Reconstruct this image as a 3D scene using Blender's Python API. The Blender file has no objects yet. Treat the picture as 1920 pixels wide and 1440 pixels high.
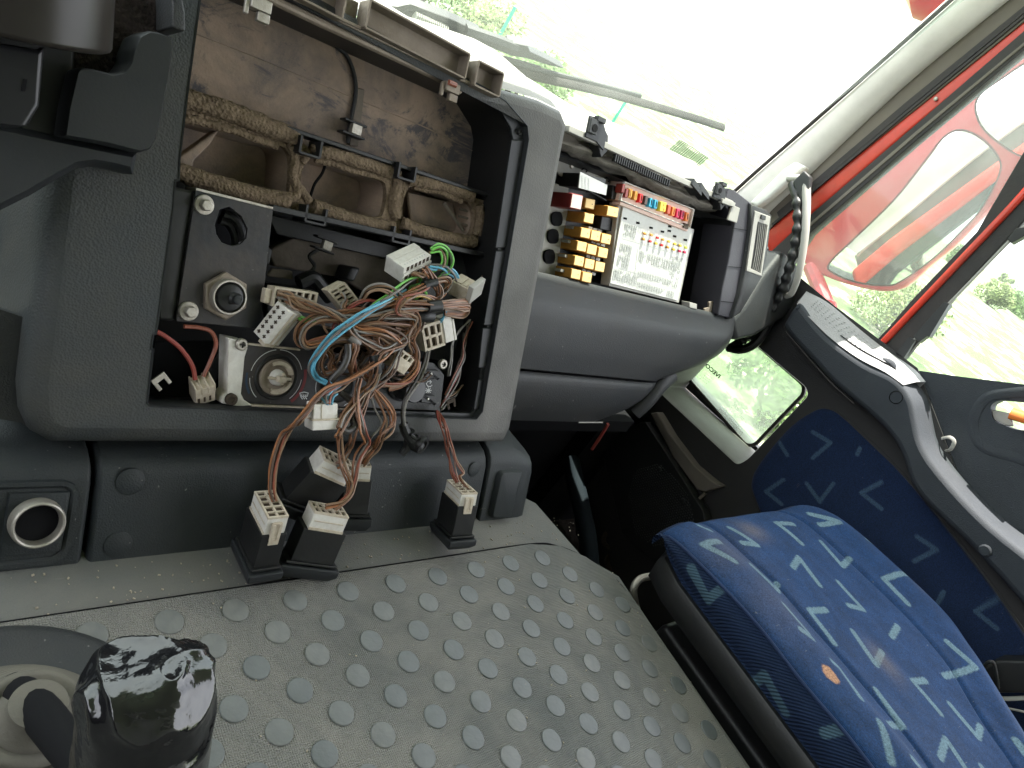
import bpy, math, random
import numpy as np
from mathutils import Vector, Matrix, noise, geometry
random.seed(7)
D = bpy.data; SC = bpy.context.scene; COL = SC.collection
# ------------------------------------------------------------------ camera
RM = Matrix(((0.69784203, -0.49896207, 0.51386123), (-0.0513783, 0.68071122, 0.7307479), (-0.71440659, -0.53634792, 0.44939308)))
FPX = 1415.08
EYE = Vector((0, 0, 0.6))
cd = D.cameras.new('camera'); cam = D.objects.new('camera', cd); COL.objects.link(cam)
cam.matrix_world = Matrix.Translation(EYE) @ RM.transposed().to_4x4()
cd.sensor_fit = 'HORIZONTAL'; cd.sensor_width = 36.0; cd.lens = FPX / 1920 * 36.0
cd.clip_start = 0.02; cd.clip_end = 400
SC.camera = cam
# ------------------------------------------------------------------ light
SUN_EL, SUN_AZ = 72.0, 12.0      # azimuth measured from +Y (forward) towards +X (passenger side)
W = D.worlds.new('World'); SC.world = W; W.use_nodes = True
nt = W.node_tree; nt.nodes.clear()
sky = nt.nodes.new('ShaderNodeTexSky'); sky.sky_type = 'NISHITA'; sky.sun_disc = False
sky.sun_elevation = math.radians(SUN_EL); sky.sun_rotation = math.radians(SUN_AZ)
sky.air_density = 1.0; sky.dust_density = 3.5; sky.ozone_density = 1.0
bg = nt.nodes.new('ShaderNodeBackground'); bg.inputs[1].default_value = 0.12
wo = nt.nodes.new('ShaderNodeOutputWorld')
# thin bright cloud veil over the blue
ctc = nt.nodes.new('ShaderNodeTexCoord'); cn = nt.nodes.new('ShaderNodeTexNoise'); cn.inputs['Scale'].default_value = 2.2; cn.inputs['Detail'].default_value = 8
nt.links.new(ctc.outputs['Generated'], cn.inputs['Vector'])
cmr = nt.nodes.new('ShaderNodeMapRange'); cmr.inputs['From Min'].default_value = .35; cmr.inputs['From Max'].default_value = .65; cmr.inputs['To Min'].default_value = .55; cmr.inputs['To Max'].default_value = .95
nt.links.new(cn.outputs['Fac'], cmr.inputs['Value']); cmx = nt.nodes.new('ShaderNodeMix'); cmx.data_type = 'RGBA'
nt.links.new(cmr.outputs[0], cmx.inputs[0]); nt.links.new(sky.outputs[0], cmx.inputs[6]); cmx.inputs[7].default_value = (8.5, 8.7, 9.0, 1)
nt.links.new(cmx.outputs[2], bg.inputs[0]); nt.links.new(bg.outputs[0], wo.inputs[0])
sd = D.lights.new('sun', 'SUN'); sd.energy = 4.0; sd.angle = math.radians(0.5); sd.color = (1, .95, .87)
sun = D.objects.new('sun', sd); COL.objects.link(sun)
el, az = math.radians(SUN_EL), math.radians(SUN_AZ)
sdir = Vector((math.sin(az) * math.cos(el), math.cos(az) * math.cos(el), math.sin(el)))
sun.rotation_euler = (-sdir).to_track_quat('-Z', 'Y').to_euler(); sun.location = (0, 0, 5)
SC.view_settings.view_transform = 'Standard'; SC.view_settings.look = 'None'
SC.view_settings.gamma = 1.0; SC.view_settings.use_curve_mapping = False
SC.view_settings.exposure = 2.45
SC.cycles.max_bounces = 8; SC.cycles.diffuse_bounces = 4; SC.cycles.glossy_bounces = 3
SC.cycles.transparent_max_bounces = 10; SC.cycles.caustics_reflective = False; SC.cycles.caustics_refractive = False
SC.cycles.sample_clamp_indirect = 6.0
SC.cycles.use_denoising = True

# ------------------------------------------------------------------ geometry helpers
def ray(x, y):
    return RM.transposed() @ Vector(((x - 960) / FPX, -(y - 720) / FPX, -1))
class Plane:
    def __init__(s, o, ex, n):
        s.o = Vector(o); s.ex = Vector(ex).normalized(); s.n = Vector(n).normalized(); s.ey = s.n.cross(s.ex)
    def p(s, x, y, d=0.0):          # point of the surface (raised by d) seen in that direction
        r = ray(x, y); o = s.o + s.n * d
        return EYE + r * ((o - EYE).dot(s.n) / r.dot(s.n))
    def uv(s, x, y, d=0.0):
        q = s.p(x, y, d) - s.o; return (q.dot(s.ex), q.dot(s.ey))
    def w(s, u, v, d=0.0):
        return s.o + s.ex * u + s.ey * v + s.n * d
    def ps(s, pts, d=0.0):
        return [s.uv(a[0], a[1], d) for a in pts]
T30 = math.radians(30)
NC = (0, -math.cos(T30), math.sin(T30))
COV = Plane((0, 0, 0), (1, 0, 0), (0, 0, 1))
BOX = Plane((0, .432, 0), (1, 0, 0), NC)
CON = Plane(Vector((0, .432, 0)) + Vector(NC) * .014, (1, 0, 0), NC)
DSH = Plane(Vector((0, .432, 0)) - Vector(NC) * .06, (1, 0, 0), NC)
WX = 1.6
WAL = Plane((WX, 0, 0), (0, -1, 0), (-1, 0, 0))
WSH = Plane((0, .948 + .02, .402), (1, 0, 0), (0, -.9515, -.3076))
FLR = Plane((0, 0, -.55), (1, 0, 0), (0, 0, 1))

def catmull(pts, seg=6, closed=False):
    pts = [Vector(p) for p in pts]; n = len(pts); out = []
    rng = n if closed else n - 1
    for i in range(rng):
        p1, p2 = pts[i], pts[(i + 1) % n]
        p0 = pts[i - 1] if (closed or i > 0) else p1 * 2 - p2
        p3 = pts[(i + 2) % n] if (closed or i + 2 < n) else p2 * 2 - p1
        for k in range(seg):
            t = k / seg
            out.append(.5 * ((2 * p1) + (p2 - p0) * t + (2 * p0 - 5 * p1 + 4 * p2 - p3) * t * t + (3 * p1 - p0 - 3 * p2 + p3) * t ** 3))
    if not closed: out.append(pts[-1].copy())
    return out
def smooth2(pts, seg=6, closed=True):
    return [(p.x, p.y) for p in catmull([Vector((a[0], a[1], 0)) for a in pts], seg, closed)]
def area(poly):
    return .5 * sum(poly[i][0] * poly[(i + 1) % len(poly)][1] - poly[(i + 1) % len(poly)][0] * poly[i][1] for i in range(len(poly)))
def ccw(poly):
    return list(poly) if area(poly) > 0 else list(poly)[::-1]
def offset(poly, a):                 # positive a shrinks a ccw polygon
    n = len(poly); out = []
    for i in range(n):
        p0, p1, p2 = Vector(poly[i - 1]), Vector(poly[i]), Vector(poly[(i + 1) % n])
        d1 = (p1 - p0); d2 = (p2 - p1)
        if d1.length < 1e-9 or d2.length < 1e-9: out.append(tuple(p1)); continue
        d1.normalize(); d2.normalize()
        n1 = Vector((-d1.y, d1.x)); n2 = Vector((-d2.y, d2.x)); m = n1 + n2
        if m.length < 1e-6: out.append(tuple(p1 + n1 * a)); continue
        m.normalize(); k = min(2.0, 1 / max(.3, m.dot(n1)))
        out.append(tuple(p1 + m * a * k))
    return out
def rnd(poly, r, seg=4):             # round the corners of a polygon
    out = []; n = len(poly)
    for i in range(n):
        p0, p1, p2 = Vector(poly[i - 1]), Vector(poly[i]), Vector(poly[(i + 1) % n])
        a = (p0 - p1); b = (p2 - p1); rr = min(r, a.length * .45, b.length * .45)
        A = p1 + a.normalized() * rr; B = p1 + b.normalized() * rr
        for k in range(seg + 1):
            t = k / seg; out.append(tuple(A * (1 - t) ** 2 + p1 * 2 * t * (1 - t) + B * t * t))
    return out

class MB:
    def __init__(s): s.v = []; s.f = []
    def add(s, vs, fs):
        b = len(s.v); s.v += [Vector(v) for v in vs]; s.f += [tuple(i + b for i in f) for f in fs]; return s
    def box(s, c, ex, ey, ez):       # half vectors
        c = Vector(c); ex = Vector(ex); ey = Vector(ey); ez = Vector(ez)
        if ex.cross(ey).dot(ez) < 0: ex = -ex
        vs = [c + ex * i + ey * j + ez * k for k in (-1, 1) for j in (-1, 1) for i in (-1, 1)]
        return s.add(vs, [(0, 2, 3, 1), (4, 5, 7, 6), (0, 1, 5, 4), (2, 6, 7, 3), (0, 4, 6, 2), (1, 3, 7, 5)])
    def bx(s, x0, x1, y0, y1, z0, z1):
        return s.box(((x0 + x1) / 2, (y0 + y1) / 2, (z0 + z1) / 2), ((x1 - x0) / 2, 0, 0), (0, (y1 - y0) / 2, 0), (0, 0, (z1 - z0) / 2))
    def pbox(s, pl, u0, u1, v0, v1, d0, d1):
        return s.box(pl.w((u0 + u1) / 2, (v0 + v1) / 2, (d0 + d1) / 2), pl.ex * (u1 - u0) / 2, pl.ey * (v1 - v0) / 2, pl.n * (d1 - d0) / 2)
    def plate(s, pl, poly, d0, d1, holes=(), back=True):   # uv polygon, front at d0, back at d1 (< d0)
        poly = ccw(poly); holes = [ccw(h)[::-1] for h in holes]
        loops = [poly] + holes
        tri = geometry.tessellate_polygon([[Vector((a[0], a[1], 0)) for a in L] for L in loops])
        flat = [a for L in loops for a in L]; n = len(flat)
        vs = [pl.w(a[0], a[1], d0) for a in flat] + [pl.w(a[0], a[1], d1) for a in flat]
        fs = []
        for t in tri:
            a, b, c = [flat[i] for i in t]
            ar = (b[0] - a[0]) * (c[1] - a[1]) - (c[0] - a[0]) * (b[1] - a[1])
            if abs(ar) < 1e-14: continue
            t = tuple(t) if ar > 0 else tuple(t)[::-1]
            fs.append(t)
            if back: fs.append(tuple(i + n for i in t[::-1]))
        o = 0
        for L in loops:
            m = len(L)
            for i in range(m):
                j = (i + 1) % m; fs.append((o + i, o + i + n, o + j + n, o + j))
            o += m
        return s.add(vs, fs)
    def loft(s, loops, closed=True, cap0=False, cap1=False):
        n = len(loops[0]); vs = [v for L in loops for v in L]; fs = []
        for k in range(len(loops) - 1):
            for i in range(n if closed else n - 1):
                j = (i + 1) % n; fs.append((k * n + i, k * n + j, (k + 1) * n + j, (k + 1) * n + i))
        if cap0: fs.append(tuple(range(n))[::-1])
        if cap1: fs.append(tuple((len(loops) - 1) * n + i for i in range(n)))
        return s.add(vs, fs)
    def tube(s, pts, r, n=8, seg=0, closed=False, caps=True, flat=1.0):
        pts = [Vector(p) for p in pts]
        if seg: pts = catmull(pts, seg, closed)
        m = len(pts); rs = r if callable(r) else (lambda t: r)
        up = None; loops = []
        for i, p in enumerate(pts):
            a = pts[i - 1] if (i > 0 or closed) else p; b = pts[(i + 1) % m] if (i < m - 1 or closed) else p
            t = (b - a); t = t.normalized() if t.length > 1e-9 else Vector((0, 0, 1))
            if up is None: up = t.orthogonal().normalized()
            up = (up - t * up.dot(t)); up = up.normalized() if up.length > 1e-6 else t.orthogonal().normalized()
            sd_ = t.cross(up); rr = rs(i / max(1, m - 1))
            loops.append([p + (up * math.cos(q) + sd_ * math.sin(q) * flat) * rr for q in [2 * math.pi * k / n for k in range(n)]])
        if closed: loops.append(loops[0])
        return s.loft(loops, True, caps and not closed, caps and not closed)
    def lathe(s, o, ax, prof, n=24, caps=True):    # prof: (radius, height along ax)
        o = Vector(o); ax = Vector(ax).normalized(); a = ax.orthogonal().normalized(); b = ax.cross(a)
        loops = [[o + ax * h + (a * math.cos(q) + b * math.sin(q)) * r for q in [2 * math.pi * k / n for k in range(n)]] for r, h in prof]
        return s.loft(loops, True, caps, caps)
    def grid(s, fn, nu, nv):
        vs = [fn(i / nu, j / nv) for j in range(nv + 1) for i in range(nu + 1)]
        fs = [(j * (nu + 1) + i, j * (nu + 1) + i + 1, (j + 1) * (nu + 1) + i + 1, (j + 1) * (nu + 1) + i) for j in range(nv) for i in range(nu)]
        return s.add(vs, fs)
    def mesh(s, name, base=Vector((0, 0, 0)), ang=35, fixn=False):
        me = D.meshes.new(name); me.from_pydata([tuple(v - base) for v in s.v], [], s.f)
        me.validate(); me.update()
        if fixn:
            import bmesh
            bm = bmesh.new(); bm.from_mesh(me); bmesh.ops.recalc_face_normals(bm, faces=bm.faces); bm.to_mesh(me); bm.free()
        me.shade_smooth()
        try: me.set_sharp_from_angle(angle=math.radians(ang))
        except Exception: pass
        return me

def tag(o, label=None, cat=None, group=None, kind=None):
    if label: o['label'] = label
    if cat: o['category'] = cat
    if group: o['group'] = group
    if kind: o['kind'] = kind
    return o
def empty(name, loc, label, cat, group=None, kind=None):
    o = D.objects.new(name, None); COL.objects.link(o); o.location = loc; o.empty_display_size = .02
    return tag(o, label, cat, group, kind)
def wloc(o):
    v = Vector(o.location)
    while o.parent: o = o.parent; v += Vector(o.location)
    return v
def obj(name, mb, mat, parent=None, bevel=0, seg=2, ang=35, label=None, cat=None, group=None, kind=None, fixn=True, sub=0, bang=40):
    c = Vector((0, 0, 0))
    for v in mb.v: c += v
    c /= max(1, len(mb.v))
    o = D.objects.new(name, mb.mesh(name, c, ang, fixn)); COL.objects.link(o)
    o.data.materials.append(mat)
    if parent: o.parent = parent; o.location = c - wloc(parent)
    else: o.location = c
    if bevel:
        m = o.modifiers.new('bevel', 'BEVEL'); m.width = bevel; m.segments = seg; m.limit_method = 'ANGLE'; m.angle_limit = math.radians(bang)
        m.harden_normals = False; m.use_clamp_overlap = True
        m2 = o.modifiers.new('wn', 'WEIGHTED_NORMAL'); m2.keep_sharp = False
    if sub:
        m = o.modifiers.new('sub', 'SUBSURF'); m.levels = sub; m.render_levels = sub
    return tag(o, label, cat, group, kind)
def inst(src, name, parent, loc, mat4=None, label=None):       # linked copy of a part, world location
    o = src.copy(); o.name = name; COL.objects.link(o); o.parent = parent
    if mat4 is not None: o.rotation_euler = mat4.to_euler()
    o.location = Vector(loc) - (wloc(parent) if parent else Vector((0, 0, 0)))
    for k in list(o.keys()):
        if k in ('label',): del o[k]
    if label: o['label'] = label
    return o
def basis(ex, ey, ez):
    return Matrix((ex, ey, ez)).transposed()

# ------------------------------------------------------------------ materials
def mat(name, col, rough=.5, metal=0, coat=0, spec=.28, bump=None, dirt=None, dirtcol=(.12, .10, .075), dscale=6, var=.12, trans=0, streak=None, sheen=0, alpha=None, specks=0):
    """bump: list of (kind, scale, strength); dirt: (amount, contrast)"""
    m = D.materials.new(name); m.use_nodes = True; t = m.node_tree; N = t.nodes; L = t.links
    b = N['Principled BSDF']; b.inputs['Roughness'].default_value = rough; b.inputs['Metallic'].default_value = metal
    b.inputs['Coat Weight'].default_value = coat; b.inputs['Coat Roughness'].default_value = .08
    b.inputs['Specular IOR Level'].default_value = spec
    if sheen: b.inputs['Sheen Weight'].default_value = sheen
    tc = N.new('ShaderNodeTexCoord'); co = tc.outputs['Object']
    n1 = N.new('ShaderNodeTexNoise'); n1.inputs['Scale'].default_value = dscale * 1.7; n1.inputs['Detail'].default_value = 8; n1.inputs['Roughness'].default_value = .65
    L.new(co, n1.inputs['Vector'])
    mr = N.new('ShaderNodeMapRange'); mr.inputs['From Min'].default_value = .3; mr.inputs['From Max'].default_value = .7
    mr.inputs['To Min'].default_value = 1 - var; mr.inputs['To Max'].default_value = 1 + var
    L.new(n1.outputs['Fac'], mr.inputs['Value'])
    mul = N.new('ShaderNodeVectorMath'); mul.operation = 'SCALE'; mul.inputs[0].default_value = col[:3]
    L.new(mr.outputs[0], mul.inputs['Scale']); cur = mul.outputs[0]
    if dirt:
        n2 = N.new('ShaderNodeTexNoise'); n2.inputs['Scale'].default_value = dscale; n2.inputs['Detail'].default_value = 10; n2.inputs['Roughness'].default_value = .7; n2.inputs['Distortion'].default_value = .6
        L.new(co, n2.inputs['Vector'])
        r2 = N.new('ShaderNodeMapRange'); r2.inputs['From Min'].default_value = .5 - dirt[1]; r2.inputs['From Max'].default_value = .5 + dirt[1]
        r2.inputs['To Min'].default_value = 0; r2.inputs['To Max'].default_value = dirt[0]; L.new(n2.outputs['Fac'], r2.inputs['Value'])
        n3 = N.new('ShaderNodeTexNoise'); n3.inputs['Scale'].default_value = 900; n3.inputs['Detail'].default_value = 2; L.new(co, n3.inputs['Vector'])
        m3 = N.new('ShaderNodeMath'); m3.operation = 'MULTIPLY_ADD'; m3.inputs[1].default_value = .8; m3.inputs[2].default_value = .6; L.new(n3.outputs['Fac'], m3.inputs[0])
        m4 = N.new('ShaderNodeMath'); m4.operation = 'MULTIPLY'; m4.use_clamp = True; L.new(r2.outputs[0], m4.inputs[0]); L.new(m3.outputs[0], m4.inputs[1])
        mx = N.new('ShaderNodeMix'); mx.data_type = 'RGBA'; L.new(m4.outputs[0], mx.inputs[0]); L.new(cur, mx.inputs[6]); mx.inputs[7].default_value = (*dirtcol, 1); cur = mx.outputs[2]
        rr = N.new('ShaderNodeMapRange'); rr.inputs['To Min'].default_value = rough; rr.inputs['To Max'].default_value = min(1, rough + .35); L.new(m4.outputs[0], rr.inputs['Value']); L.new(rr.outputs[0], b.inputs['Roughness'])
    if specks:      # pale dust specks and short scratches
        for sc_, thr, vec in ((170, .735, (1, 1, 1)), (60, .745, (1, 6, .35))):
            mpn = N.new('ShaderNodeMapping'); mpn.inputs['Scale'].default_value = vec; mpn.inputs['Rotation'].default_value = (.2, .5, .9) if vec[0] != vec[1] else (0, 0, 0); L.new(co, mpn.inputs[0])
            ns = N.new('ShaderNodeTexNoise'); ns.inputs['Scale'].default_value = sc_; ns.inputs['Detail'].default_value = 2; L.new(mpn.outputs[0], ns.inputs['Vector'])
            rs_ = N.new('ShaderNodeMapRange'); rs_.inputs['From Min'].default_value = thr; rs_.inputs['From Max'].default_value = thr + .04; rs_.inputs['To Max'].default_value = specks; L.new(ns.outputs['Fac'], rs_.inputs['Value'])
            ms = N.new('ShaderNodeMix'); ms.data_type = 'RGBA'; L.new(rs_.outputs[0], ms.inputs[0]); L.new(cur, ms.inputs[6]); ms.inputs[7].default_value = (.16, .155, .145, 1); cur = ms.outputs[2]
    L.new(cur, b.inputs['Base Color'])
    last = None
    for kind, sc, st in (bump or []):
        if kind == 'vor':
            x = N.new('ShaderNodeTexVoronoi'); x.feature = 'SMOOTH_F1'; x.inputs['Scale'].default_value = sc; x.inputs['Smoothness'].default_value = .5; h = x.outputs['Distance']
            L.new(co, x.inputs['Vector'])
        elif kind == 'weave':
            a1 = N.new('ShaderNodeTexWave'); a1.bands_direction = 'X'; a1.inputs['Scale'].default_value = sc; a1.inputs['Distortion'].default_value = 1.0; a1.inputs['Detail Scale'].default_value = 2
            a2 = N.new('ShaderNodeTexWave'); a2.bands_direction = 'Y'; a2.inputs['Scale'].default_value = sc; a2.inputs['Distortion'].default_value = 1.0
            L.new(co, a1.inputs['Vector']); L.new(co, a2.inputs['Vector'])
            x = N.new('ShaderNodeMath'); x.operation = 'ADD'; L.new(a1.outputs['Fac'], x.inputs[0]); L.new(a2.outputs['Fac'], x.inputs[1]); h = x.outputs[0]
        elif kind == 'twill':
            a1 = N.new('ShaderNodeTexWave'); a1.bands_direction = 'DIAGONAL'; a1.inputs['Scale'].default_value = sc; a1.inputs['Distortion'].default_value = .4
            L.new(co, a1.inputs['Vector']); h = a1.outputs['Fac']
        else:
            x = N.new('ShaderNodeTexNoise'); x.inputs['Scale'].default_value = sc; x.inputs['Detail'].default_value = 5; h = x.outputs['Fac']; L.new(co, x.inputs['Vector'])
        bp = N.new('ShaderNodeBump'); bp.inputs['Strength'].default_value = st; bp.inputs['Distance'].default_value = .6 / sc
        L.new(h, bp.inputs['Height'])
        if last: L.new(last, bp.inputs['Normal'])
        last = bp.outputs[0]
    if last: L.new(last, b.inputs['Normal'])
    if trans: b.inputs['Transmission Weight'].default_value = trans
    return m
def attr_mat(name, base, layers, rough=.8, bump=None, sheen=0, var=.1, dscale=20, specks=0, fine=0):
    """layers: (attribute name, colour) mixed over the base"""
    m = mat(name, base, rough, bump=bump, var=var, dscale=dscale, sheen=sheen, specks=specks); t = m.node_tree; N = t.nodes; L = t.links
    b = N['Principled BSDF']; cur = b.inputs['Base Color'].links[0].from_socket
    for a, c in layers:
        at = N.new('ShaderNodeAttribute'); at.attribute_name = a
        mx = N.new('ShaderNodeMix'); mx.data_type = 'RGBA'; L.new(at.outputs['Fac'], mx.inputs[0]); L.new(cur, mx.inputs[6]); mx.inputs[7].default_value = (*c, 1); cur = mx.outputs[2]
    if fine:        # thread-scale colour variation
        tc = N.new('ShaderNodeTexCoord'); nf = N.new('ShaderNodeTexNoise'); nf.inputs['Scale'].default_value = 520; nf.inputs['Detail'].default_value = 3; L.new(tc.outputs['Object'], nf.inputs['Vector'])
        rf = N.new('ShaderNodeMapRange'); rf.inputs['From Min'].default_value = .3; rf.inputs['From Max'].default_value = .7; rf.inputs['To Min'].default_value = 1 - fine; rf.inputs['To Max'].default_value = 1 + fine; L.new(nf.outputs['Fac'], rf.inputs['Value'])
        vm_ = N.new('ShaderNodeVectorMath'); vm_.operation = 'SCALE'; L.new(cur, vm_.inputs[0]); L.new(rf.outputs[0], vm_.inputs['Scale']); cur = vm_.outputs[0]
    L.new(cur, b.inputs['Base Color']); return m
def glass(name, tint, dust, refl=.08, dustcol=(.75, .8, .75)):
    m = D.materials.new(name); m.use_nodes = True; t = m.node_tree; N = t.nodes; L = t.links; N.clear()
    o = N.new('ShaderNodeOutputMaterial'); tr = N.new('ShaderNodeBsdfTransparent'); tr.inputs[0].default_value = (*tint, 1)
    gl = N.new('ShaderNodeBsdfGlossy'); gl.inputs['Roughness'].default_value = .03
    df = N.new('ShaderNodeBsdfDiffuse'); df.inputs[0].default_value = (*dustcol, 1)
    tl = N.new('ShaderNodeBsdfTranslucent'); tl.inputs[0].default_value = (*dustcol, 1)
    ad = N.new('ShaderNodeMixShader'); ad.inputs[0].default_value = .5; L.new(df.outputs[0], ad.inputs[1]); L.new(tl.outputs[0], ad.inputs[2])
    tc = N.new('ShaderNodeTexCoord'); n = N.new('ShaderNodeTexNoise'); n.inputs['Scale'].default_value = 9; n.inputs['Detail'].default_value = 8; L.new(tc.outputs['Object'], n.inputs['Vector'])
    mr = N.new('ShaderNodeMapRange'); mr.inputs['From Min'].default_value = .3; mr.inputs['From Max'].default_value = .75; mr.inputs['To Min'].default_value = dust * .6; mr.inputs['To Max'].default_value = dust * 1.5; L.new(n.outputs['Fac'], mr.inputs['Value'])
    m1 = N.new('ShaderNodeMixShader'); L.new(mr.outputs[0], m1.inputs[0]); L.new(tr.outputs[0], m1.inputs[1]); L.new(ad.outputs[0], m1.inputs[2])
    m2 = N.new('ShaderNodeMixShader'); m2.inputs[0].default_value = .035; L.new(m1.outputs[0], m2.inputs[1]); L.new(gl.outputs[0], m2.inputs[2])
    L.new(m2.outputs[0], o.inputs[0]); return m

M = {}
M['grain'] = mat('grained_grey_plastic', (.024, .030, .034), .5, bump=[('vor', 520, .32)], dirt=(.5, .2), dirtcol=(.075, .066, .05), dscale=5)
M['grain_dark'] = mat('dark_grained_plastic', (.015, .018, .021), .5, bump=[('vor', 700, .4)], dirt=(.25, .25), dirtcol=(.09, .08, .06), dscale=6)
M['plastic'] = mat('smooth_dark_plastic', (.015, .018, .021), .42, bump=[('noise', 500, .1)], dirt=(.2, .25), dirtcol=(.06, .05, .04), dscale=9)
M['black'] = mat('black_plastic', (.008, .009, .010), .45, spec=.35, bump=[('noise', 300, .1)], dirt=(.15, .25), dirtcol=(.06, .05, .04), dscale=25)
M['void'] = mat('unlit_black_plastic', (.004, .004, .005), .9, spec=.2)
M['brown'] = mat('dusty_duct_plastic', (.27, .20, .15), .9, bump=[('noise', 400, .3), ('noise', 30, .15)], dirt=(.85, .10), dirtcol=(.13, .11, .10), dscale=9, var=.2)
M['brown2'] = mat('dusty_channel_plastic', (.15, .125, .10), .85, bump=[('noise', 200, .25)], dirt=(.6, .2), dirtcol=(.05, .045, .04), dscale=14, var=.2)
M['foam'] = mat('dirty_brown_foam', (.175, .13, .09), 1.0, bump=[('noise', 420, 1.0), ('vor', 300, .8)], dirt=(.6, .25), dirtcol=(.06, .045, .03), dscale=60, var=.35, spec=.1)
M['deck'] = mat('sunlit_pale_deck', (.30, .29, .27), .7, bump=[('vor', 400, .3)], dirt=(.3, .2))  # glare of the sun on the deck is put into this pale colour
M['rail'] = mat('dusty_steel_rail', (.22, .185, .15), .45, metal=.3, bump=[('noise', 200, .2)], dirt=(.5, .2), dirtcol=(.12, .09, .06), dscale=20)
M['steel'] = mat('zinc_steel', (.42, .40, .36), .42, metal=.7, bump=[('noise', 300, .25)], dirt=(.5, .2), dirtcol=(.16, .12, .08), dscale=50)
M['blackplate'] = mat('black_painted_steel', (.015, .017, .020), .38, bump=[('noise', 150, .08)], dirt=(.35, .10), dirtcol=(.08, .06, .045), dscale=9, var=.2, specks=.6)
M['rubber'] = mat('ribbed_rubber_mat', (.108, .112, .108), .75, bump=[('weave', 150, .5), ('noise', 900, .25)], dirt=(.7, .14), dirtcol=(.235, .22, .195), dscale=5, var=.2)
M['stud'] = mat('worn_rubber_stud', (.078, .088, .092), .42, spec=.5, bump=[('noise', 300, .2)], dirt=(.3, .25), dirtcol=(.14, .13, .11), dscale=30)
M['cover'] = mat('engine_cover_plastic', (.080, .088, .088), .55, bump=[('vor', 600, .35)], dirt=(.6, .16), dirtcol=(.17, .155, .135), dscale=5, var=.15, specks=.9)
M['boxp'] = mat('lower_dash_plastic', (.013, .018, .021), .5, bump=[('vor', 650, .3)], dirt=(.3, .2), dirtcol=(.055, .05, .042), dscale=5, specks=.7)
M['cream'] = mat('aged_cream_nylon', (.55, .49, .40), .45, bump=[('noise', 250, .1)], dirt=(.6, .15), dirtcol=(.28, .21, .14), dscale=70, var=.1)
M['white'] = mat('dirty_white_plastic', (.66, .64, .60), .45, dirt=(.3, .16), dirtcol=(.25, .19, .14), dscale=60, var=.08)
M['slot'] = mat('slot_shadow_brown', (.05, .035, .025), .8)
M['relay'] = mat('shaded_amber_relay_case', (.42, .20, .035), .4, dirt=(.2, .2), dirtcol=(.3, .18, .06), dscale=40)  # shade on the relay sides is painted in as deeper amber
M['relaytop'] = mat('lit_amber_relay_top', (.85, .58, .24), .45, var=.06)  # same amber painted paler for the faces that catch the light
M['relayb'] = mat('silver_relay_print', (.45, .45, .45), .5)
M['copper'] = mat('maroon_relay', (.20, .03, .03), .4)
M['label'] = mat('pale_diagram_sheet', (.52, .52, .49), .35, dirt=(.3, .2), dirtcol=(.36, .34, .28), dscale=14, coat=.2)
M['print'] = mat('grey_print', (.40, .41, .40), .6)
M['pinkstrip'] = mat('pink_stained_fuse_tray', (.66, .42, .36), .5, dirt=(.6, .2), dirtcol=(.62, .55, .45), dscale=12)
M['lightgrey'] = mat('light_grey_plastic', (.33, .32, .30), .5, bump=[('noise', 400, .1)], dirt=(.25, .2), dirtcol=(.3, .27, .2))
M['dashgrey'] = mat('dash_mid_grey_plastic', (.022, .025, .028), .42, bump=[('vor', 700, .3)], dirt=(.3, .2), dirtcol=(.065, .055, .045), dscale=7, specks=.8)
M['pillar'] = mat('cream_pillar_trim', (.74, .72, .68), .5, bump=[('noise', 300, .08)], dirt=(.2, .2), dirtcol=(.45, .42, .34), dscale=5)
M['seal'] = mat('black_rubber_seal', (.022, .021, .022), .55, bump=[('noise', 200, .2)], dirt=(.3, .2), dirtcol=(.10, .08, .07), dscale=8)
M['sealgrey'] = mat('dusty_grey_seal', (.13, .115, .10), .6, dirt=(.4, .2), dirtcol=(.2, .17, .13))
M['red'] = mat('orange_red_paint', (.60, .035, .015), .38, coat=.3, var=.12, dirt=(.4, .16), dirtcol=(.22, .06, .04), dscale=16)
M['mirrorred'] = mat('red_mirror_shell', (.55, .02, .03), .3, coat=.5, var=.05)
M['mirror'] = mat('mirror_silver', (.9, .9, .9), .03, metal=1, var=.01)
M['pbk'] = mat('glossy_black_wrap', (.006, .006, .007), .13, spec=.6, bump=[('noise', 30, .15)], var=.3)
M['chrome'] = mat('chrome_ring', (.6, .6, .6), .15, metal=1)
M['orange'] = mat('orange_handle_plastic', (.62, .16, .03), .45)
M['door'] = mat('grey_door_panel', (.028, .033, .041), .72, bump=[('vor', 600, .35)], dirt=(.2, .25), dirtcol=(.1, .1, .1))
M['wallp'] = mat('dark_wall_trim', (.028, .028, .029), .55, bump=[('vor', 600, .3)], dirt=(.2, .25), dirtcol=(.07, .06, .05))
M['boot'] = mat('dusty_gaiter_rubber', (.085, .08, .068), .7, bump=[('noise', 150, .25)], dirt=(.5, .2), dirtcol=(.15, .13, .10), dscale=14)
M['pipe'] = mat('blue_grey_pipe', (.010, .014, .018), .8, spec=.1)
M['rust'] = mat('rusty_dirty_metal', (.05, .036, .026), .8, bump=[('noise', 90, .5)], dirt=(.6, .2), dirtcol=(.04, .035, .03), dscale=20)
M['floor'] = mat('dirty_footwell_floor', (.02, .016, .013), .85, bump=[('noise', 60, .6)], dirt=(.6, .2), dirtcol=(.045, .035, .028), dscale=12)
M['shell'] = mat('cab_headliner', (.50, .49, .46), .9)
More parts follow.
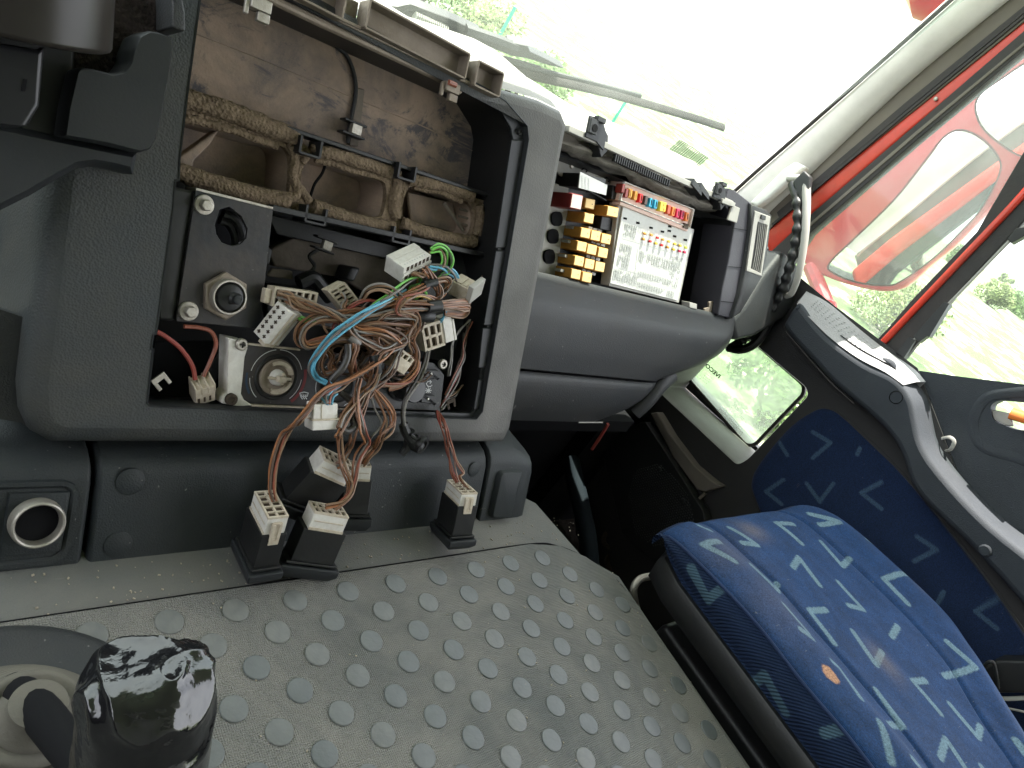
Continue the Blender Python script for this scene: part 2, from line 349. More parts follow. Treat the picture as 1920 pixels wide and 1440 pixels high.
# each stud carries its own amount of dust
t = M['stud'].node_tree; N = t.nodes; L = t.links; b = N['Principled BSDF']; cur = b.inputs['Base Color'].links[0].from_socket
oi = N.new('ShaderNodeObjectInfo'); r_ = N.new('ShaderNodeMapRange'); r_.inputs['From Min'].default_value = .3; r_.inputs['To Max'].default_value = .5; L.new(oi.outputs['Random'], r_.inputs['Value'])
nz = N.new('ShaderNodeTexNoise'); nz.inputs['Scale'].default_value = 90; nz.inputs['Detail'].default_value = 6; tcn = N.new('ShaderNodeTexCoord'); L.new(tcn.outputs['Object'], nz.inputs['Vector'])
ml = N.new('ShaderNodeMath'); ml.operation = 'MULTIPLY'; L.new(r_.outputs[0], ml.inputs[0]); L.new(nz.outputs['Fac'], ml.inputs[1])
mx = N.new('ShaderNodeMix'); mx.data_type = 'RGBA'; L.new(ml.outputs[0], mx.inputs[0]); L.new(cur, mx.inputs[6]); mx.inputs[7].default_value = (.20, .185, .16, 1); L.new(mx.outputs[2], b.inputs['Base Color'])
# console bezel: dust and side window light both painted in, paler to the right
mg_ = M['grain'].copy(); mg_.name = 'dusty_sidelit_bezel_plastic'; M['bezel'] = mg_; t = mg_.node_tree; N = t.nodes; L = t.links; b = N['Principled BSDF']; cur = b.inputs['Base Color'].links[0].from_socket
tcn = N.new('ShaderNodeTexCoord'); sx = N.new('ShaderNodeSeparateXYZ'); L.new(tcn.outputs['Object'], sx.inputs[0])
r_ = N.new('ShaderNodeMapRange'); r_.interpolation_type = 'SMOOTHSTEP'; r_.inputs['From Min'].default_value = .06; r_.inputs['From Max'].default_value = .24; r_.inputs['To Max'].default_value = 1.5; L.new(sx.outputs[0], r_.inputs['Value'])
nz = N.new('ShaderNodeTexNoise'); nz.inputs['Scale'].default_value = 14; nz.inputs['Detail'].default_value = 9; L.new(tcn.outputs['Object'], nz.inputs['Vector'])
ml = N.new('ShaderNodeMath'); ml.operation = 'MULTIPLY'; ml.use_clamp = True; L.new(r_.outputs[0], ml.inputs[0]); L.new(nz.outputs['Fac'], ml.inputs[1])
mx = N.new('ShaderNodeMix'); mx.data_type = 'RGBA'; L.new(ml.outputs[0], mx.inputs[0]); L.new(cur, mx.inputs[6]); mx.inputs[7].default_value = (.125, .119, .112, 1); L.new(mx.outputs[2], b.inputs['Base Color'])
WC = {'brown': (.17, .07, .032), 'tan': (.22, .13, .075), 'dbrown': (.08, .042, .028), 'copperw': (.31, .12, .045), 'blue': (.12, .42, .60), 'green': (.15, .50, .08), 'red': (.24, .028, .02), 'blackw': (.014, .014, .015), 'grey': (.16, .15, .14), 'rust': (.22, .055, .03), 'gold': (.45, .27, .05)}
for k, c in WC.items(): M['w_' + k] = mat('wire_' + k, c, .38, spec=.5, dirt=(.28, .2), dirtcol=(.15, .12, .09), dscale=60, var=.15)
FC = {'red': (.65, .02, .02), 'amber': (.60, .27, .04), 'maroon': (.22, .03, .02), 'dark': (.08, .05, .04), 'blue': (.03, .36, .55), 'yellow': (.75, .50, .05), 'brick': (.45, .07, .03), 'crimson': (.55, .02, .08), 'orange': (.70, .18, .03), 'lime': (.55, .62, .06)}
for k, c in FC.items(): M['f_' + k] = mat('fuse_' + k, c, .3, var=.05)
# ================================================================== SETTING: outdoors, cab shell
def sect(): pass
gm = D.materials.new('pale_dirt_and_grass'); gm.use_nodes = True
t = gm.node_tree; b = t.nodes['Principled BSDF']; b.inputs['Roughness'].default_value = .95
tc = t.nodes.new('ShaderNodeTexCoord'); n1 = t.nodes.new('ShaderNodeTexNoise'); n1.inputs['Scale'].default_value = .9; n1.inputs['Detail'].default_value = 10; n1.inputs['Roughness'].default_value = .72
t.links.new(tc.outputs['Object'], n1.inputs['Vector'])
cr = t.nodes.new('ShaderNodeValToRGB'); cr.color_ramp.elements[0].position = .50; cr.color_ramp.elements[0].color = (.055, .095, .025, 1)
cr.color_ramp.elements[1].position = .60; cr.color_ramp.elements[1].color = (.33, .33, .24, 1)
t.links.new(n1.outputs['Fac'], cr.inputs[0]); t.links.new(cr.outputs[0], b.inputs['Base Color'])
obj('ground', MB().add([(-150, -150, -1.6), (150, -150, -1.6), (150, 150, -1.6), (-150, 150, -1.6)], [(0, 1, 2, 3)]), gm, kind='structure', fixn=False)

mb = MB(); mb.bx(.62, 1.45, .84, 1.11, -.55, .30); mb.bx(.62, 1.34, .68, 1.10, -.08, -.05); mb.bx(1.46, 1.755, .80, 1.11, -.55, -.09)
obj('under_dash_sun_block', mb, M['void'], kind='structure')  # unseen boxes added to keep stray sun off the footwell floor
# cab shell: roof, sill under the windscreen, rear wall low part
mb = MB(); mb.bx(-1.0, 1.60, -1.35, 1.02, 1.42, 1.47)  # front overhang lengthened past the windscreen to shade mat and console
obj('roof', mb, M['shell'], kind='structure')
mb = MB(); mb.bx(-1.04, -1.0, -1.35, 1.1, -.6, .50)
obj('driver_side_wall', mb, M['wallp'], kind='structure')
mb = MB(); mb.bx(-1.04, -1.0, -1.35, -.35, .50, 1.42)
obj('driver_side_wall', mb, M['shell'], kind='structure')
mb = MB(); mb.bx(-1.0, 1.7, -1.40, -1.36, -.6, 1.42)
obj('rear_wall', mb, M['shell'], kind='structure')
mb = MB(); mb.bx(1.76, 1.78, -1.35, 1.15, -.60, -.04)
obj('side_wall', mb, M['black'], kind='structure')
mb = MB(); mb.bx(1.70, 1.72, .84, 1.12, -.04, .34)
obj('side_wall', mb, M['black'], kind='structure')
mb = MB(); mb.bx(-1.0, 1.78, -1.35, 1.15, -.60, -.55)
obj('floor', mb, M['floor'], kind='structure')
mb = MB(); mb.bx(-.9, 1.78, 1.12, 1.16, -.6, .28)
obj('firewall', mb, M['black'], kind='structure')

# ================================================================== ENGINE COVER + MAT
def arc(c, r, a0, a1, n=8): return [(c[0] + r * math.cos(math.radians(a0 + (a1 - a0) * i / n)), c[1] + r * math.sin(math.radians(a0 + (a1 - a0) * i / n))) for i in range(n + 1)]
# cover outline in world XY: right side follows the photographed edge
e0 = COV.uv(962, 790); e1 = COV.uv(1000, 930); e2 = COV.uv(1090, 1035); e3 = COV.uv(1160, 1078); e4 = COV.uv(1215, 1155); e5 = COV.uv(1400, 1440)
edge = [(.97, .80), (.80, .47), (e1[0], e1[1] - .01), e2, (e3[0] + .004, e3[1]), (e4[0], e4[1]), (e5[0] + .012, e5[1]), (.885, -.6)]
outline = [(-.55, -.6)] + [a for a in edge[::-1]] + [(-.55, .80)]
cov = MB(); pl = ccw(outline)
l0 = [Vector((a[0], a[1], -.5)) for a in offset(pl, -.10)]
l1 = [Vector((a[0], a[1], -.02)) for a in offset(pl, -.006)]
l2 = [Vector((a[0], a[1], -.006)) for a in offset(pl, -.002)]
l3 = [Vector((a[0], a[1], 0)) for a in offset(pl, .006)]
cov.loft([l0, l1, l2, l3], True); n0 = len(cov.v)
cov.plate(COV, [(v.x, v.y) for v in l3], 0, -.002, back=False)
root = empty('engine_cover', (.3, .1, 0), 'flat grey plastic engine cover filling the middle of the cab floor', 'engine cover')
obj('cover_shell', cov, M['cover'], root)
# mat
mr_ = [COV.uv(990, 1024), COV.uv(1045, 1027), COV.uv(1095, 1048), COV.uv(1145, 1082), COV.uv(1190, 1135)]
matpoly = [(-.5, .381), (.55, .3815)] + mr_ + [(e5[0] - .006, e5[1]), (.862, -.58), (-.5, -.58)]
matroot = empty('rubber_floor_mat', (.3, .0, 0), 'grey rubber mat with raised round studs lying on the engine cover', 'floor mat')
mb = MB().plate(COV, matpoly, .0055, .0008)
obj('mat_sheet', mb, M['rubber'], matroot, bevel=.0015)
# dark tube drawn as the shade line at the mat edge, and grit lying on mat and cover
fe = [(-.45, .3835), (.2, .3835), (.55, .384)] + [(a[0], a[1] + .002) for a in mr_] + [(e5[0] - .003, e5[1])]
obj('edge_shade_line', MB().tube([Vector((a[0], a[1], .0012)) for a in fe], .0012, 6, 6), M['void'], matroot)
gr = MB(); rg = random.Random(11)
for k in range(420):
    x, y = rg.uniform(.0, .87), (rg.uniform(-.05, .37) if rg.random() < .55 else rg.uniform(.385, .425)); z = .0058 if y < .38 else .0003
    s_ = rg.uniform(.0003, .0011); q_ = rg.uniform(0, 3)
    gr.box((x, y, z + s_ * .4), (math.cos(q_) * s_, math.sin(q_) * s_, 0), (-math.sin(q_) * s_ * .7, math.cos(q_) * s_ * .7, s_ * .2), (0, 0, s_ * .5))
tag(obj('grit', gr, mat('pale_grit', (.30, .26, .20), .9, var=.5, dscale=40), fixn=False), kind='stuff')
st = MB().lathe((0, 0, 0), (0, 0, 1), [(.0124, -.001), (.0123, .0007), (.0119, .0012), (.0112, .0013)], 20)
studme = st.mesh('stud', ang=60, fixn=True); studme.materials.append(M['stud'])
px_, py_ = .1004 * .6, .0501 * .6
ox, oy = .5489 * .6, .5951 * .6
def inside(p, poly):
    c = False; n = len(poly)
    for i in range(n):
        a, b_ = poly[i], poly[i - 1]
        if (a[1] > p[1]) != (b_[1] > p[1]) and p[0] < (b_[0] - a[0]) * (p[1] - a[1]) / (b_[1] - a[1]) + a[0]: c = not c
    return c
inner = offset(ccw(matpoly), .014)
for r in range(0, 15):
    for c in range(-7, 12):
        x = ox + (c + .5 * (r % 2)) * px_; y = oy - r * py_
        if not inside((x, y), inner) or x < -.02 and r > 2: continue
        s_ = D.objects.new('stud', studme); COL.objects.link(s_); s_.parent = matroot
        s_.location = Vector((x + random.uniform(-.0006, .0006), y + random.uniform(-.0006, .0006), .0055)) - matroot.location
        s_.rotation_euler = (random.uniform(-.03, .03), random.uniform(-.03, .03), random.uniform(0, 6))

# ================================================================== LOWER DASH BOX (ashtray socket panel)
root = empty('lower_dash_panel', (.40, .432, 0), 'low grey dashboard panel with a round socket and seams standing on the engine cover', 'dashboard panel')
def profbox(x0, x1, mbx, prof, x0b=None, x1b=None):
    loops = [[Vector((x, y, z)) for y, z in prof] for x in (x0, x1)]
    mbx.loft(loops, True, True, True); return mbx
vt = BOX.uv(560, 853, 0)[1]; print('vt', vt)
def prf(dv=0, dd=0, ch=0):      # profile in (v, d) of the leaning front face
    t_ = vt - dv
    return [(-.006, dd), (t_ - .020, dd), (t_ - .009, dd - .003), (t_ - .001, dd - .009), (t_ + .006, dd - .020), (t_ + .020, dd - .05), (t_ + .075, dd - .16), (.03, -.20), (-.006, -.20)]
def sweep(secs):
    m_ = MB(); m_.loft([[BOX.w(u, v, d) for v, d in pr] for u, pr in secs], True, True, True); return m_
seamx = BOX.uv(168, 950)[0]; seamx2 = BOX.uv(906, 920)[0]; xs = BOX.uv(997, 920)[0]
obj('socket_panel', sweep([(-.5, prf()), (seamx - .003, prf()), (seamx - .0005, prf(.004, -.004))]), M['boxp'], root, bevel=.002)
obj('centre_panel', sweep([(seamx + .0035, prf(.004, -.004)), (seamx + .006, prf()), (seamx2 - .004, prf()), (seamx2 - .0015, prf(.003, -.003))]), M['boxp'], root, bevel=.002)
obj('seam_filler', sweep([(seamx - .01, prf(.010, -.012)), (seamx + .01, prf(.010, -.012))]), M['void'], root)
obj('seam_filler', sweep([(seamx2 - .01, prf(.010, -.012)), (seamx2 + .01, prf(.010, -.012))]), M['void'], root)
obj('end_block', sweep([(seamx2 + .0015, prf(.003, -.002)), (seamx2 + .004, prf(-.001, .001)), (xs - .045, prf(-.001, .001)), (xs - .020, prf(.006, .001)), (xs - .008, prf(.010, -.001)), (xs - .002, prf(.013, -.006)), (xs, prf(.016, -.014))]), M['boxp'], root, bevel=.002, ang=60)
bt = rnd(BOX.ps([(938, 884), (979, 883), (979, 893), (957, 968), (949, 972), (919, 972)], .006), .009, 5)
m1 = MB(); b0 = ccw(bt); m1.loft([[BOX.w(*a, -.002) for a in offset(b0, -.001)], [BOX.w(*a, .005) for a in b0], [BOX.w(*a, .0085) for a in offset(b0, .002)], [BOX.w(*a, .0092) for a in offset(b0, .005)]], True, False, True)
obj('end_button', m1, M['boxp'], root)
# plugs
for (x, y, r) in ((244, 903, 22), (221, 1021, 21), (888, 880, 13)):
    c = BOX.p(x, y); rr = r * (c - EYE).length / FPX * 1.05
    m1 = MB().lathe(c - BOX.n * .002, BOX.n, [(rr, 0), (rr, .0028), (rr - .001, .0034), (.001, .0034)], 28)
    obj('round_plug', m1, M['boxp'], root)
# socket frame and ring
fo = rnd(BOX.ps([(-40, 905), (150, 900), (125, 1052), (-60, 1072)]), .016, 5)
fo = ccw(fo)
m1 = MB(); m1.loft([[BOX.w(*a, -.001) for a in offset(fo, -.001)], [BOX.w(*a, .003) for a in fo], [BOX.w(*a, .003) for a in offset(fo, .0035)], [BOX.w(*a, .0008) for a in offset(fo, .006)]])
obj('socket_bezel', m1, M['boxp'], root)
fi = ccw(BOX.ps([(18, 925), (130, 922), (112, 1030), (0, 1043)]))
m1 = MB(); m1.loft([[BOX.w(*a, .0003) for a in offset(fi, -.001)], [BOX.w(*a, .0022) for a in fi], [BOX.w(*a, .0028) for a in offset(fi, .002)]], True, False, True)
obj('socket_insert', m1, M['boxp'], root)
c = BOX.p(68, 978, .004); rr = 38 * (c - EYE).length / FPX
m1 = MB().lathe(c, BOX.n, [(rr * 1.02, -.004), (rr * 1.02, .006), (rr * .98, .0095), (rr * .92, .0105), (rr * .86, .0095), (rr * .82, .006), (rr * .80, -.001)], 40, caps=False)
obj('socket_ring', m1, M['steel'], root)
m1 = MB().lathe(c + BOX.n * .0005, BOX.n, [(rr * .80, .001), (rr * .72, .0004), (rr * .66, -.0002)], 36, caps=True)
obj('socket_bore', m1, M['void'], root)
m1 = MB(); q = BOX.p(940, 800); m1.tube([COV.p(1, 1, 0)] * 2, .001) if False else None

# ================================================================== CENTRE CONSOLE
cr_ = empty('centre_console', CON.p(560, 830), 'tall grey centre dashboard console with its front cover removed', 'dashboard console')
outer = CON.ps([(97, 829), (938, 829), (952, 800), (1052, 262), (1058, 235), (1046, 205), (1005, 185), (930, 163), (880, 150), (560, -30), (420, -110)], -.013)
ub = CON.uv(45, 740)[0]
ol = [CON.uv(58, 808, -.013), CON.uv(42, 772, -.013), CON.uv(38, 720, -.013)]
outer = outer + [(ol[2][0], outer[-1][1])] + ol[::-1]
outer = ccw(outer)
# the inner (left/top/bottom) edge of the opening and the outer limit of the stepped band on the right
hole = CON.ps([(275, 757), (297, 600), (290, 598), (296, 560), (333, 330), (377, -20), (380, -40), (500, -15), (930, 172), (962, 205), (992, 252), (918, 775), (905, 790), (280, 762)])
hole = CON.ps([(274, 757), (285, 657), (281, 656), (286, 626), (291, 625), (324, 383), (327, 337), (334, 336), (335, 300), (349, 180), (376, -20), (420, -70), (500, -22), (905, 160), (948, 188), (989, 235), (992, 262), (905, 772), (893, 787), (300, 764), (278, 762)])
hole = ccw(hole)
loopO = [outer]
fm = MB()
fm.loft([[CON.w(*a, -.30) for a in outer], [CON.w(*a, -.018) for a in outer], [CON.w(*a, -.009) for a in offset(outer, .0022)], [CON.w(*a, -.003) for a in offset(outer, .0075)], [CON.w(*a, 0) for a in offset(outer, .016)]])
fm.loft([[CON.w(*a, 0) for a in offset(outer, .016)], [CON.w(*a, .0002) for a in offset(outer, .019)]]); fm.plate(CON, offset(outer, .019), .0002, -.0025, holes=[hole], back=False)
# inner wall of hole
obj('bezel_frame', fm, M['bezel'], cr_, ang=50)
fm = MB(); fm.loft([[CON.w(*a, .0008) for a in hole], [CON.w(*a, .0012) for a in offset(hole, .0012)], [CON.w(*a, -.002) for a in offset(hole, .002)], [CON.w(*a, -.03) for a in offset(hole, .002)]])
obj('opening_lip', fm, M['plastic'], cr_)
tpx = [(1046, 205), (1005, 185), (930, 163), (880, 150), (720, 58), (560, -30), (420, -110)]
fm = MB(); te = [CON.p(x, y, -.012) for x, y in tpx]
fm.loft([te, [p + Vector((0, .03, .004)) for p in te], [p + Vector((0, .16, .002)) for p in te], [p + Vector((0, .30, -.05)) for p in te]], False); obj('top_deck', fm, M['deck'], cr_)
# stepped inner band: bottom and right
inr = ccw(CON.ps([(281, 757), (883, 775), (892, 765), (962, 262), (958, 240), (935, 200), (905, 182), (500, -8), (384, -50), (378, -20)], -.008))
band_out = offset(hole, .0015)
fm = MB()
bo = ccw(CON.ps([(280, 764), (893, 792), (990, 262), (986, 238), (946, 192), (903, 164), (500, -20), (480, -26), (480, -10), (500, -3), (905, 182), (935, 200), (958, 240), (962, 262), (892, 765), (883, 775), (277, 757)], -.008))
fm.plate(CON, bo, -.008, -.012)
obj('inner_band', fm, M['plastic'], cr_, bevel=.001)
for (a, b_, c_, d_) in (((959, 262), (985, 262), (960, 465), (929, 465)), ((930, 470), (958, 470), (935, 610), (907, 610)), ((905, 615), (933, 615), (922, 690), (897, 690)), ((897, 712), (916, 712), (905, 768), (888, 768))):
    fm = MB().plate(CON, CON.ps([a, b_, c_, d_], -.006), -.0055, -.0082); obj('band_strip', fm, M['plastic'], cr_, bevel=.0012)
for p in ((975, 247), (913, 702), (403, 797), (812, 807)):
    c = CON.p(*p, -.005); fm = MB().lathe(c, CON.n, [(.0035, -.004), (.0035, .0008), (.0022, .0016), (.0016, -.0005)], 12, True); obj('screw_boss', fm, M['black'], cr_)
# cavity walls (deep black)
cav = ccw(inr)
cin = offset(cav, -.001)
# right side sloping brown-black wall
fm = MB(); fm.loft([[CON.w(*a, -.0125) for a in cav], [CON.w(*a, -.175) for a in offset(cav, -.012)]])
fm.plate(CON, offset(cav, -.012), -.175, -.18)
obj('cavity_wall', fm, M['black'], cr_)

# upper back panel: dusty brown air channel, slightly domed, with rounded right end
uvb = lambda x, y, d: CON.uv(x, y, d)
dB = -.085
bp = ccw(smooth2([CON.uv(*a, dB) for a in [(300, 200), (340, 60), (360, -60), (480, -60), (700, 55), (850, 165), (900, 215), (925, 262), (922, 330), (905, 375), (860, 365), (600, 290), (400, 225)]], 6))
fm = MB(); o1 = bp
fm.loft([[CON.w(*a, dB - .045) for a in offset(o1, -.004)], [CON.w(*a, dB - .008) for a in o1], [CON.w(*a, dB - .002) for a in offset(o1, .004)], [CON.w(*a, dB) for a in offset(o1, .012)]])
fm.plate(CON, offset(o1, .012), dB, dB - .003, back=False)
# smudged dusty material with finger wiped patches
mm = M['brown'].copy(); mm.name = 'wiped_dusty_plastic'; t = mm.node_tree; N = t.nodes; L = t.links; b = N['Principled BSDF']
cur = b.inputs['Base Color'].links[0].from_socket
tc = N.new('ShaderNodeTexCoord'); mp = N.new('ShaderNodeMapping'); mp.inputs['Scale'].default_value = (7, 7, 14); mp.inputs['Rotation'].default_value = (0, .5, .3)
L.new(tc.outputs['Object'], mp.inputs[0]); nn = N.new('ShaderNodeTexNoise'); nn.inputs['Scale'].default_value = 1.6; nn.inputs['Detail'].default_value = 12; nn.inputs['Roughness'].default_value = .75; nn.inputs['Distortion'].default_value = 1.5
L.new(mp.outputs[0], nn.inputs['Vector']); rp = N.new('ShaderNodeMapRange'); rp.inputs['From Min'].default_value = .51; rp.inputs['From Max'].default_value = .59; L.new(nn.outputs['Fac'], rp.inputs['Value'])
mx = N.new('ShaderNodeMix'); mx.data_type = 'RGBA'; L.new(rp.outputs[0], mx.inputs[0]); L.new(cur, mx.inputs[6]); mx.inputs[7].default_value = (.085, .078, .082, 1); L.new(mx.outputs[2], b.inputs['Base Color'])
obj('air_channel_cover', fm, mm, cr_, ang=50)
# ridge line + seam on panel
fm = MB(); fm.tube([CON.p(*a, dB + .0005) for a in [(360, 60), (500, 115), (680, 190), (800, 240), (900, 290)]], .0008, 6, 5); obj('moulding_line', fm, M['brown'], cr_)
# cable and clip in the middle
fm = MB(); fm.tube([CON.p(*a, dB + .003) for a in [(628, 85), (650, 105), (664, 140), (667, 175), (660, 215), (655, 240), (652, 268)]], .0022, 8, 6); obj('cable', fm, M['black'], cr_)
fm = MB(); fm.plate(CON, CON.ps([(667, 165), (680, 168), (668, 275), (652, 272)], dB), dB + .004, dB); obj('vertical_strip', fm, M['brown2'], cr_, bevel=.001)
def clip(cx, cy, d, sc=1.0, mt='black'):
    m_ = MB(); o = CON.p(cx, cy, d); u = (CON.p(cx + 30, cy + 12, d) - o).normalized(); n_ = CON.n; v_ = n_.cross(u)
    for s_ in (-1, 1):
        m_.box(o + v_ * s_ * .0065 * sc + n_ * .005 * sc, u * .014 * sc, v_ * .0012 * sc, n_ * .006 * sc)
    obj('clip', m_, M[mt], cr_, bevel=.0006)
    m_ = MB(); m_.box(o + n_ * .008 * sc + u * .002, u * .006 * sc, v_ * .0052 * sc, n_ * .0035 * sc); obj('clip_nut', m_, M['steel'], cr_, bevel=.0006)
clip(656, 242, dB + .006); clip(603, 458, -.07, .9)

# duct row with foam
dF = -.05
fo_ = [(318, 172), (348, 182), (560, 258), (580, 283), (740, 318), (758, 335), (892, 372), (912, 378), (925, 392), (910, 452), (884, 466), (750, 441), (560, 397), (345, 332), (305, 318)]
h1 = smooth2([(334, 226), (400, 240), (500, 268), (530, 276), (543, 300), (541, 350), (530, 362), (440, 345), (365, 325), (325, 290)], 4)
h2 = smooth2([(575, 300), (610, 303), (700, 333), (722, 350), (718, 395), (705, 407), (660, 402), (590, 380), (562, 345)], 4)
h3 = smooth2([(765, 352), (800, 352), (860, 372), (884, 390), (886, 425), (872, 444), (830, 440), (772, 418), (752, 400)], 4)
P = lambda pts, d: CON.ps(pts, d)
fm = MB().plate(CON, P(fo_, dF), dF + .002, dF - .010, holes=[P(h1, dF), P(h2, dF), P(h3, dF)])
obj('duct_face', fm, M['foam'], cr_, bevel=.002)
for h in (h1, h2, h3):
    hh = ccw(P(h, dF)); fm = MB()
    fm.loft([[CON.w(*a, dF - .005) for a in hh], [CON.w(*a, dF - .03) for a in offset(hh, .002)], [CON.w(a[0] + .002, a[1] + .002, dF - .050) for a in offset(hh, .003)]], True, False, True)
    obj('duct_channel', fm, M['brown'], cr_, ang=60)
# things inside ducts : lighter curved deflectors
for pts, d0, d1 in (([(327, 300), (400, 248), (415, 240), (395, 270), (365, 300), (360, 325)], -.062, -.075), ([(765, 360), (850, 380), (865, 440), (770, 415)], -.078, -.083)):
    fm = MB().plate(CON, P(pts, d0), d0, d1); obj('deflector', fm, M['brown'], cr_, bevel=.002)
for k in range(3):
    a = (862 - k * 2, 392 + k * 13); fm = MB().tube([CON.p(*a, -.06), CON.p(a[0] + 24, a[1] + 6, -.06)], .0016, 6); obj('duct_rib', fm, M['brown2'], cr_)
fm = MB().tube([CON.p(832, 380, -.058), CON.p(868, 432, -.058)], .0022, 6); obj('duct_rib', fm, M['brown2'], cr_)
fm = MB().tube([CON.p(612, 303, -.07), CON.p(604, 325, -.08), CON.p(590, 345, -.08), CON.p(582, 368, -.08)], .0016, 6, 5); obj('duct_crack', fm, M['void'], cr_)
# foam cushions, lumpy
def foam(pts, r, d=dF, flat=1.0):
    m_ = MB(); path = catmull([CON.p(*a, d + r * .3) for a in pts], 10)
    m_.tube(path, r, 14, flat=flat)
    for i, v in enumerate(m_.v):
        q = noise.noise(v * 60) * .0016 + noise.noise(v * 320) * .0011
        m_.v[i] = v + Vector((noise.noise(v * 150 + Vector((9, 0, 0))) * .001, q * .5, q)) 
    obj('foam_strip', m_, M['foam'], cr_, ang=80)
foam([(330, 182), (400, 200), (480, 228), (543, 254), (552, 266)], 0.0092)
foam([(340, 222), (420, 240), (520, 272)], 0.0037)
foam([(585, 284), (640, 293), (700, 312), (733, 324)], 0.0074)
foam([(590, 300), (650, 316), (715, 336)], 0.0030)
foam([(765, 336), (820, 346), (870, 362), (884, 370)], 0.0074)
foam([(775, 350), (830, 362), (865, 378)], 0.0033)
foam([(545, 272), (552, 300), (548, 330), (556, 362), (540, 380)], 0.0048)
foam([(556, 284), (572, 292), (566, 306)], 0.0041)
foam([(546, 330), (560, 350), (580, 378)], 0.0048)
foam([(740, 325), (744, 345), (737, 380), (742, 410)], 0.0063)
foam([(898, 385), (900, 410), (893, 440)], 0.0063)
foam([(326, 318), (370, 334), (450, 358), (540, 378)], 0.0085)
foam([(585, 388), (640, 406), (700, 422), (735, 428)], 0.0085)
foam([(752, 418), (800, 436), (860, 450), (888, 452)], 0.0078)
# shelf below the duct row
fm = MB(); a, b_ = CON.p(500, 388, -.045), CON.p(905, 478, -.045)
fm.box((a + b_) / 2, (b_ - a) / 2, CON.ey * .003, CON.n * .012); obj('shelf_edge', fm, M['black'], cr_, bevel=.001)
fm = MB(); a, b_ = CON.p(345, 178, -.05), CON.p(905, 365, -.05)
fm.box((a + b_) / 2, (b_ - a) / 2, CON.ey * .0022, CON.n * .010); obj('shelf_edge', fm, M['black'], cr_, bevel=.001)
for p in ((572, 275), (752, 322), (582, 402), (742, 440)):
    fm = MB(); c = CON.p(*p, -.045)
    for q in (-1, 1): fm.box(c + CON.ex * .011 * q, CON.ex * .0012, CON.ey * .008, CON.n * .012)
    fm.box(c + CON.ey * -.008, CON.ex * .011, CON.ey * .001, CON.n * .012); obj('rib_pocket', fm, M['black'], cr_)
# lower cavity shapes
for pts, d0, d1, mt in (([(500, 470), (560, 440), (700, 470), (860, 510), (850, 540), (680, 545), (640, 520), (515, 500)], -.115, -.13, 'brown2'), ([(510, 503), (550, 508), (552, 525), (500, 518)], -.095, -.10, 'brown2'), ([(500, 400), (900, 500), (900, 520), (700, 480), (520, 440)], -.10, -.11, 'black'), ([(498, 530), (700, 560), (860, 590), (860, 640), (500, 600)], -.12, -.13, 'black'), ([(660, 500), (678, 503), (664, 530), (650, 525)], -.085, -.115, 'black'), ([(500, 460), (512, 468), (505, 500), (495, 500)], -.05, -.07, 'black')):
    fm = MB().plate(CON, P(pts, d0), d0, d1); obj('inner_moulding', fm, M[mt], cr_, bevel=.003)
fm = MB(); fm.tube([CON.p(*a, -.09) for a in [(600, 466), (580, 480), (590, 500), (575, 515)]], .002, 6, 5); obj('cable', fm, M['black'], cr_)
fm = MB(); fm.tube([CON.p(*a, -.085) for a in [(560, 530), (585, 520), (600, 535), (620, 560)]], .008, 10, 5); obj('vent_hose', fm, M['black'], cr_)

# ---- top rail and hinge hardware, deck behind it
rr_ = lambda pts, d, r, n=8: MB().tube([CON.p(*a, d) for a in pts], r, n, 4)
obj('hinge_bar', rr_([(455, -28), (600, 42), (720, 97), (830, 150), (862, 172)], -.006, .0042, 10), M['rail'], cr_)
fm = MB(); a, b_ = CON.p(440, -42, -.004), CON.p(905, 178, -.004); v_ = CON.ey
fm.box((a + b_) / 2 + v_ * .004 - CON.n * .004, (b_ - a) / 2, v_ * .0016, CON.n * .010); obj('rail_flange', fm, M['rail'], cr_, bevel=.0008)
# pocketed channel along the top: three troughs with U shaped separators
def trough(x0, y0, x1, y1, d=.002):
    a, b_ = CON.p(x0, y0, d), CON.p(x1, y1, d); u = (b_ - a).normalized(); v2 = CON.n.cross(u); m_ = MB()
    h = .0125
    m_.box((a + b_) / 2, (b_ - a) / 2, v2 * .0011, CON.n * .009)                         # front lower flange
    m_.box((a + b_) / 2 + v2 * h * 2, (b_ - a) / 2, v2 * .0011, CON.n * .009)
    m_.box((a + b_) / 2 + v2 * h - CON.n * .008, (b_ - a) / 2, v2 * h, CON.n * .001)
    for e in (a, b_): m_.box(e + v2 * h, u * .0011, v2 * h, CON.n * .009)
    obj('rail_trough', m_, M['rail'], cr_, bevel=.0006)
trough(500, -30, 632, 38); trough(676, 53, 862, 148); trough(880, 160, 926, 182)
for c in ((648, 44), (872, 156)):
    o = CON.p(*c, -.003); fm = MB(); fm.box(o, CON.ex * .013, CON.ey * .0015, CON.n * .007); fm.box(o + CON.ey * .012 - CON.n * .004, CON.ex * .012, CON.ey * .012, CON.n * .001)
    obj('rail_cup', fm, M['rail'], cr_, bevel=.001)
def hinge(x, y, mt):
    o = CON.p(x, y, .004); fm = MB()
    fm.box(o, CON.ex * .009, CON.ey * .005, CON.n * .005); fm.box(o + CON.ex * .004 - CON.ey * .009, CON.ex * .0055, CON.ey * .004, CON.n * .003)
    fm.box(o - CON.ex * .011 - CON.ey * .004, CON.ex * .002, CON.ey * .007, CON.n * .002); obj('hinge_clip', fm, M[mt], cr_, bevel=.001)
hinge(487, 10, 'steel'); hinge(845, 165, 'rail')
fm = MB(); o = CON.p(848, 157, .010); fm.tube([o - CON.ex * .005, o + CON.ex * .005], .0028, 8); obj('hinge_pin', fm, M['w_rust'], cr_)
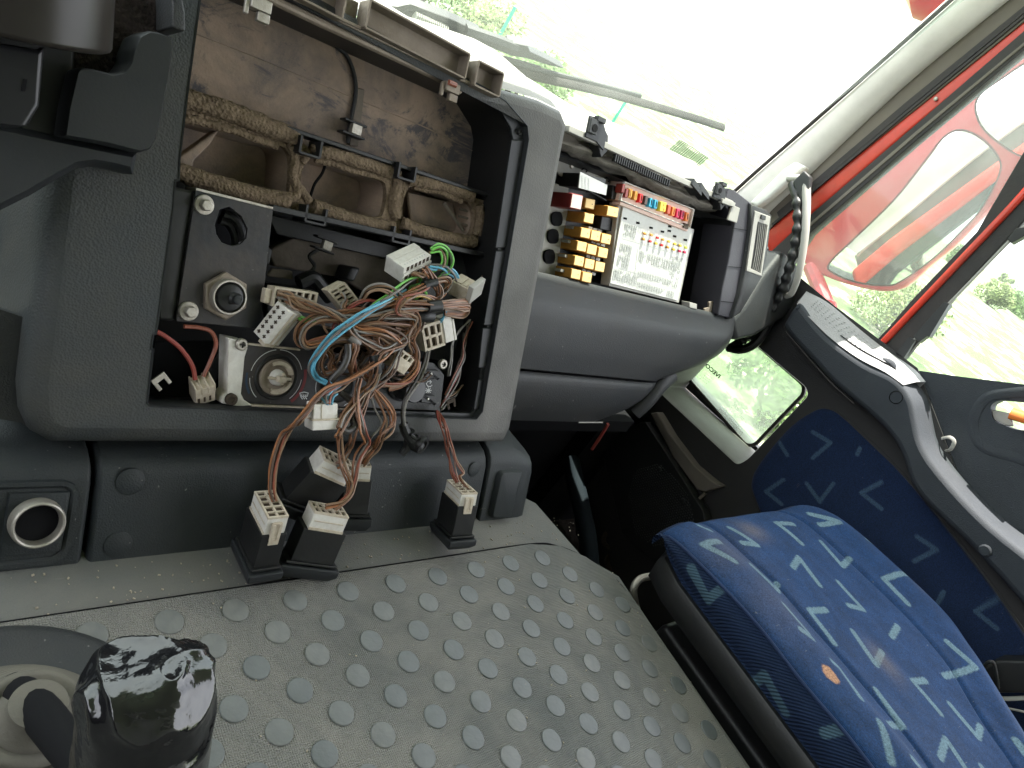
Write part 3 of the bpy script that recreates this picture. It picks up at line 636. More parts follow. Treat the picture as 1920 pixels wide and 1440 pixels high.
# ---- mounting plate, switch and bolts
dP = -.012
plt = P([(367, 357), (512, 393), (487, 617), (330, 602)], dP)
hole_ = P([(412, 393), (430, 388), (452, 405), (464, 430), (462, 446), (450, 458), (434, 461), (416, 455), (406, 440), (403, 422)], dP)
sp = empty('switch_mounting_plate', CON.w(*plt[3], dP), 'black steel plate with two bolts and a hexagonal switch collar inside the console', 'mounting plate')
fm = MB().plate(CON, plt, dP, dP - .003, holes=[hole_]); obj('plate', fm, M['blackplate'], sp, bevel=.0006)
a, b_ = CON.w(*plt[0], dP), CON.w(*plt[1], dP); fm = MB(); 
a, b_ = CON.p(367, 357, dP), CON.p(512, 393, dP); fm.box((a + b_) / 2 + CON.ey * .0012 - CON.n * .012, (b_ - a) / 2, CON.ey * .0012, CON.n * .012); obj('top_flange', fm, M['steel'], sp, bevel=.0005)
fm = MB().plate(CON, P([(325, 350), (366, 357), (330, 603), (300, 600), (300, 560)], dP - .004), dP - .004, dP - .07); obj('side_box', fm, M['black'], sp, bevel=.003)
def bolt(x, y, r, d=dP):
    o = CON.p(x, y, d); s_ = (o - EYE).length / FPX * r
    m_ = MB().lathe(o, CON.n, [(s_, 0), (s_, .0012), (s_ * .93, .0022), (s_ * .6, .0026)], 28); fl = obj('bolt', m_, M['steel'], sp, ang=40)
    hx = [CON.ex * math.cos(q) + CON.ey * math.sin(q) for q in [math.radians(60 * k + 12) for k in range(6)]]
    m_ = MB().loft([[o + h * s_ * .62 + CON.n * .002 for h in hx], [o + h * s_ * .62 + CON.n * .0075 for h in hx], [o + h * s_ * .52 + CON.n * .0088 for h in hx]], True, False, True)
    obj('hex_head', m_, M['steel'], fl, bevel=.0005)
bolt(382, 384, 17); bolt(353, 583, 17)
o = CON.p(420, 554, dP); s_ = (o - EYE).length / FPX
hx = [CON.ex * math.cos(q) + CON.ey * math.sin(q) for q in [math.radians(60 * k + 38) for k in range(6)]]
fm = MB().loft([[o + h * s_ * 42 for h in hx], [o + h * s_ * 42 + CON.n * .005 for h in hx], [o + h * s_ * 39 + CON.n * .0062 for h in hx], [o + h * s_ * 30 + CON.n * .0062 for h in hx]], True, True, True)
hn = obj('hexagonal_collar', fm, M['rail'], sp, bevel=.0005)
fm = MB().lathe(o, CON.n, [(s_ * 31, .005), (s_ * 31, .012), (s_ * 29.5, .0135), (s_ * 27, .0135), (s_ * 26, .010), (s_ * 25.5, .006)], 36); obj('threaded_ring', fm, M['steel'], hn)
fm = MB().lathe(o, CON.n, [(s_ * 25, .006), (s_ * 25, .011), (s_ * 22, .0145), (s_ * 12, .0165), (.0003, .017)], 32); dm = obj('switch_boss', fm, M['black'], sp)
fm = MB(); tipd = (CON.p(448, 564, dP + .03) - o).normalized()
fm.tube([o + CON.n * .015, o + CON.n * .020 + CON.ex * .004, CON.p(446, 562, dP + .026)], lambda t_: .0062 - .0018 * t_, 10, 4, flat=.75); obj('switch_stem', fm, M['black'], dm, ang=60)
fm = MB().lathe(CON.p(447, 562, dP + .0262), (CON.p(446, 562, dP + .03) - o), [(.0042, -.004), (.0042, .0005), (.003, .001), (.0016, .001)], 16); obj('stem_tip', fm, M['plastic'], dm)
fm = MB(); fm.tube([CON.p(*a_, -.03) for a_ in [(418, 400), (438, 408), (452, 430), (456, 452)]], .0042, 10, 5); fm.tube([CON.p(*a_, -.034) for a_ in [(412, 412), (428, 418), (440, 436), (444, 458)]], .0045, 10, 5); obj('cable', fm, M['black'], sp)
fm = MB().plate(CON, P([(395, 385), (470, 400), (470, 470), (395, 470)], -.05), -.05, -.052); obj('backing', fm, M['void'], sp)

# ---- left panel beyond frame: covers area under the steering column
fm = MB(); q = P([(-60, 560), (60, 600), (60, 806), (40, 793), (-60, 775)], -.03)
fm.plate(CON, q, -.03, -.05); obj('knee_panel', fm, M['grain_dark'], cr_)
# ================================================================== HEATER CONTROL PANEL
dH = -.012
hp = empty('heater_control_panel', CON.p(630, 760, dH), 'loose black heater control panel with dials, warm and cold arcs and two push buttons', 'heater panel')
body = P([(455, 645), (560, 655), (812, 680), (829, 702), (826, 775), (815, 770), (470, 757), (440, 738), (436, 665)], dH)
fm = MB().plate(CON, body, dH, dH - .003); obj('face_plate', fm, M['blackplate'], hp, bevel=.0008)
wl = P([(428, 633), (462, 640), (464, 652), (459, 668), (456, 700), (452, 738), (458, 750), (474, 760), (440, 762), (415, 756), (418, 742), (426, 735)], dH + .001)
fm = MB().plate(CON, wl, dH + .0015, dH - .020); obj('white_bracket', fm, M['white'], hp, bevel=.0012)
for c, mt in (((451, 645), 'steel'), ((432, 748), 'rust'), ((828, 682), 'steel')):
    o = CON.p(*c, dH + .0015); fm = MB().lathe(o, CON.n, [(.0058, 0), (.0058, .0035), (.0048, .0045), (.003, .0045), (.0026, .003)], 18); sc_ = obj('screw', fm, M[mt], hp)
    if mt == 'steel':
        fm = MB().box(o + CON.n * .0048, CON.ex * .0028, CON.ey * .0005, CON.n * .0004); fm.box(o + CON.n * .0048, CON.ey * .0028, CON.ex * .0005, CON.n * .0004); obj('screw_cross', fm, M['void'], sc_)
a, b_ = CON.p(470, 759, dH), CON.p(818, 776, dH); fm = MB().box((a + b_) / 2, (b_ - a) / 2, CON.ey * .0008, CON.n * .003); obj('plate_edge', fm, M['cream'], hp)
a, b_ = CON.p(462, 644, dH), CON.p(560, 655, dH); fm = MB().box((a + b_) / 2, (b_ - a) / 2, CON.ey * .0008, CON.n * .003); obj('plate_edge', fm, M['cream'], hp)
rp_ = P([(775, 676), (813, 681), (832, 703), (824, 770), (760, 765), (768, 700)], dH)
fm = MB().plate(CON, rp_, dH + .0012, dH - .001); obj('switch_plate', fm, M['dashgrey'], hp, bevel=.0006)
def ringarc(o, r, a0, a1, w, mt, nm='printed_arc', h=.0004, par=hp):
    m_ = MB(); n = 24; L0 = []; L1 = []
    for i in range(n + 1):
        q = math.radians(a0 + (a1 - a0) * i / n); e = CON.ex * math.cos(q) + CON.ey * math.sin(q)
        L0.append(o + e * (r - w / 2) + CON.n * h); L1.append(o + e * (r + w / 2) + CON.n * h)
    m_.loft([L0, L1], False); return obj(nm, m_, mt, par)
M['pr_white'] = mat('white_print', (.5, .5, .5), .5); M['pr_red'] = mat('red_print', (.13, .018, .018), .5); M['pr_blue'] = mat('blue_print', (.02, .04, .07), .5)
oD = CON.p(518, 707, dH)
k_ = (oD - EYE).length / FPX
ringarc(oD, k_ * 50, 100, 170, k_ * 1.3, M['pr_white']); ringarc(oD, k_ * 50, 20, 92, k_ * 1.3, M['pr_white']); ringarc(oD, k_ * 50, -50, -2, k_ * 1.3, M['pr_white']); ringarc(oD, k_ * 50, 185, 230, k_ * 1.3, M['pr_white'])
ringarc(oD, k_ * 57, -50, 18, k_ * 6, M['pr_red']); ringarc(oD, k_ * 56, 175, 215, k_ * 4, M['pr_blue'])
fm = MB().lathe(oD, CON.n, [(k_ * 42, .0004), (k_ * 40, .0012), (k_ * 38, .0012), (k_ * 36, .0004)], 36, False); obj('dial_rim', fm, M['black'], hp)
fm = MB().lathe(oD, CON.n, [(k_ * 33, .0002), (k_ * 33, .0022), (k_ * 31, .003), (k_ * 26, .003), (k_ * 25, .0008), (.0005, .0006)], 36, False); obj('dial_cup', fm, mat('brown_stained_dial', (.16, .12, .09), .6, dirt=(.6, .2), dirtcol=(.3, .27, .22), dscale=60), hp)
for a0, a1 in ((15, 120), (-110, -15)):
    m_ = MB(); L = []
    for i in range(13):
        q = math.radians(a0 + (a1 - a0) * i / 12); e = CON.ex * math.cos(q) + CON.ey * math.sin(q)
        L.append([oD + e * k_ * 30 + CON.n * .002, oD + e * k_ * 30 + CON.n * .0045, oD + e * k_ * 24 + CON.n * .0045, oD + e * k_ * 22 + CON.n * .001])
    m_.loft(L, True, True, True); obj('dial_segment', m_, M['cream'], hp)
fm = MB().lathe(oD, CON.n, [(k_ * 15, 0), (k_ * 14, .006), (k_ * 11, .008), (.0004, .008)], 20); hub = obj('dial_hub', fm, M['white'], hp)
fm = MB().box(oD + CON.n * .010, CON.ex * k_ * 8, CON.ey * k_ * 5, CON.n * .004); fm.box(oD + CON.n * .007, CON.ex * k_ * 22, CON.ey * k_ * 2.5, CON.n * .002); fm.box(oD + CON.n * .008 + CON.ex * k_ * 5, CON.ex * k_ * 3, CON.ey * k_ * 11, CON.n * .002); obj('dial_key', fm, M['cream'], hub, bevel=.0008)
# second dial (below the wires), third: tall dark knob
o = CON.p(632, 722, dH); fm = MB().lathe(o, CON.n, [(k_ * 34, 0), (k_ * 33, .004), (k_ * 28, .006), (k_ * 20, .003), (.0005, .003)], 30); obj('dial_cup', fm, M['black'], hp)
ringarc(o, k_ * 46, -60, 240, k_ * 1.2, M['pr_white'])
o = CON.p(752, 722, dH); fm = MB().lathe(o, CON.n, [(k_ * 33, 0), (k_ * 33, .004), (k_ * 28, .006), (k_ * 26, .026), (k_ * 24, .028), (.0005, .0285)], 32); obj('fan_knob', fm, mat('satin_dark_knob', (.035, .035, .037), .3), hp, ang=30)
# buttons
for (x, y) in ((806, 701), (800, 748)):
    q = rnd(P([(x - 16, y - 13), (x + 15, y - 10), (x + 13, y + 11), (x - 17, y + 8)], dH + .002), .002, 3)
    fm = MB().plate(CON, q, dH + .0025, dH, holes=[offset(ccw(q), .0012)]); fr = obj('button_frame', fm, M['black'], hp)
    q2 = offset(ccw(q), .0016); fm = MB(); fm.loft([[CON.w(*a, dH + .001) for a in q2], [CON.w(*a, dH + .005) for a in q2], [CON.w(*a, dH + .0062) for a in offset(q2, .001)]], True, True, True)
    bt_ = obj('push_button', fm, M['black'], hp)
    c = CON.p(x + 3, y, dH + .0064); fm = MB().lathe(c, CON.n, [(.0016, 0), (.0013, .0005), (.0002, .0006)], 12); obj('button_lamp', fm, M['white'], bt_)
def icon(polys, d=dH + .0016, w=.00045, mt='pr_white', nm='printed_symbol'):
    m_ = MB()
    for pts in polys:
        q = [CON.p(*a, d) for a in pts]
        for a, b2 in zip(q[:-1], q[1:]):
            t_ = (b2 - a); L_ = t_.length / 2
            if L_ < 1e-6: continue
            t_.normalize(); m_.box((a + b2) / 2, t_ * (L_ + w * .5), CON.n.cross(t_) * w, CON.n * .00015)
    return obj(nm, m_, M[mt], hp)
icon([[(562, 737), (570, 735), (578, 737), (576, 743), (564, 743), (562, 737)], [(566, 740), (564, 744), (567, 748)], [(570, 740), (568, 744), (571, 748)], [(574, 740), (572, 744), (575, 748)]], dH + .0003)
icon([[(808, 716), (802, 715), (799, 720), (802, 724), (807, 725), (810, 722)], [(806, 713), (809, 716), (806, 719)]])
icon([[(799, 728), (807, 736)], [(807, 728), (799, 736)], [(803, 726), (803, 738)], [(797, 732), (809, 732)]])
icon([[(622, 755), (628, 757), (632, 752)], [(640, 741), (648, 742)], [(640, 746), (646, 747)]], dH + .0003)
# dark panel under the heater panel
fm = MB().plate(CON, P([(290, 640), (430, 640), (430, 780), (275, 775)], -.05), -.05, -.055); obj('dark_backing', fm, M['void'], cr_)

# ================================================================== CONNECTORS (oriented from three visible edges)
def cuboid(O, A, B, C, depthpt, inv=False):
    """near corner O and the far ends of its three edges -> world corner and edge vectors"""
    D0 = (depthpt - EYE).length; r = ray(*O).normalized(); o = EYE + r * D0
    s = D0 * (ray(*O).length and 1) / FPX
    cz = -(RM @ (r * D0)).z; s = cz / FPX
    e = [Vector(((q[0] - O[0]) * s, -(q[1] - O[1]) * s)) for q in (A, B, C)]
    ab, ac, bc = -e[0].dot(e[1]), -e[0].dot(e[2]), -e[1].dot(e[2])
    m_ = 1e-7
    ab, ac, bc = max(ab, m_), max(ac, m_), max(bc, m_)
    z = [-math.sqrt(ab * ac / bc), -math.sqrt(ab * bc / ac), -math.sqrt(ac * bc / ab)]
    vs = [RM.transposed() @ Vector((q.x, q.y, max(-.03, w_))) for q, w_ in zip(e, z)]
    a = vs[0]; b3 = vs[1] - a * (vs[1].dot(a) / a.length_squared); c3 = a.cross(b3).normalized(); sg = 1 if c3.dot(vs[2]) > 0 else -1
    # refine so that the three ends project exactly where the photograph has them (rotation vector + 3 lengths)
    B0 = np.array([list(a.normalized()), list(b3.normalized()), list(c3 * sg)]); L0 = np.array([vs[0].length, vs[1].length, vs[2].length])
    RN = np.array([list(r_) for r_ in RM]); on = np.array(list(o)); en = np.array(list(EYE)); tgt = np.array([A, B, C], float)
    def rot(w):
        th = np.linalg.norm(w) + 1e-12; k = w / th; K = np.array([[0, -k[2], k[1]], [k[2], 0, -k[0]], [-k[1], k[0], 0]])
        return np.eye(3) + math.sin(th) * K + (1 - math.cos(th)) * K @ K
    def fun(x):
        v = (B0 @ rot(x[:3]).T) * (L0 * np.exp(x[3:]))[:, None]; q = (on + v - en) @ RN.T
        return np.stack([960 + FPX * q[:, 0] / -q[:, 2], 720 - FPX * q[:, 1] / -q[:, 2]], 1).ravel() - tgt.ravel()
    x = np.zeros(6); lam = 1.0
    for it in range(60):
        r0 = fun(x); J = np.stack([(fun(x + np.eye(6)[i] * 1e-5) - r0) / 1e-5 for i in range(6)], 1)
        d_ = np.linalg.solve(J.T @ J + lam * np.eye(6), -J.T @ r0)
        if np.sum(fun(x + d_) ** 2) < np.sum(r0 ** 2): x = x + d_; lam *= .4
        else: lam *= 4
    v = (B0 @ rot(x[:3]).T) * (L0 * np.exp(x[3:]))[:, None]
    print('cuboid', O, 'err', round(float(np.abs(fun(x)).max()), 2), 'len mm', [round(float(np.linalg.norm(q)) * 1000) for q in v])
    return o, Vector(v[0]), Vector(v[1]), Vector(v[2])
def U(o, a, b, c):
    return lambda x, y, z: o + a * x + b * y + c * z
def ubox(m_, o, a, b, c, x0, x1, y0, y1, z0, z1):
    f = U(o, a, b, c); ctr = f((x0 + x1) / 2, (y0 + y1) / 2, (z0 + z1) / 2)
    return m_.box(ctr, a * (x1 - x0) / 2, b * (y1 - y0) / 2, c * (z1 - z0) / 2)
def slotface(m_, o, a, b, c, nu, nv, thick=.004, wall=.10, mid=.08, deep=.5):
    """open comb face lying in the a-b plane, depth along c (walls and partitions standing proud)"""
    n = c.normalized(); 
    f = U(o, a, b, n)
    def bar(x0, x1, y0, y1): m_.box((f(x0, y0, 0) + f(x1, y1, thick)) / 2, a * (x1 - x0) / 2, b * (y1 - y0) / 2, n * thick / 2)
    wa = wall * min(a.length, b.length) / a.length; wb = wall * min(a.length, b.length) / b.length
    bar(0, 1, 0, wb); bar(0, 1, 1 - wb, 1); bar(0, wa, wb, 1 - wb); bar(1 - wa, 1, wb, 1 - wb)
    for i in range(1, nu): bar(i / nu - wa * .45, i / nu + wa * .45, wb, 1 - wb)
    for j in range(1, nv): bar(wa, 1 - wa, j / nv - wb * .5, j / nv + wb * .5)
grpC = 'unplugged cream connectors in the wire tangle'
def connector(name, label, O, A, B, C, d, mt='cream', face=None, nu=6, nv=2, plane=CON, latch=None, grp=grpC, flip=False):
    o, a, b, c = cuboid(O, A, B, C, plane.p(O[0], O[1], d))
    root = empty(name, o + (a + b + c) / 2, label, 'connector', grp)
    m_ = MB()
    if face == 'ab':
        # open face at c=0: body starts a bit inside
        t_ = min(.22, .004 / c.length); ubox(m_, o, a, b, c, 0, 1, 0, 1, t_, 1)
        k = MB(); slotface(k, o, a, b, c * 1.0, nu, nv, thick=c.length * t_ )
        f0 = MB(); ubox(f0, o, a, b, c, .05, .95, .05, .95, t_ - .02, t_ - .001)
        obj('housing', m_, M[mt], root, bevel=.0006); obj('terminal_comb', k, M[mt], root); obj('socket_floor', f0, M['slot'], root)
    else:
        ubox(m_, o, a, b, c, 0, 1, 0, 1, 0, 1); obj('housing', m_, M[mt], root, bevel=.0008)
    return root, o, a, b, c
# K1 large white at the top
root, o, a, b, c = connector('plug_connector', 'large clean white plug connector at the top of the tangle, comb face turned down right', (758, 503), (724, 480), (809, 478), (753, 531), .035, 'white')
m_ = MB()
for i in range(6): ubox(m_, o, a, b, c, -.012, .0, .10 + i * .145, .19 + i * .145, .04, .30); 
for i in range(6): ubox(m_, o, a, b, c, -.012, .0, .08 + i * .145, .19 + i * .145, .62, .95)
obj('terminal_slot', m_, M['slot'], root)
m_ = MB(); ubox(m_, o, a, b, c, -.06, .0, -.01, 1.01, .36, .54); ubox(m_, o, a, b, c, .30, .36, .05, .95, -.05, 0); ubox(m_, o, a, b, c, .62, 1.0, .0, 1.0, -.04, 0); obj('rib', m_, M['white'], root, bevel=.0004)
m_ = MB(); 
for i in range(9): ubox(m_, o, a, b, c, .14, .20, .12 + i * .09, .15 + i * .09, -.012, 0)
obj('printed_tick', m_, M['print'], root)
# K2
root, o, a, b, c = connector('plug_connector', 'small cream plug connector with a torn dirty flap at the right edge of the tangle', (884, 546), (846, 526), (902, 532), (877, 570), .03, 'cream')
m_ = MB(); ubox(m_, o, a, b, c, -.10, .15, -.1, 1.2, -.35, .9); obj('flap', m_, M['lightgrey'], root, bevel=.001)
m_ = MB(); ubox(m_, o, a, b, c, .3, .5, .1, .4, -.06, 0); ubox(m_, o, a, b, c, .55, .95, .1, .9, -.08, 0); obj('rib', m_, M['cream'], root, bevel=.0004)
# K3 : cross slots
root, o, a, b, c = connector('plug_connector', 'white block connector with two rows of cross shaped sockets', (543, 585), (496, 644), (521, 563), (568, 592), .02, 'white')
for r in range(2):
    for k in range(6):
        m_ = MB(); x = .12 + k * .152; y = .27 + r * .46
        la, lb = a.length, b.length; w1 = .0007; w2 = .0019
        cc = o + a * x + b * y - c.normalized() * .00025; ua, ub_ = a.normalized(), b.normalized(); un = c.normalized() * .0003
        m_.box(cc, ua * w2, ub_ * w1, un); m_.box(cc - c.normalized() * .0001, ua * w1, ub_ * w2, un); obj('cross_socket', m_, M['slot'], root)
m_ = MB(); ubox(m_, o, a, b, c, .02, .98, -.05, 0, .3, .42); ubox(m_, o, a, b, c, .02, .98, -.05, 0, .62, .74); ubox(m_, o, a, b, c, .96, 1.1, .05, .5, .1, .8); obj('rib', m_, M['cream'], root, bevel=.0004)
# planar helper for the frontal ones
def planar(name, label, q0, qa, qb, d, depth, mt, nu, nv, tilt=0):
    o = CON.p(*q0, d); a = CON.p(*qa, d) - o; b = CON.p(*qb, d) - o; c = a.cross(b).normalized(); c = (c if c.dot(CON.n) < 0 else -c) * depth
    root = empty(name, o + (a + b + c) / 2, label, 'connector', grpC); t_ = .004 / depth
    m_ = MB(); ubox(m_, o, a, b, c, 0, 1, 0, 1, t_, 1); obj('housing', m_, M[mt], root, bevel=.0006)
    k = MB(); slotface(k, o, a, b, c, nu, nv, thick=.004, wall=.11); obj('terminal_comb', k, M[mt], root)
    f0 = MB(); ubox(f0, o, a, b, c, .04, .96, .04, .96, t_ - .03, t_ - .001); obj('socket_floor', f0, M['slot'], root)
    return root, o, a, b, c
root, o, a, b, c = planar('plug_connector', 'brown stained open comb connector behind the white cross socket block', (516, 538), (597, 549), (510, 574), .004, .016, 'cream', 6, 2)
m_ = MB(); ubox(m_, o, a, b, c, -.16, -.02, .15, .9, .2, .7); obj('latch', m_, M['cream'], root, bevel=.001)
root, o, a, b, c = planar('plug_connector', 'small grey stained connector turned on its corner above the wire knot', (647, 529), (676, 566), (615, 546), .006, .014, 'cream', 5, 2)
root, o, a, b, c = planar('plug_connector', 'cream stained comb connector under the black taped bundle on the right', (790, 612), (828, 600), (798, 660), .012, .015, 'cream', 3, 2)
m_ = MB(); ubox(m_, o, a, b, c, 1.0, 1.45, -.08, .92, -.1, .9); ubox(m_, o, a, b, c, 1.5, 1.62, .1, .95, 0, .6); obj('side_shell', m_, M['white'], root, bevel=.001)
root, o, a, b, c = planar('plug_connector', 'dirty cream connector half buried in wires above the black fan knob', (753, 654), (779, 672), (730, 684), .03, .014, 'cream', 3, 1)
m_ = MB(); ubox(m_, o, a, b, c, .05, 1.0, .35, 1.05, -.12, .3); obj('cover', m_, M['cream'], root, bevel=.001)
# K8 hanging white block
o = CON.p(588, 758, .045); a = CON.p(634, 757, .045) - o; dn = (CON.p(587, 807, .045) - o); c = a.cross(dn).normalized(); c = (c if c.dot(CON.n) < 0 else -c) * .014
root = empty('plug_connector', o + dn, 'square milky white plug with a rim hanging over the lower edge of the opening', 'connector', grpC)
m_ = MB(); ubox(m_, o, a, dn, c, 0, 1, 0, .62, 0, 1); obj('housing', m_, M['white'], root, bevel=.0012)
m_ = MB(); ubox(m_, o, a, dn, c, -.06, 1.02, .60, 1.0, -.12, 1.05); obj('skirt', m_, M['white'], root, bevel=.0012)
m_ = MB(); ubox(m_, o, a, dn, c, -.08, 1.08, .57, .62, -.18, 1.0); ubox(m_, o, a, dn, c, .30, .34, .02, .57, -.05, 0); obj('rim', m_, M['cream'], root, bevel=.0005)
# K9 three slot
root, o, a, b, c = connector('plug_connector', 'yellowed three way connector on two red brown leads at the lower left of the opening', (366, 734), (404, 723), (353, 709), (367, 762), -.004, 'cream', grp=None)
m_ = MB()
for i in range(3): ubox(m_, o, a, b, c, .12 + i * .28, .22 + i * .28, -.02, 0, .55, .85)
obj('terminal_slot', m_, M['slot'], root)
m_ = MB()
for i in range(4): ubox(m_, o, a, b, c, -.0 + i * .31, .08 + i * .31, -.03, 1.0, -.12, .35)
obj('rib', m_, M['cream'], root, bevel=.0005)
fm = MB(); fm.tube([CON.p(*q, -.01) for q in [(294, 622), (312, 632), (340, 655), (360, 685), (366, 712)]], .0021, 8, 6); tag(obj('lead_wire', fm, M['w_red']), 'thick red lead running to the three way connector', 'wire')
fm = MB(); fm.tube([CON.p(*q, -.012) for q in [(345, 612), (372, 614), (396, 622), (405, 645), (395, 675), (381, 706)]], .0019, 8, 6); tag(obj('lead_wire', fm, M['w_rust']), 'thin brown lead curving down to the three way connector', 'wire')
# little U clips
def uclip(x, y, s, rot, mt, label, d=-.015):
    o = CON.p(x, y, d); e1 = CON.ex * math.cos(rot) + CON.ey * math.sin(rot); e2 = CON.n.cross(e1); m_ = MB()
    k = (o - EYE).length / FPX * s
    m_.box(o + e2 * k * .6, e1 * k, e2 * k * .4, CON.n * .0008); m_.box(o - e2 * k * .3 + e1 * k * .75, e1 * k * .25, e2 * k * .55, CON.n * .0008); m_.box(o - e2 * k * .3 - e1 * k * .75, e1 * k * .25, e2 * k * .55, CON.n * .0008)
    tag(obj('metal_clip', m_, M[mt], bevel=.0004), label, 'clip')
uclip(303, 716, 13, .75, 'steel', 'bright forked metal clip in the lower left corner of the opening')
uclip(846, 757, 10, .4, 'rust', 'small dark forked metal clip to the right of the heater panel')
fm = MB().plate(CON, P([(392, 690), (412, 660), (418, 690), (405, 715), (392, 718)], -.045), -.045, -.047); obj('grey_tab', fm, M['dashgrey'], cr_, bevel=.001)

# ================================================================== ROCKER SWITCH MODULES hanging on their wires
def switch(label, O, A, B, C, Z=None, depth=None, ratio=2.6, capw=.12, cap2=True, sl=5):
    base = BOX.p(O[0], O[1], depth)
    o, a, b, c = cuboid(O, A, B, C, base)
    L = c.length; cn = c.normalized()
    root = empty('rocker_switch', o + c * (1 + ratio), label, 'switch', 'dashboard rocker switches hanging by their plugs')
    pl_ = MB(); ubox(pl_, o, a, b, c, 0, 1, 0, 1, .12, 1); pg = obj('plug', pl_, M['white'], root, bevel=.0006)
    k = MB(); slotface(k, o, a, b, c, sl if a.length > b.length else 2, 2 if a.length > b.length else sl, thick=L * .12, wall=.09); obj('terminal_comb', k, M['cream'], pg)
    f0 = MB(); ubox(f0, o, a, b, c, .05, .95, .05, .95, .11, .119); obj('comb_floor', f0, M['slot'], pg)
    long_a = a.length > b.length
    r_ = MB()
    if long_a: ubox(r_, o, a, b, c, .08, .92, -.04, 0, .45, .52); ubox(r_, o, a, b, c, 0, 1, -.05, 0, .85, 1.0); ubox(r_, o, a, b, c, -.07, 0, .25, .75, .3, 1.25)
    else: ubox(r_, o, a, b, c, -.04, 0, .08, .92, .45, .52); ubox(r_, o, a, b, c, -.05, 0, 0, 1, .85, 1.0)
    obj('plug_rib', r_, M['cream'], pg, bevel=.0004)
    if long_a:
        r_ = MB(); ubox(r_, o, a, b, c, -.09, -.06, .25, .42, .35, 1.3); ubox(r_, o, a, b, c, -.09, -.06, .58, .75, .35, 1.3); ubox(r_, o, a, b, c, -.09, -.06, .25, .75, 1.2, 1.5); obj('plug_latch', r_, M['cream'], pg, bevel=.0005)
    ratio *= 1.26; h = 1 + ratio
    print('switch bottom z', round(min((o + c * h).z, (o + c * h + a).z, (o + c * h + b).z), 4), 'y gap', round((o + c * h + b - BOX.o).dot(BOX.n), 3))
    bd = MB(); ubox(bd, o, a, b, c, -.05, 1.05, -.12, 1.12, .97, h * .74); ubox(bd, o, a, b, c, -.12, 1.12, -.24, 1.24, h * .74, h * .78); bdy = obj('switch_body', bd, M['black'], root, bevel=.0010)
    ns = MB()
    if long_a: ubox(ns, o, a, b, c, .3, .36, .02, .04, 1.6, 1.75); ubox(ns, o, a, b, c, .65, .71, .02, .04, 1.6, 1.75)
    else: ubox(ns, o, a, b, c, .03, .06, .3, .36, 1.6, 1.75); ubox(ns, o, a, b, c, .03, .06, .65, .71, 1.6, 1.75)
    obj('latch_notch', ns, M['void'], bdy)
    # rocker cap: rounded trapezoid hollow tray at the far end
    f = U(o, a, b, c); w = .16
    def ringp(x0, x1, y0, y1, z): return [f(x0, y0, z), f(x1, y0, z), f(x1, y1, z), f(x0, y1, z)]
    cp = MB(); z0, z1 = h * .80, h
    cp.loft([ringp(-w * 1.3, 1 + w * 1.3, -w * 2.2, 1 + w * 2.2, z0), ringp(-w * 1.3, 1 + w * 1.3, -w * 2.2, 1 + w * 2.2, (z0 + z1) / 2), ringp(-.02, 1 + w * .5, -w, 1 + w, z1)], True, True, True)
    obj('rocker_cap', cp, M['plastic'], root, bevel=.0016, seg=3)
    cp = MB(); ubox(cp, o, a, b, c, .06, .94, .06, .94, h * .77, h * .81); obj('cap_neck', cp, M['void'], root)
    return o, a, b, c
sw = []
sw.append(switch('leftmost hanging switch, its white plug and latch turned to the right', (503, 971), (477, 921), (542, 967), (494, 1004), depth=.074, ratio=2.25))
sw.append(switch('hanging switch in front of the pair, upright white comb plug facing forward', (591, 959), (579, 938), (655, 970), (577, 992), depth=.062, ratio=2.2))
sw.append(switch('hanging switch leaning left behind the front ones, white plug uppermost', (610, 861), (600, 835), (666, 887), (588, 886), depth=.052, ratio=2.5))
sw.append(switch('hanging switch standing behind the leaning one with only its cream plug clear', (697, 874), (692, 865), (655, 872), (693, 903), depth=.026, ratio=2.6))
sw.append(switch('lone hanging switch on the right on red wires near the end block', (866, 925), (838, 899), (896, 924), (861, 950), depth=.058, ratio=2.6))

# ================================================================== WIRING HARNESS
har = empty('wiring_harness', CON.p(690, 640, .02), 'tangled harness of brown, blue and green wires spilling out of the console', 'wiring harness')
Zc = lambda x, y: (460 + x / 4.174, 480 + y / 4.174)
wn = [0]
def wires(path, n, spread, cols, r=.00118, tw=1.2, seg=7, nm='wire', jit=.0012):
    base = catmull(path, seg)
    m = len(base)
    for k in range(n):
        ph = 2 * math.pi * k / max(1, n) + random.uniform(-.4, .4); rad = spread * math.sqrt(random.uniform(.15, 1)) if n > 1 else 0
        tw_ = tw * random.uniform(.6, 1.3); off = Vector((random.uniform(0, 90), random.uniform(0, 90), 0)); up = Vector((.3, -.6, .7)).normalized(); pts = []
        for i, p in enumerate(base):
            a_, b3 = base[max(0, i - 1)], base[min(m - 1, i + 1)]; t_ = (b3 - a_).normalized() if (b3 - a_).length > 1e-9 else Vector((1, 0, 0))
            u_ = (up - t_ * up.dot(t_)).normalized(); s_ = t_.cross(u_); q = ph + tw_ * i / m * 2 * math.pi * .5
            w_ = math.sin(math.pi * min(1, max(0, i / (m - 1)))) ; fl = 1 + .5 * w_
            nz = Vector((noise.noise(p * 35 + off), noise.noise(p * 35 - off), noise.noise(p * 35 + off * 2))) * jit * 2.0
            pts.append(p + (u_ * math.cos(q) + s_ * math.sin(q)) * rad * fl + nz * w_)
        m_ = MB().tube(pts, r, 6); cname = cols[k % len(cols)]
        obj(nm, m_, M['w_' + cname], har, fixn=False); wn[0] += 1
def CZ(*pts): return [CON.p(*Zc(x, y), d) for x, y, d in pts]
def CP(*pts): return [CON.p(x, y, d) for x, y, d in pts]
def BP(*pts): return [BOX.p(x, y, d) for x, y, d in pts]
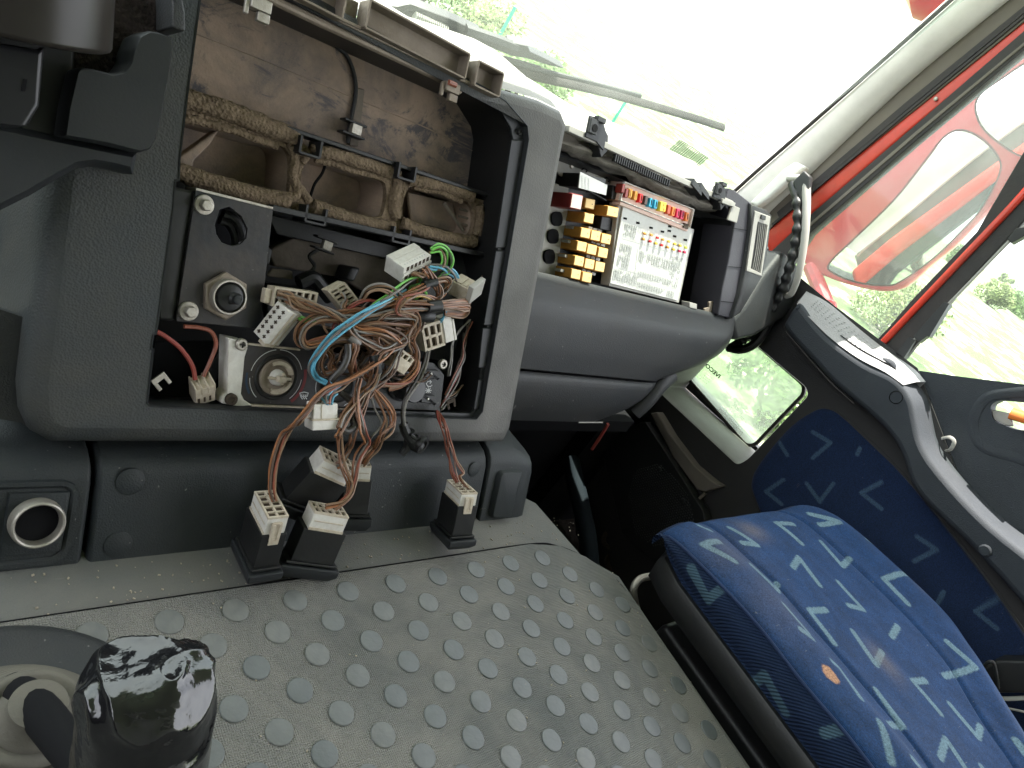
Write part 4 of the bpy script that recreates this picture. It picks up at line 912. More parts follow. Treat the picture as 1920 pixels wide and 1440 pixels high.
BR = ['brown', 'tan', 'dbrown', 'brown', 'copperw', 'tan', 'brown', 'grey']
# taped fan at the right
wires(CZ((1740, 360, .02), (1620, 372, .03), (1470, 393, .034), (1300, 388, .034), (1150, 402, .034), (1000, 440, .03), (850, 465, .028), (700, 485, .026), (560, 500, .022), (460, 560, .018), (430, 640, .016), (470, 695, .018), (580, 668, .022), (720, 638, .026), (830, 650, .028)), 9, .0040, ['copperw', 'brown', 'tan', 'rust', 'brown', 'tan', 'grey', 'copperw', 'brown'])
for k in range(7):
    j = k * 14
    wires(CZ((1470, 380 + k * 4, .034), (1600, 365 + j * .5, .034), (1700 + random.uniform(-10, 20), 345 + j, .026), (1755, 380 + j * .6, .02), (1700, 400 + j, .016), (1560, 420 + j * .5, .02)), 1, 0, [BR[k % 5]], jit=.0006)
def tape(path, r, nm='tape_wrap', mt='black'):
    obj(nm, MB().tube(path, r, 14, 3), M[mt], har)
tape(CZ((1420, 398, .034), (1475, 393, .034), (1522, 388, .034)), .0066)
tape(CZ((1345, 470, .02), (1400, 465, .022), (1450, 470, .02)), .0075)
tape(CZ((1395, 232, .034), (1440, 212, .034), (1490, 200, .034)), .0052)
tape(CZ((1010, 780, .034), (1020, 840, .036), (1030, 900, .034)), .0055)
tape(CZ((820, 625, .032), (850, 655, .033), (880, 680, .032)), .0050, mt='w_grey')
# from the brown comb connector down across
wires(CZ((300, 310, .008), (430, 345, .014), (540, 390, .022), (650, 440, .03), (740, 492, .034), (800, 540, .036), (830, 600, .036), (880, 650, .036), (980, 700, .036), (1070, 728, .036), (1160, 680, .034), (1270, 600, .03)), 3, .003, ['tan', 'brown', 'grey'])
wires(CZ((320, 330, .008), (420, 385, .012), (520, 405, .018), (640, 430, .022), (760, 500, .028), (850, 570, .032), (950, 585, .034), (1080, 600, .034), (1200, 650, .032)), 5, .0032, ['tan', 'brown', 'brown', 'copperw', 'grey'])
wires(CZ((250, 300, .006), (330, 310, .010), (380, 370, .012), (470, 405, .014), (540, 395, .018)), 4, .003, ['tan', 'grey', 'brown'])
# blue
wires(CZ((1440, 88, .03), (1540, 96, .032), (1610, 130, .03), (1655, 180, .024)), 4, .0026, ['blue', 'blue', 'blue', 'grey'])
wires(CZ((1240, 260, .026), (1150, 320, .032), (1040, 385, .038), (920, 460, .040), (800, 545, .040), (700, 625, .038), (620, 710, .034), (555, 800, .028), (525, 880, .024), (560, 950, .022), (640, 990, .028)), 5, .0030, ['blue', 'blue', 'blue', 'blue', 'grey'])
wires(CZ((720, 620, .034), (760, 540, .030), (700, 520, .02), (680, 580, .02)), 1, 0, ['red'])
wires(CZ((1570, 430, .02), (1540, 480, .015), (1520, 520, .01)), 2, .0012, ['blue'])
wires(CZ((790, 420, .018), (880, 365, .026), (960, 345, .030), (1080, 370, .032), (1200, 360, .032), (1340, 370, .03)), 2, .0016, ['red', 'rust'])
# green
wires(CP((808, 468, .034), (822, 460, .036), (838, 466, .036), (846, 485, .034), (842, 505, .03), (828, 516, .026)), 4, .0024, ['green', 'green', 'grey', 'green'])
wires(CP((806, 474, .034), (824, 470, .034), (832, 490, .034), (824, 505, .03), (808, 510, .026)), 2, .0016, ['green', 'tan'])
wires(CZ((1340, 165, .026), (1250, 205, .03), (1180, 260, .034), (1110, 330, .036), (1030, 380, .034), (960, 440, .03)), 3, .0022, ['green', 'green', 'grey'])
wires(CZ((1360, 165, .02), (1365, 230, .02), (1300, 270, .024), (1390, 300, .026), (1330, 345, .026), (1200, 350, .028)), 3, .0028, ['green', 'gold', 'green'])
wires(CZ((1560, 130, .02), (1440, 240, .03), (1300, 290, .032), (1180, 330, .032)), 2, .0012, ['green', 'tan'])
wires(CZ((400, 480, .008), (470, 490, .010), (560, 488, .012), (640, 490, .016)), 3, .0025, ['green', 'tan', 'green'])
# arch
wires(CZ((905, 350, .022), (945, 280, .028), (1030, 245, .032), (1130, 262, .034), (1215, 320, .034), (1240, 360, .034)), 6, .0032, ['tan', 'brown', 'dbrown', 'tan', 'grey'])
wires(CZ((760, 290, .008), (790, 340, .012), (760, 400, .014), (800, 440, .018)), 3, .002, ['grey', 'tan', 'brown'])
wires(CZ((1440, 215, .034), (1380, 260, .036), (1300, 310, .038), (1220, 350, .038), (1180, 420, .036), (1230, 440, .034), (1340, 420, .034)), 6, .0032, ['brown', 'copperw', 'tan', 'brown', 'tan', 'rust'])
wires(CZ((1480, 200, .034), (1560, 175, .032), (1595, 210, .028), (1560, 280, .024), (1500, 330, .022)), 5, .003, ['tan', 'brown', 'copperw', 'grey', 'tan'])
wires(CZ((1400, 90, .034), (1450, 150, .034), (1500, 230, .03), (1520, 300, .026), (1500, 350, .026)), 4, .003, ['brown', 'copperw', 'tan'])
wires(CZ((1300, 130, .030), (1380, 150, .032), (1440, 130, .030), (1470, 180, .03)), 3, .002, ['tan', 'brown'])
wires(CZ((1130, 340, .034), (1260, 325, .034), (1380, 310, .032), (1480, 340, .028), (1530, 370, .022)), 3, .0016, ['gold', 'copperw', 'brown'])
# central knot: loops
wires(CZ((830, 650, .030), (860, 720, .034), (840, 830, .034), (855, 930, .030), (900, 900, .026)), 6, .0036, ['brown', 'copperw', 'tan', 'dbrown', 'rust'])
wires(CZ((830, 640, .03), (720, 655, .028), (640, 700, .026), (590, 780, .024), (580, 870, .022), (620, 930, .022), (700, 880, .024)), 5, .0035, ['tan', 'brown', 'grey', 'brown', 'dbrown'])
wires(CZ((600, 720, .02), (660, 780, .022), (640, 860, .022), (690, 910, .022), (760, 850, .024), (780, 760, .026), (830, 690, .028)), 5, .004, ['brown', 'dbrown', 'tan', 'copperw'])
wires(CZ((850, 600, .03), (960, 580, .032), (1060, 580, .034), (1160, 610, .034), (1230, 660, .034), (1150, 700, .032), (1040, 650, .03), (920, 620, .028)), 6, .0042, ['tan', 'brown', 'brown', 'tan', 'dbrown', 'copperw'])
wires(CZ((870, 560, .028), (1000, 520, .030), (1140, 510, .032), (1290, 510, .032), (1340, 560, .030), (1300, 560, .026), (1160, 545, .026)), 6, .0036, ['tan', 'brown', 'dbrown', 'tan', 'grey', 'brown'])
wires(CZ((1000, 560, .026), (1040, 480, .030), (1120, 430, .032), (1230, 430, .034), (1320, 470, .034), (1330, 560, .034), (1300, 650, .034), (1330, 720, .03), (1340, 800, .028), (1300, 900, .026)), 6, .004, ['brown', 'copperw', 'tan', 'dbrown', 'brown', 'tan'])
wires(CZ((1080, 700, .03), (1030, 640, .028), (1060, 560, .026), (1130, 520, .024), (1180, 460, .024)), 5, .004, ['dbrown', 'brown', 'tan'])
wires(CZ((1200, 450, .02), (1170, 540, .022), (1200, 620, .024), (1120, 720, .026), (1010, 790, .03)), 6, .004, ['dbrown', 'tan', 'brown', 'grey'])
wires(CZ((900, 640, .024), (980, 700, .026), (1000, 770, .026), (930, 850, .026), (890, 930, .026)), 5, .004, ['dbrown', 'brown', 'grey', 'dbrown'])
wires(CZ((1330, 470, .03), (1320, 590, .032), (1230, 680, .032), (1130, 730, .034), (1060, 770, .036), (1020, 840, .036), (1010, 920, .034), (980, 1020, .034), (900, 1090, .036), (830, 1180, .042), (770, 1260, .046), (740, 1350, .05)), 7, .0036, ['tan', 'brown', 'copperw', 'dbrown', 'tan', 'grey', 'brown'])
wires(CZ((1330, 760, .028), (1345, 860, .03), (1290, 960, .032), (1190, 1010, .032), (1070, 1010, .032), (960, 960, .03), (900, 890, .028)), 4, .0026, ['copperw', 'brown', 'tan', 'rust'])
wires(CZ((1240, 760, .026), (1330, 800, .028), (1340, 880, .028), (1260, 990, .03), (1120, 1040, .03)), 3, .002, ['brown', 'tan', 'copperw'])
wires(CZ((1260, 640, .03), (1200, 760, .032), (1150, 900, .034), (1080, 980, .034), (1010, 1040, .034), (960, 1110, .036)), 4, .0034, ['grey', 'tan', 'brown', 'dbrown'])
# dark inner filler wires deep in the knot
for k in range(16):
    cx, cy = random.uniform(720, 1280), random.uniform(430, 900); pts = []
    a0 = random.uniform(0, 6.28); rx, ry = random.uniform(90, 200), random.uniform(60, 150)
    for i in range(7): q = a0 + i * .8; pts.append((cx + rx * math.cos(q), cy + ry * math.sin(q), random.uniform(.008, .024)))
    wires(CZ(*pts), 2, .003, [random.choice(['dbrown', 'brown', 'grey', 'tan', 'dbrown'])])
# down to the left: first switch
wires(CZ((1150, 720, .034), (1080, 800, .038), (990, 860, .040), (880, 930, .040), (770, 990, .040), (640, 1040, .042), (560, 1110, .044), (480, 1210, .046), (400, 1310, .046)) + BP((532, 815, .045), (514, 870, .05), (510, 915, .055), (516, 940, .058)), 5, .0026, ['copperw', 'brown', 'tan', 'rust', 'dbrown'])
wires(CZ((900, 920, .034), (760, 1020, .036), (640, 1060, .036), (600, 1090, .034), (580, 1150, .04)), 2, .002, ['copperw', 'tan'])
# second switch
wires(CZ((890, 960, .034), (870, 1080, .04), (880, 1200, .046), (900, 1290, .05), (920, 1380, .052)) + BP((690, 830, .055), (672, 862, .06), (664, 905, .062), (655, 930, .062), (628, 955, .062)), 5, .0028, ['copperw', 'brown', 'tan', 'rust', 'grey'])
wires(CZ((860, 1180, .046), (790, 1300, .05), (735, 1400, .052)) + BP((636, 820, .058), (640, 870, .06), (655, 910, .062), (640, 940, .062), (610, 950, .062)), 3, .0022, ['brown', 'copperw', 'tan'])
# third and fourth switch
wires(CZ((960, 1060, .036), (920, 1180, .04), (880, 1300, .044), (840, 1400, .046)) + BP((655, 838, .05), (640, 866, .052), (630, 875, .052)), 5, .003, ['brown', 'tan', 'copperw', 'grey', 'brown'])
wires(CZ((1000, 1040, .034), (1090, 1140, .038), (1150, 1240, .042), (1140, 1340, .044), (1060, 1420, .044)) + BP((705, 840, .045), (690, 858, .04), (682, 872, .035)), 4, .0026, ['copperw', 'brown', 'tan', 'brown'])
wires(CZ((990, 1060, .034), (1060, 1180, .038), (1100, 1280, .042), (1080, 1380, .044)) + BP((712, 822, .045), (690, 848, .042), (672, 872, .038)), 2, .0018, ['brown', 'tan'])
wires(CZ((980, 1090, .036), (1010, 1200, .038), (1060, 1310, .04), (990, 1400, .042)) + BP((694, 830, .044), (696, 850, .04), (688, 872, .036)), 1, 0, ['grey'])
# blue leads to hanging block
wires(CZ((660, 980, .030), (690, 1040, .034), (660, 1100, .040), (655, 1165, .046)), 2, .0016, ['blue', 'rust'])
wires(CZ((740, 1010, .034), (700, 1050, .036), (620, 1090, .04), (640, 1160, .046)), 2, .0014, ['blue', 'grey'])
wires(CZ((720, 1080, .034), (690, 1110, .038), (675, 1160, .046)), 1, 0, ['blue'])
# black cables
obj('black_cable', MB().tube(CZ((800, 690, .034), (800, 780, .036), (765, 870, .036), (710, 930, .034), (670, 980, .032)), .0036, 10, 6), M['w_blackw'], har)
obj('black_cable', MB().tube(CZ((730, 1325, .046), (790, 1370, .048), (850, 1335, .046), (840, 1260, .042), (860, 1180, .036), (790, 1100, .03), (740, 1060, .028)), .0036, 10, 6), M['w_blackw'], har)
obj('black_cable', MB().tube(CZ((1420, 730, .01), (1390, 850, .014), (1330, 980, .02), (1270, 1080, .026), (1240, 1150, .028), (1228, 1250, .030), (1240, 1330, .032)), .0019, 8, 6), M['w_blackw'], har)
obj('black_cable', MB().tube(CZ((1440, 730, .01), (1410, 870, .014), (1350, 1000, .02), (1280, 1100, .026), (1250, 1170, .028), (1240, 1260, .030), (1250, 1330, .032)), .0017, 8, 6), M['w_grey'], har)
# right hand thin wires into cavity and down
for pts, cl in (((1760, 500, 1640, 640, 1610, 800, 1590, 940), 'grey'), ((1770, 510, 1700, 680, 1695, 820, 1570, 1090), 'rust'), ((1740, 540, 1720, 700, 1660, 900, 1560, 1110), 'dbrown'), ((1715, 600, 1690, 800, 1640, 1000, 1530, 1190), 'red'), ((1700, 1010, 1640, 1080, 1560, 1130, 1530, 1190), 'tan'), ((1640, 1060, 1600, 1100, 1560, 1150, 1535, 1200), 'grey')):
    q = [(pts[i], pts[i + 1], -.03 + .02 * (i / 6)) for i in range(0, 8, 2)]; wires(CZ(*q), 2, .0016, [cl, 'grey'], r=.0010)
for k in range(3): wires(CP((880, 560, -.02), (905, 520, -.03), (925, 490 - k * 6, -.035), (940, 470 - k * 8, -.04)), 1, 0, ['dbrown'])
# lone switch leads
wires(CP((820, 772, .0)) + CP((824, 785, .012), (832, 805, .026)) + BP((838, 830, .03), (846, 862, .034), (850, 885, .040), (858, 905, .046)), 4, .0024, ['rust', 'red', 'brown', 'rust'], r=.0010)
wires(CP((822, 774, .0)) + CP((834, 795, .02)) + BP((848, 840, .036), (856, 862, .04), (870, 885, .045), (862, 895, .046), (880, 920, .047)), 2, .0018, ['rust', 'tan'], r=.0010)
# black plug on the cable end
bp_ = empty('black_plug', BOX.p(770, 850, .03), 'small black jack plug hanging over the console lip on a twin black cable', 'plug')
o = BOX.p(760, 812, .035); e = BOX.p(790, 845, .045)
fm = MB().lathe(BOX.p(776, 828, .034), (e - o), [(.003, -.006), (.0085, -.004), (.009, .004), (.007, .010), (.0055, .012)], 20); obj('plug_body', fm, M['black'], bp_)
fm = MB().lathe(BOX.p(790, 834, .040), Vector((.4, -1, .2)), [(.0095, -.005), (.0105, .0), (.0098, .003), (.0065, .003), (.006, -.002)], 22); obj('plug_collar', fm, M['black'], bp_)
fm = MB(); fm.tube([BOX.p(756, 795, .032), BOX.p(762, 812, .034), BOX.p(772, 826, .036)], .0055, 10, 4); obj('strain_sleeve', fm, M['black'], bp_)
fm = MB(); fm.tube([BOX.p(768, 808, .036), BOX.p(764, 835, .03), BOX.p(752, 852, .028)], lambda t_: .0060 - .002 * t_, 8, 4); fm.tube([BOX.p(770, 815, .040), BOX.p(780, 822, .042), BOX.p(786, 818, .044)], .0022, 8, 4); obj('plug_arm', fm, M['black'], bp_)
print('wires', wn[0])
# ================================================================== PASSENGER SIDE DASHBOARD
pd = empty('passenger_dashboard', DSH.w(.95, .05), 'grey passenger side dashboard with its fuse compartment cover removed', 'dashboard')
Q = lambda pts, d=0.0: DSH.ps(pts, d)
# lower lid (curved)
rowsR = [((1388, 598), -.006), ((1388, 603), -.001), ((1387, 612), .006), ((1385, 628), .0165), ((1381, 638), .0215), ((1374, 651), .0225), ((1355, 670), .0195), ((1318, 689), .0145), ((1280, 702), .0095), ((1242, 716), .004)]
def sheet(rows, uL, mtl, nm, bevel=0, th=.003):
    m_ = MB(); R_ = []
    for (x, y), d in rows:
        u, v = DSH.uv(x, y, d); R_.append((u, v, d))
    # smooth rows
    RR = catmull([Vector(r) for r in R_], 3)
    loops = []
    for r in RR:
        L_ = [DSH.w(uL + (r.x - uL) * t_, r.y, r.z - (.012 * max(0, (t_ - .93) / .07) ** 2)) for t_ in [0, .2, .4, .6, .8, .93, .95, .97, .985, 1.0]]
        loops.append(L_)
    loops.insert(0, [p - DSH.n * .02 for p in loops[0]])
    m_.loft(loops, False)
    # return edge at the right end
    m_.loft([[L_[-1] for L_ in loops], [L_[-1] - DSH.n * .06 - DSH.ex * .01 for L_ in loops]], False)
    return obj(nm, m_, mtl, pd, ang=50)
sheet(rowsR, .56, M['dashgrey'], 'lower_lid')
sheet([((1241, 720), -.004), ((1236, 730), .0), ((1215, 752), -.006), ((1180, 772), -.016), ((1128, 792), -.032)], .56, M['dashgrey'], 'bottom_panel')
fm = MB(); fm.plate(DSH, Q([(960, 672), (1240, 708), (1240, 724), (960, 690)], -.012), -.012, -.03); obj('seam_gap', fm, M['void'], pd)
fm = MB(); fm.tube([DSH.p(1262, 704, -.01), DSH.p(1240, 722, -.01), DSH.p(1215, 752, -.02), DSH.p(1190, 775, -.035)], .014, 12, 5, flat=.6); obj('side_channel', fm, M['dashgrey'], pd)
a, b_ = DSH.p(1085, 792, -.03), DSH.p(1130, 792, -.03); fm = MB().tube([a, b_], .0012, 6); obj('worn_edge', fm, M['lightgrey'], pd)
for p in ((1103, 562), (1210, 585), (1300, 603)):
    o = DSH.p(*p, .004); fm = MB().lathe(o, (0, -.6, .8), [(.0045, -.002), (.0045, .001), (.003, .002), (.002, .0015), (.0015, -.001)], 14); obj('lid_screw', fm, M['steel'], pd)
fm = MB().lathe(DSH.p(1207, 584, .001), (0, -.6, .8), [(.006, -.001), (.006, .0002)], 14)
# compartment shell
pk = ccw(Q([(1000, 285), (1060, 296), (1150, 330), (1250, 372), (1320, 398), (1368, 412), (1373, 430), (1345, 590), (1336, 598), (1000, 520)]))
fm = MB(); fm.loft([[DSH.w(*a, .0) for a in pk], [DSH.w(*a, -.16) for a in pk]]); fm.plate(DSH, pk, -.16, -.162); obj('compartment_wall', fm, M['black'], pd)
fm = MB().plate(DSH, Q([(960, 190), (1075, 240), (1250, 330), (1380, 385), (1380, 425), (1250, 392), (1060, 320), (960, 300)], -.055), -.055, -.07); obj('rear_shroud', fm, M['black'], pd)
# right upright ridge panel
rp_ = Q([(1360, 352), (1375, 358), (1407, 383), (1400, 440), (1394, 497), (1384, 550), (1369, 597), (1341, 590), (1349, 540), (1360, 491), (1372, 419), (1352, 380)])
fm = MB().plate(DSH, rp_, .006, -.06); obj('side_upright', fm, mat('violet_grey_plastic', (.045, .043, .052), .5, bump=[('vor', 600, .2)]), pd, bevel=.003)
for p in (((1374, 428), (1401, 432)), ((1366, 500), (1392, 502)), ((1352, 565), (1380, 568))):
    a, b_ = DSH.p(*p[0], .0066), DSH.p(*p[1], .0066); fm = MB().box((a + b_) / 2, (b_ - a) / 2, DSH.ey * .0006, DSH.n * .0003); obj('panel_seam', fm, M['void'], pd)
# vent column: faces up-left-back; front face then side
vc = ccw(Q([(1410, 381), (1440, 393), (1449, 403), (1440, 482), (1431, 520), (1418, 542), (1390, 588), (1372, 600), (1387, 552), (1398, 497), (1408, 430)], .014))
fm = MB(); fm.loft([[DSH.w(*a, -.10) for a in vc], [DSH.w(*a, .006) for a in vc], [DSH.w(*a, .012) for a in offset(vc, .002)], [DSH.w(*a, .014) for a in offset(vc, .006)]], True, True, True)
obj('vent_column', fm, M['dashgrey'], pd, ang=50)
vf = ccw(Q([(1416, 395), (1445, 406), (1428, 518), (1400, 508)], .016))
fm = MB().plate(DSH, vf, .016, .012, holes=[ccw(Q([(1421, 416), (1439, 422), (1426, 512), (1408, 503)], .016))]); obj('vent_frame', fm, M['lightgrey'], pd, bevel=.001)
fm = MB().plate(DSH, Q([(1421, 416), (1439, 422), (1426, 512), (1408, 503)], .014), .0142, .013); obj('vent_well', fm, M['black'], pd)
for k in range(5):
    t_ = (k + .7) / 5.3; a = DSH.p(1421 + 17 * t_, 418 + 5 * t_, .0155); b_ = DSH.p(1409 + 17 * t_, 503 + 8 * t_, .0155)
    mid = (a + b_) / 2 + DSH.ex * .0025; fm = MB().tube([a, mid, b_], .0009, 6, 5); obj('vent_louvre', fm, M['lightgrey'], pd)
fm = MB().plate(DSH, Q([(1427, 402), (1435, 405), (1434, 413), (1425, 410)], .017), .019, .016); obj('vent_thumbwheel', fm, M['dashgrey'], pd, bevel=.001)
# dark lower flank between vent column and door
fk = ccw(Q([(1431, 520), (1470, 470), (1500, 500), (1500, 560), (1470, 600), (1420, 630), (1380, 640), (1372, 600), (1400, 570)], -.02))
fm = MB().plate(DSH, fk, -.02, -.20); obj('end_flank', fm, M['grain_dark'], pd, bevel=.012, seg=4)
# top ledge / deck
L0 = [(1000, 236), (1062, 262), (1160, 303), (1250, 345), (1330, 378), (1362, 393)]      # front lower edge of insulation
L1 = [(1000, 205), (1070, 240), (1150, 288), (1250, 335), (1330, 364), (1372, 380)]
top = [DSH.p(x, y, .0) for x, y in L1]
fm = MB(); fm.loft([[p for p in top], [p + Vector((0, .018, .004)) for p in top], [p + Vector((0, .12, .012)) for p in top], [p + Vector((0, .30, -.02)) for p in top]], False)
obj('dash_top', fm, M['deck'], pd)
ins = [[DSH.p(x, y, -.002) for x, y in L1], [DSH.p((a[0] + c[0]) / 2, (a[1] + c[1]) / 2 + 3, -.022) for a, c in zip(L1, L0)], [DSH.p(x, y + 8, -.012) for x, y in L0], [DSH.p(x, y + 26, -.035) for x, y in L0]]
fm = MB(); dense = [catmull(r, 8) for r in ins]; cols = list(zip(*dense)); loops = [catmull(c, 5) for c in cols]
loops = [[p + Vector((0, noise.noise(p * 40) * .006, noise.noise(p * 55) * .006)) for p in L_] for L_ in loops]
fm.loft(loops, False); obj('insulation_flap', fm, mat('crumpled_insulation', (.26, .24, .21), .8, bump=[('noise', 60, .5), ('noise', 300, .3)], dirt=(.5, .2), dirtcol=(.12, .10, .08), dscale=20), pd)
# ledge front strip in mid grey, comb teeth
a, b_ = DSH.p(1062, 246, .004), DSH.p(1370, 386, .004); u_ = (b_ - a).normalized()
fm = MB().box((a + b_) / 2 + DSH.ey * .004, (b_ - a) / 2, DSH.ey * .0045, DSH.n * .004); obj('ledge_rail', fm, M['lightgrey'], pd, bevel=.001)
for k in range(26):
    t_ = k / 25; c = DSH.p(1152 + 100 * t_, 296 + 47 * t_, .008); fm = MB().box(c, DSH.ex * .0011, DSH.ey * .0052, DSH.n * .003); obj('comb_tooth', fm, M['black'], pd)
a, b_ = DSH.p(1152, 296, .0045), DSH.p(1252, 343, .0045)
def bracket(x, y, s, label=None):
    o = DSH.p(x, y, .008); k = s; m_ = MB()
    q = [(-.018, -.012), (.010, -.012), (.030, -.020), (.030, .004), (.012, .024), (-.018, .020)]
    h_ = [( -.002 + .006 * math.cos(t_), .004 + .007 * math.sin(t_)) for t_ in [i * math.pi / 6 for i in range(12)]]
    pl = Plane(o, DSH.ex, DSH.n)
    m_.plate(pl, [(a * k, b * k) for a, b in q], .003, 0, holes=[[(a * k, b * k) for a, b in h_]])
    obj('bracket_plate', m_, M['plastic'], pd, bevel=.0008)
    m_ = MB(); m_.box(o + DSH.ex * -.010 * k + DSH.ey * .006 * k + DSH.n * .006, DSH.ex * .009 * k, DSH.ey * .011 * k, DSH.n * .002); m_.box(o + DSH.ex * .004 * k + DSH.ey * .020 * k + DSH.n * .005, DSH.ex * .010 * k, DSH.ey * .004 * k, DSH.n * .004); obj('latch_block', m_, M['dashgrey'], pd, bevel=.001)
    m_ = MB().lathe(o + DSH.ex * -.008 * k + DSH.ey * .004 * k + DSH.n * .0085, DSH.n, [(.006 * k, 0), (.006 * k, .0006)], 14); obj('latch_hole', m_, M['void'], pd)
    m_ = MB(); m_.plate(Plane(o, DSH.ex, DSH.n), [(.012 * k, -.004), (.034 * k, -.030 * k), (.046 * k, -.016 * k), (.040 * k, .006 * k), (.018 * k, .020 * k)], -.002, -.02); obj('bracket_wing', m_, M['dashgrey'], pd, bevel=.001)
bracket(1112, 248, .9); bracket(1345, 362, .8)
for (x, y) in ((1300, 334), (1314, 342)):
    fm = MB().plate(DSH, Q([(x, y), (x + 14, y + 22), (x + 14, y + 34), (x - 4, y + 12)], .01), .012, -.01); obj('ledge_fin', fm, M['dashgrey'], pd, bevel=.0008)
fm = MB().plate(DSH, Q([(1372, 384), (1386, 390), (1380, 418), (1363, 412)], .010), .012, .008); fm.plate(DSH, Q([(1352, 372), (1376, 380), (1374, 388), (1350, 380)], .010), .014, .006); obj('right_latch', fm, M['lightgrey'], pd, bevel=.001)
fm = MB().plate(DSH, Q([(1328, 566), (1346, 562), (1346, 592), (1318, 588), (1320, 578), (1328, 576)], -.01), -.008, -.012); obj('floor_latch', fm, M['rail'], pd, bevel=.001)
for a_ in (((1292, 566), 14), ((1056, 540), 16)):
    fm = MB().plate(DSH, Q([(a_[0][0], a_[0][1]), (a_[0][0] + a_[1], a_[0][1] + 4), (a_[0][0] + a_[1], a_[0][1] + 14), (a_[0][0], a_[0][1] + 10)], -.004), -.003, -.02); obj('bottom_tab', fm, M['lightgrey'], pd, bevel=.001)
fm = MB(); fm.tube([DSH.p(1352, 400, -.06), DSH.p(1336, 440, -.055), DSH.p(1326, 485, -.05), DSH.p(1332, 515, -.05), DSH.p(1352, 538, -.045)], .0085, 10, 5, flat=.6); obj('air_duct_pipe', fm, mat('brown_grey_duct', (.075, .06, .055), .7), pd)

# ---- fuse box
fb = empty('fuse_box', DSH.p(1200, 540, -.03), 'open fuse box with amber relays, coloured blade fuses and a printed diagram sheet', 'fuse box')
dB2 = -.030
fm = MB().plate(DSH, Q([(1030, 290), (1170, 338), (1160, 380), (1145, 540), (1130, 560), (1000, 530)], dB2 - .012), dB2 - .012, dB2 - .03); obj('base_board', fm, M['black'], fb)
fm = MB().plate(DSH, Q([(1040, 292), (1170, 340), (1164, 372), (1052, 330), (1040, 318)], dB2), dB2, dB2 - .004); obj('top_bracket', fm, M['lightgrey'], fb, bevel=.0006)
fm = MB().lathe(DSH.p(1071, 311, dB2), DSH.n, [(.004, 0), (.004, .001), (.003, .0022), (.0005, .0025)], 14); obj('bracket_screw', fm, M['steel'], fb)
fm = MB().plate(DSH, Q([(1030, 340), (1066, 352), (1064, 400), (1040, 520), (1000, 512)], dB2 - .004), dB2 - .004, dB2 - .008); obj('socket_plate', fm, M['lightgrey'], fb)
for (x, y) in ((1046, 411), (1039, 444), (1032, 482)):
    q = smooth2([(x - 9, y - 10), (x + 4, y - 14), (x + 9, y - 4), (x + 7, y + 10), (x - 3, y + 13), (x - 10, y + 6)], 3); fm = MB().plate(DSH, Q(q, dB2), dB2, dB2 - .004); obj('round_socket', fm, M['void'], fb)
def blk(cx, cy, w, h, d0, d1, mtl, nm, topm=None):
    """block with a front face about w x h pixels"""
    q = Q([(cx - w / 2, cy - h / 2 - w * .11), (cx + w / 2, cy - h / 2 + w * .11), (cx + w / 2 - h * .16, cy + h / 2 + w * .11), (cx - w / 2 - h * .16, cy + h / 2 - w * .11)], d0)
    m_ = MB().plate(DSH, q, d0, d1); o_ = obj(nm, m_, mtl, fb, bevel=.0012)
    return o_, q
RL = [(1107.5, 382), (1150, 397), (1105.5, 409), (1099, 437), (1118, 442), (1137.6, 448), (1092, 462), (1111, 468), (1131.8, 474), (1087, 489.6), (1106.5, 495), (1126, 500), (1081, 514), (1101.7, 520)]
for (x, y) in RL:
    d0 = -.002 + random.uniform(-.001, .001); o_, q = blk(x, y, 18.2 if (x, y) != (1150, 397) else 21, 19, d0, d0 - .040, M['relay'], 'relay')
    m_ = MB().plate(DSH, offset(ccw(q), .0010), d0 + .0006, d0 - .001); obj('relay_top', m_, M['relaytop'], o_, bevel=.0004)
    c = DSH.p(x + 3, y + 1, d0 + .0008); m_ = MB().lathe(c, DSH.n, [(.0008, 0), (.0005, .0003)], 8); obj('relay_dimple', m_, M['slot'], o_)
for y0, xs_ in ((424, (1074, 1104)), (450, (1066, 1110)), (477, (1060, 1100)), (504, (1052, 1092))):
    for x in xs_:
        m_ = MB()
        for k in range(3): m_.plate(DSH, Q([(x + k * 9, y0 + k * 3), (x + k * 9 + 7, y0 + k * 3 + 2), (x + k * 9 + 6, y0 + k * 3 + 7), (x + k * 9 - 1, y0 + k * 3 + 5)], dB2 + .014), dB2 + .014, dB2)
        obj('relay_socket_rail', m_, M['lightgrey'], fb)
o_, q = blk(1083, 378, 21, 28, .004, -.040, M['copper'], 'maroon_relay'); qq = offset(ccw(q), .0012); fm = MB().plate(DSH, qq, .0046, .004); obj('relay_face', fm, mat('pink_label', (.72, .48, .46), .5, dirt=(.4, .2), dirtcol=(.6, .55, .5), dscale=80), o_)
o_, q = blk(1112, 343, 50, 26, .002, -.040, M['black'], 'silver_relay')
sg = ccw(Q([(1088, 322), (1139, 347), (1136, 366), (1085, 352)], .003)); fm = MB().plate(DSH, sg, .0032, .002); obj('relay_face', fm, M['relayb'], o_)
fm = MB()
for i in range(5):
    for j in range(3):
        u0 = sg[0][0]; c = DSH.p(1092 + j * 6, 330 + i * 4.6 + j * 2.5, .0036); fm.box(c, DSH.ex * .0016, DSH.ey * .0005, DSH.n * .0001)
obj('relay_print', fm, M['print'], o_)
fm = MB().tube([DSH.p(1100, 358, .0), DSH.p(1118, 366, .004), DSH.p(1136, 376, .0)], .0014, 6, 5); obj('wire_clip', fm, M['void'], fb)
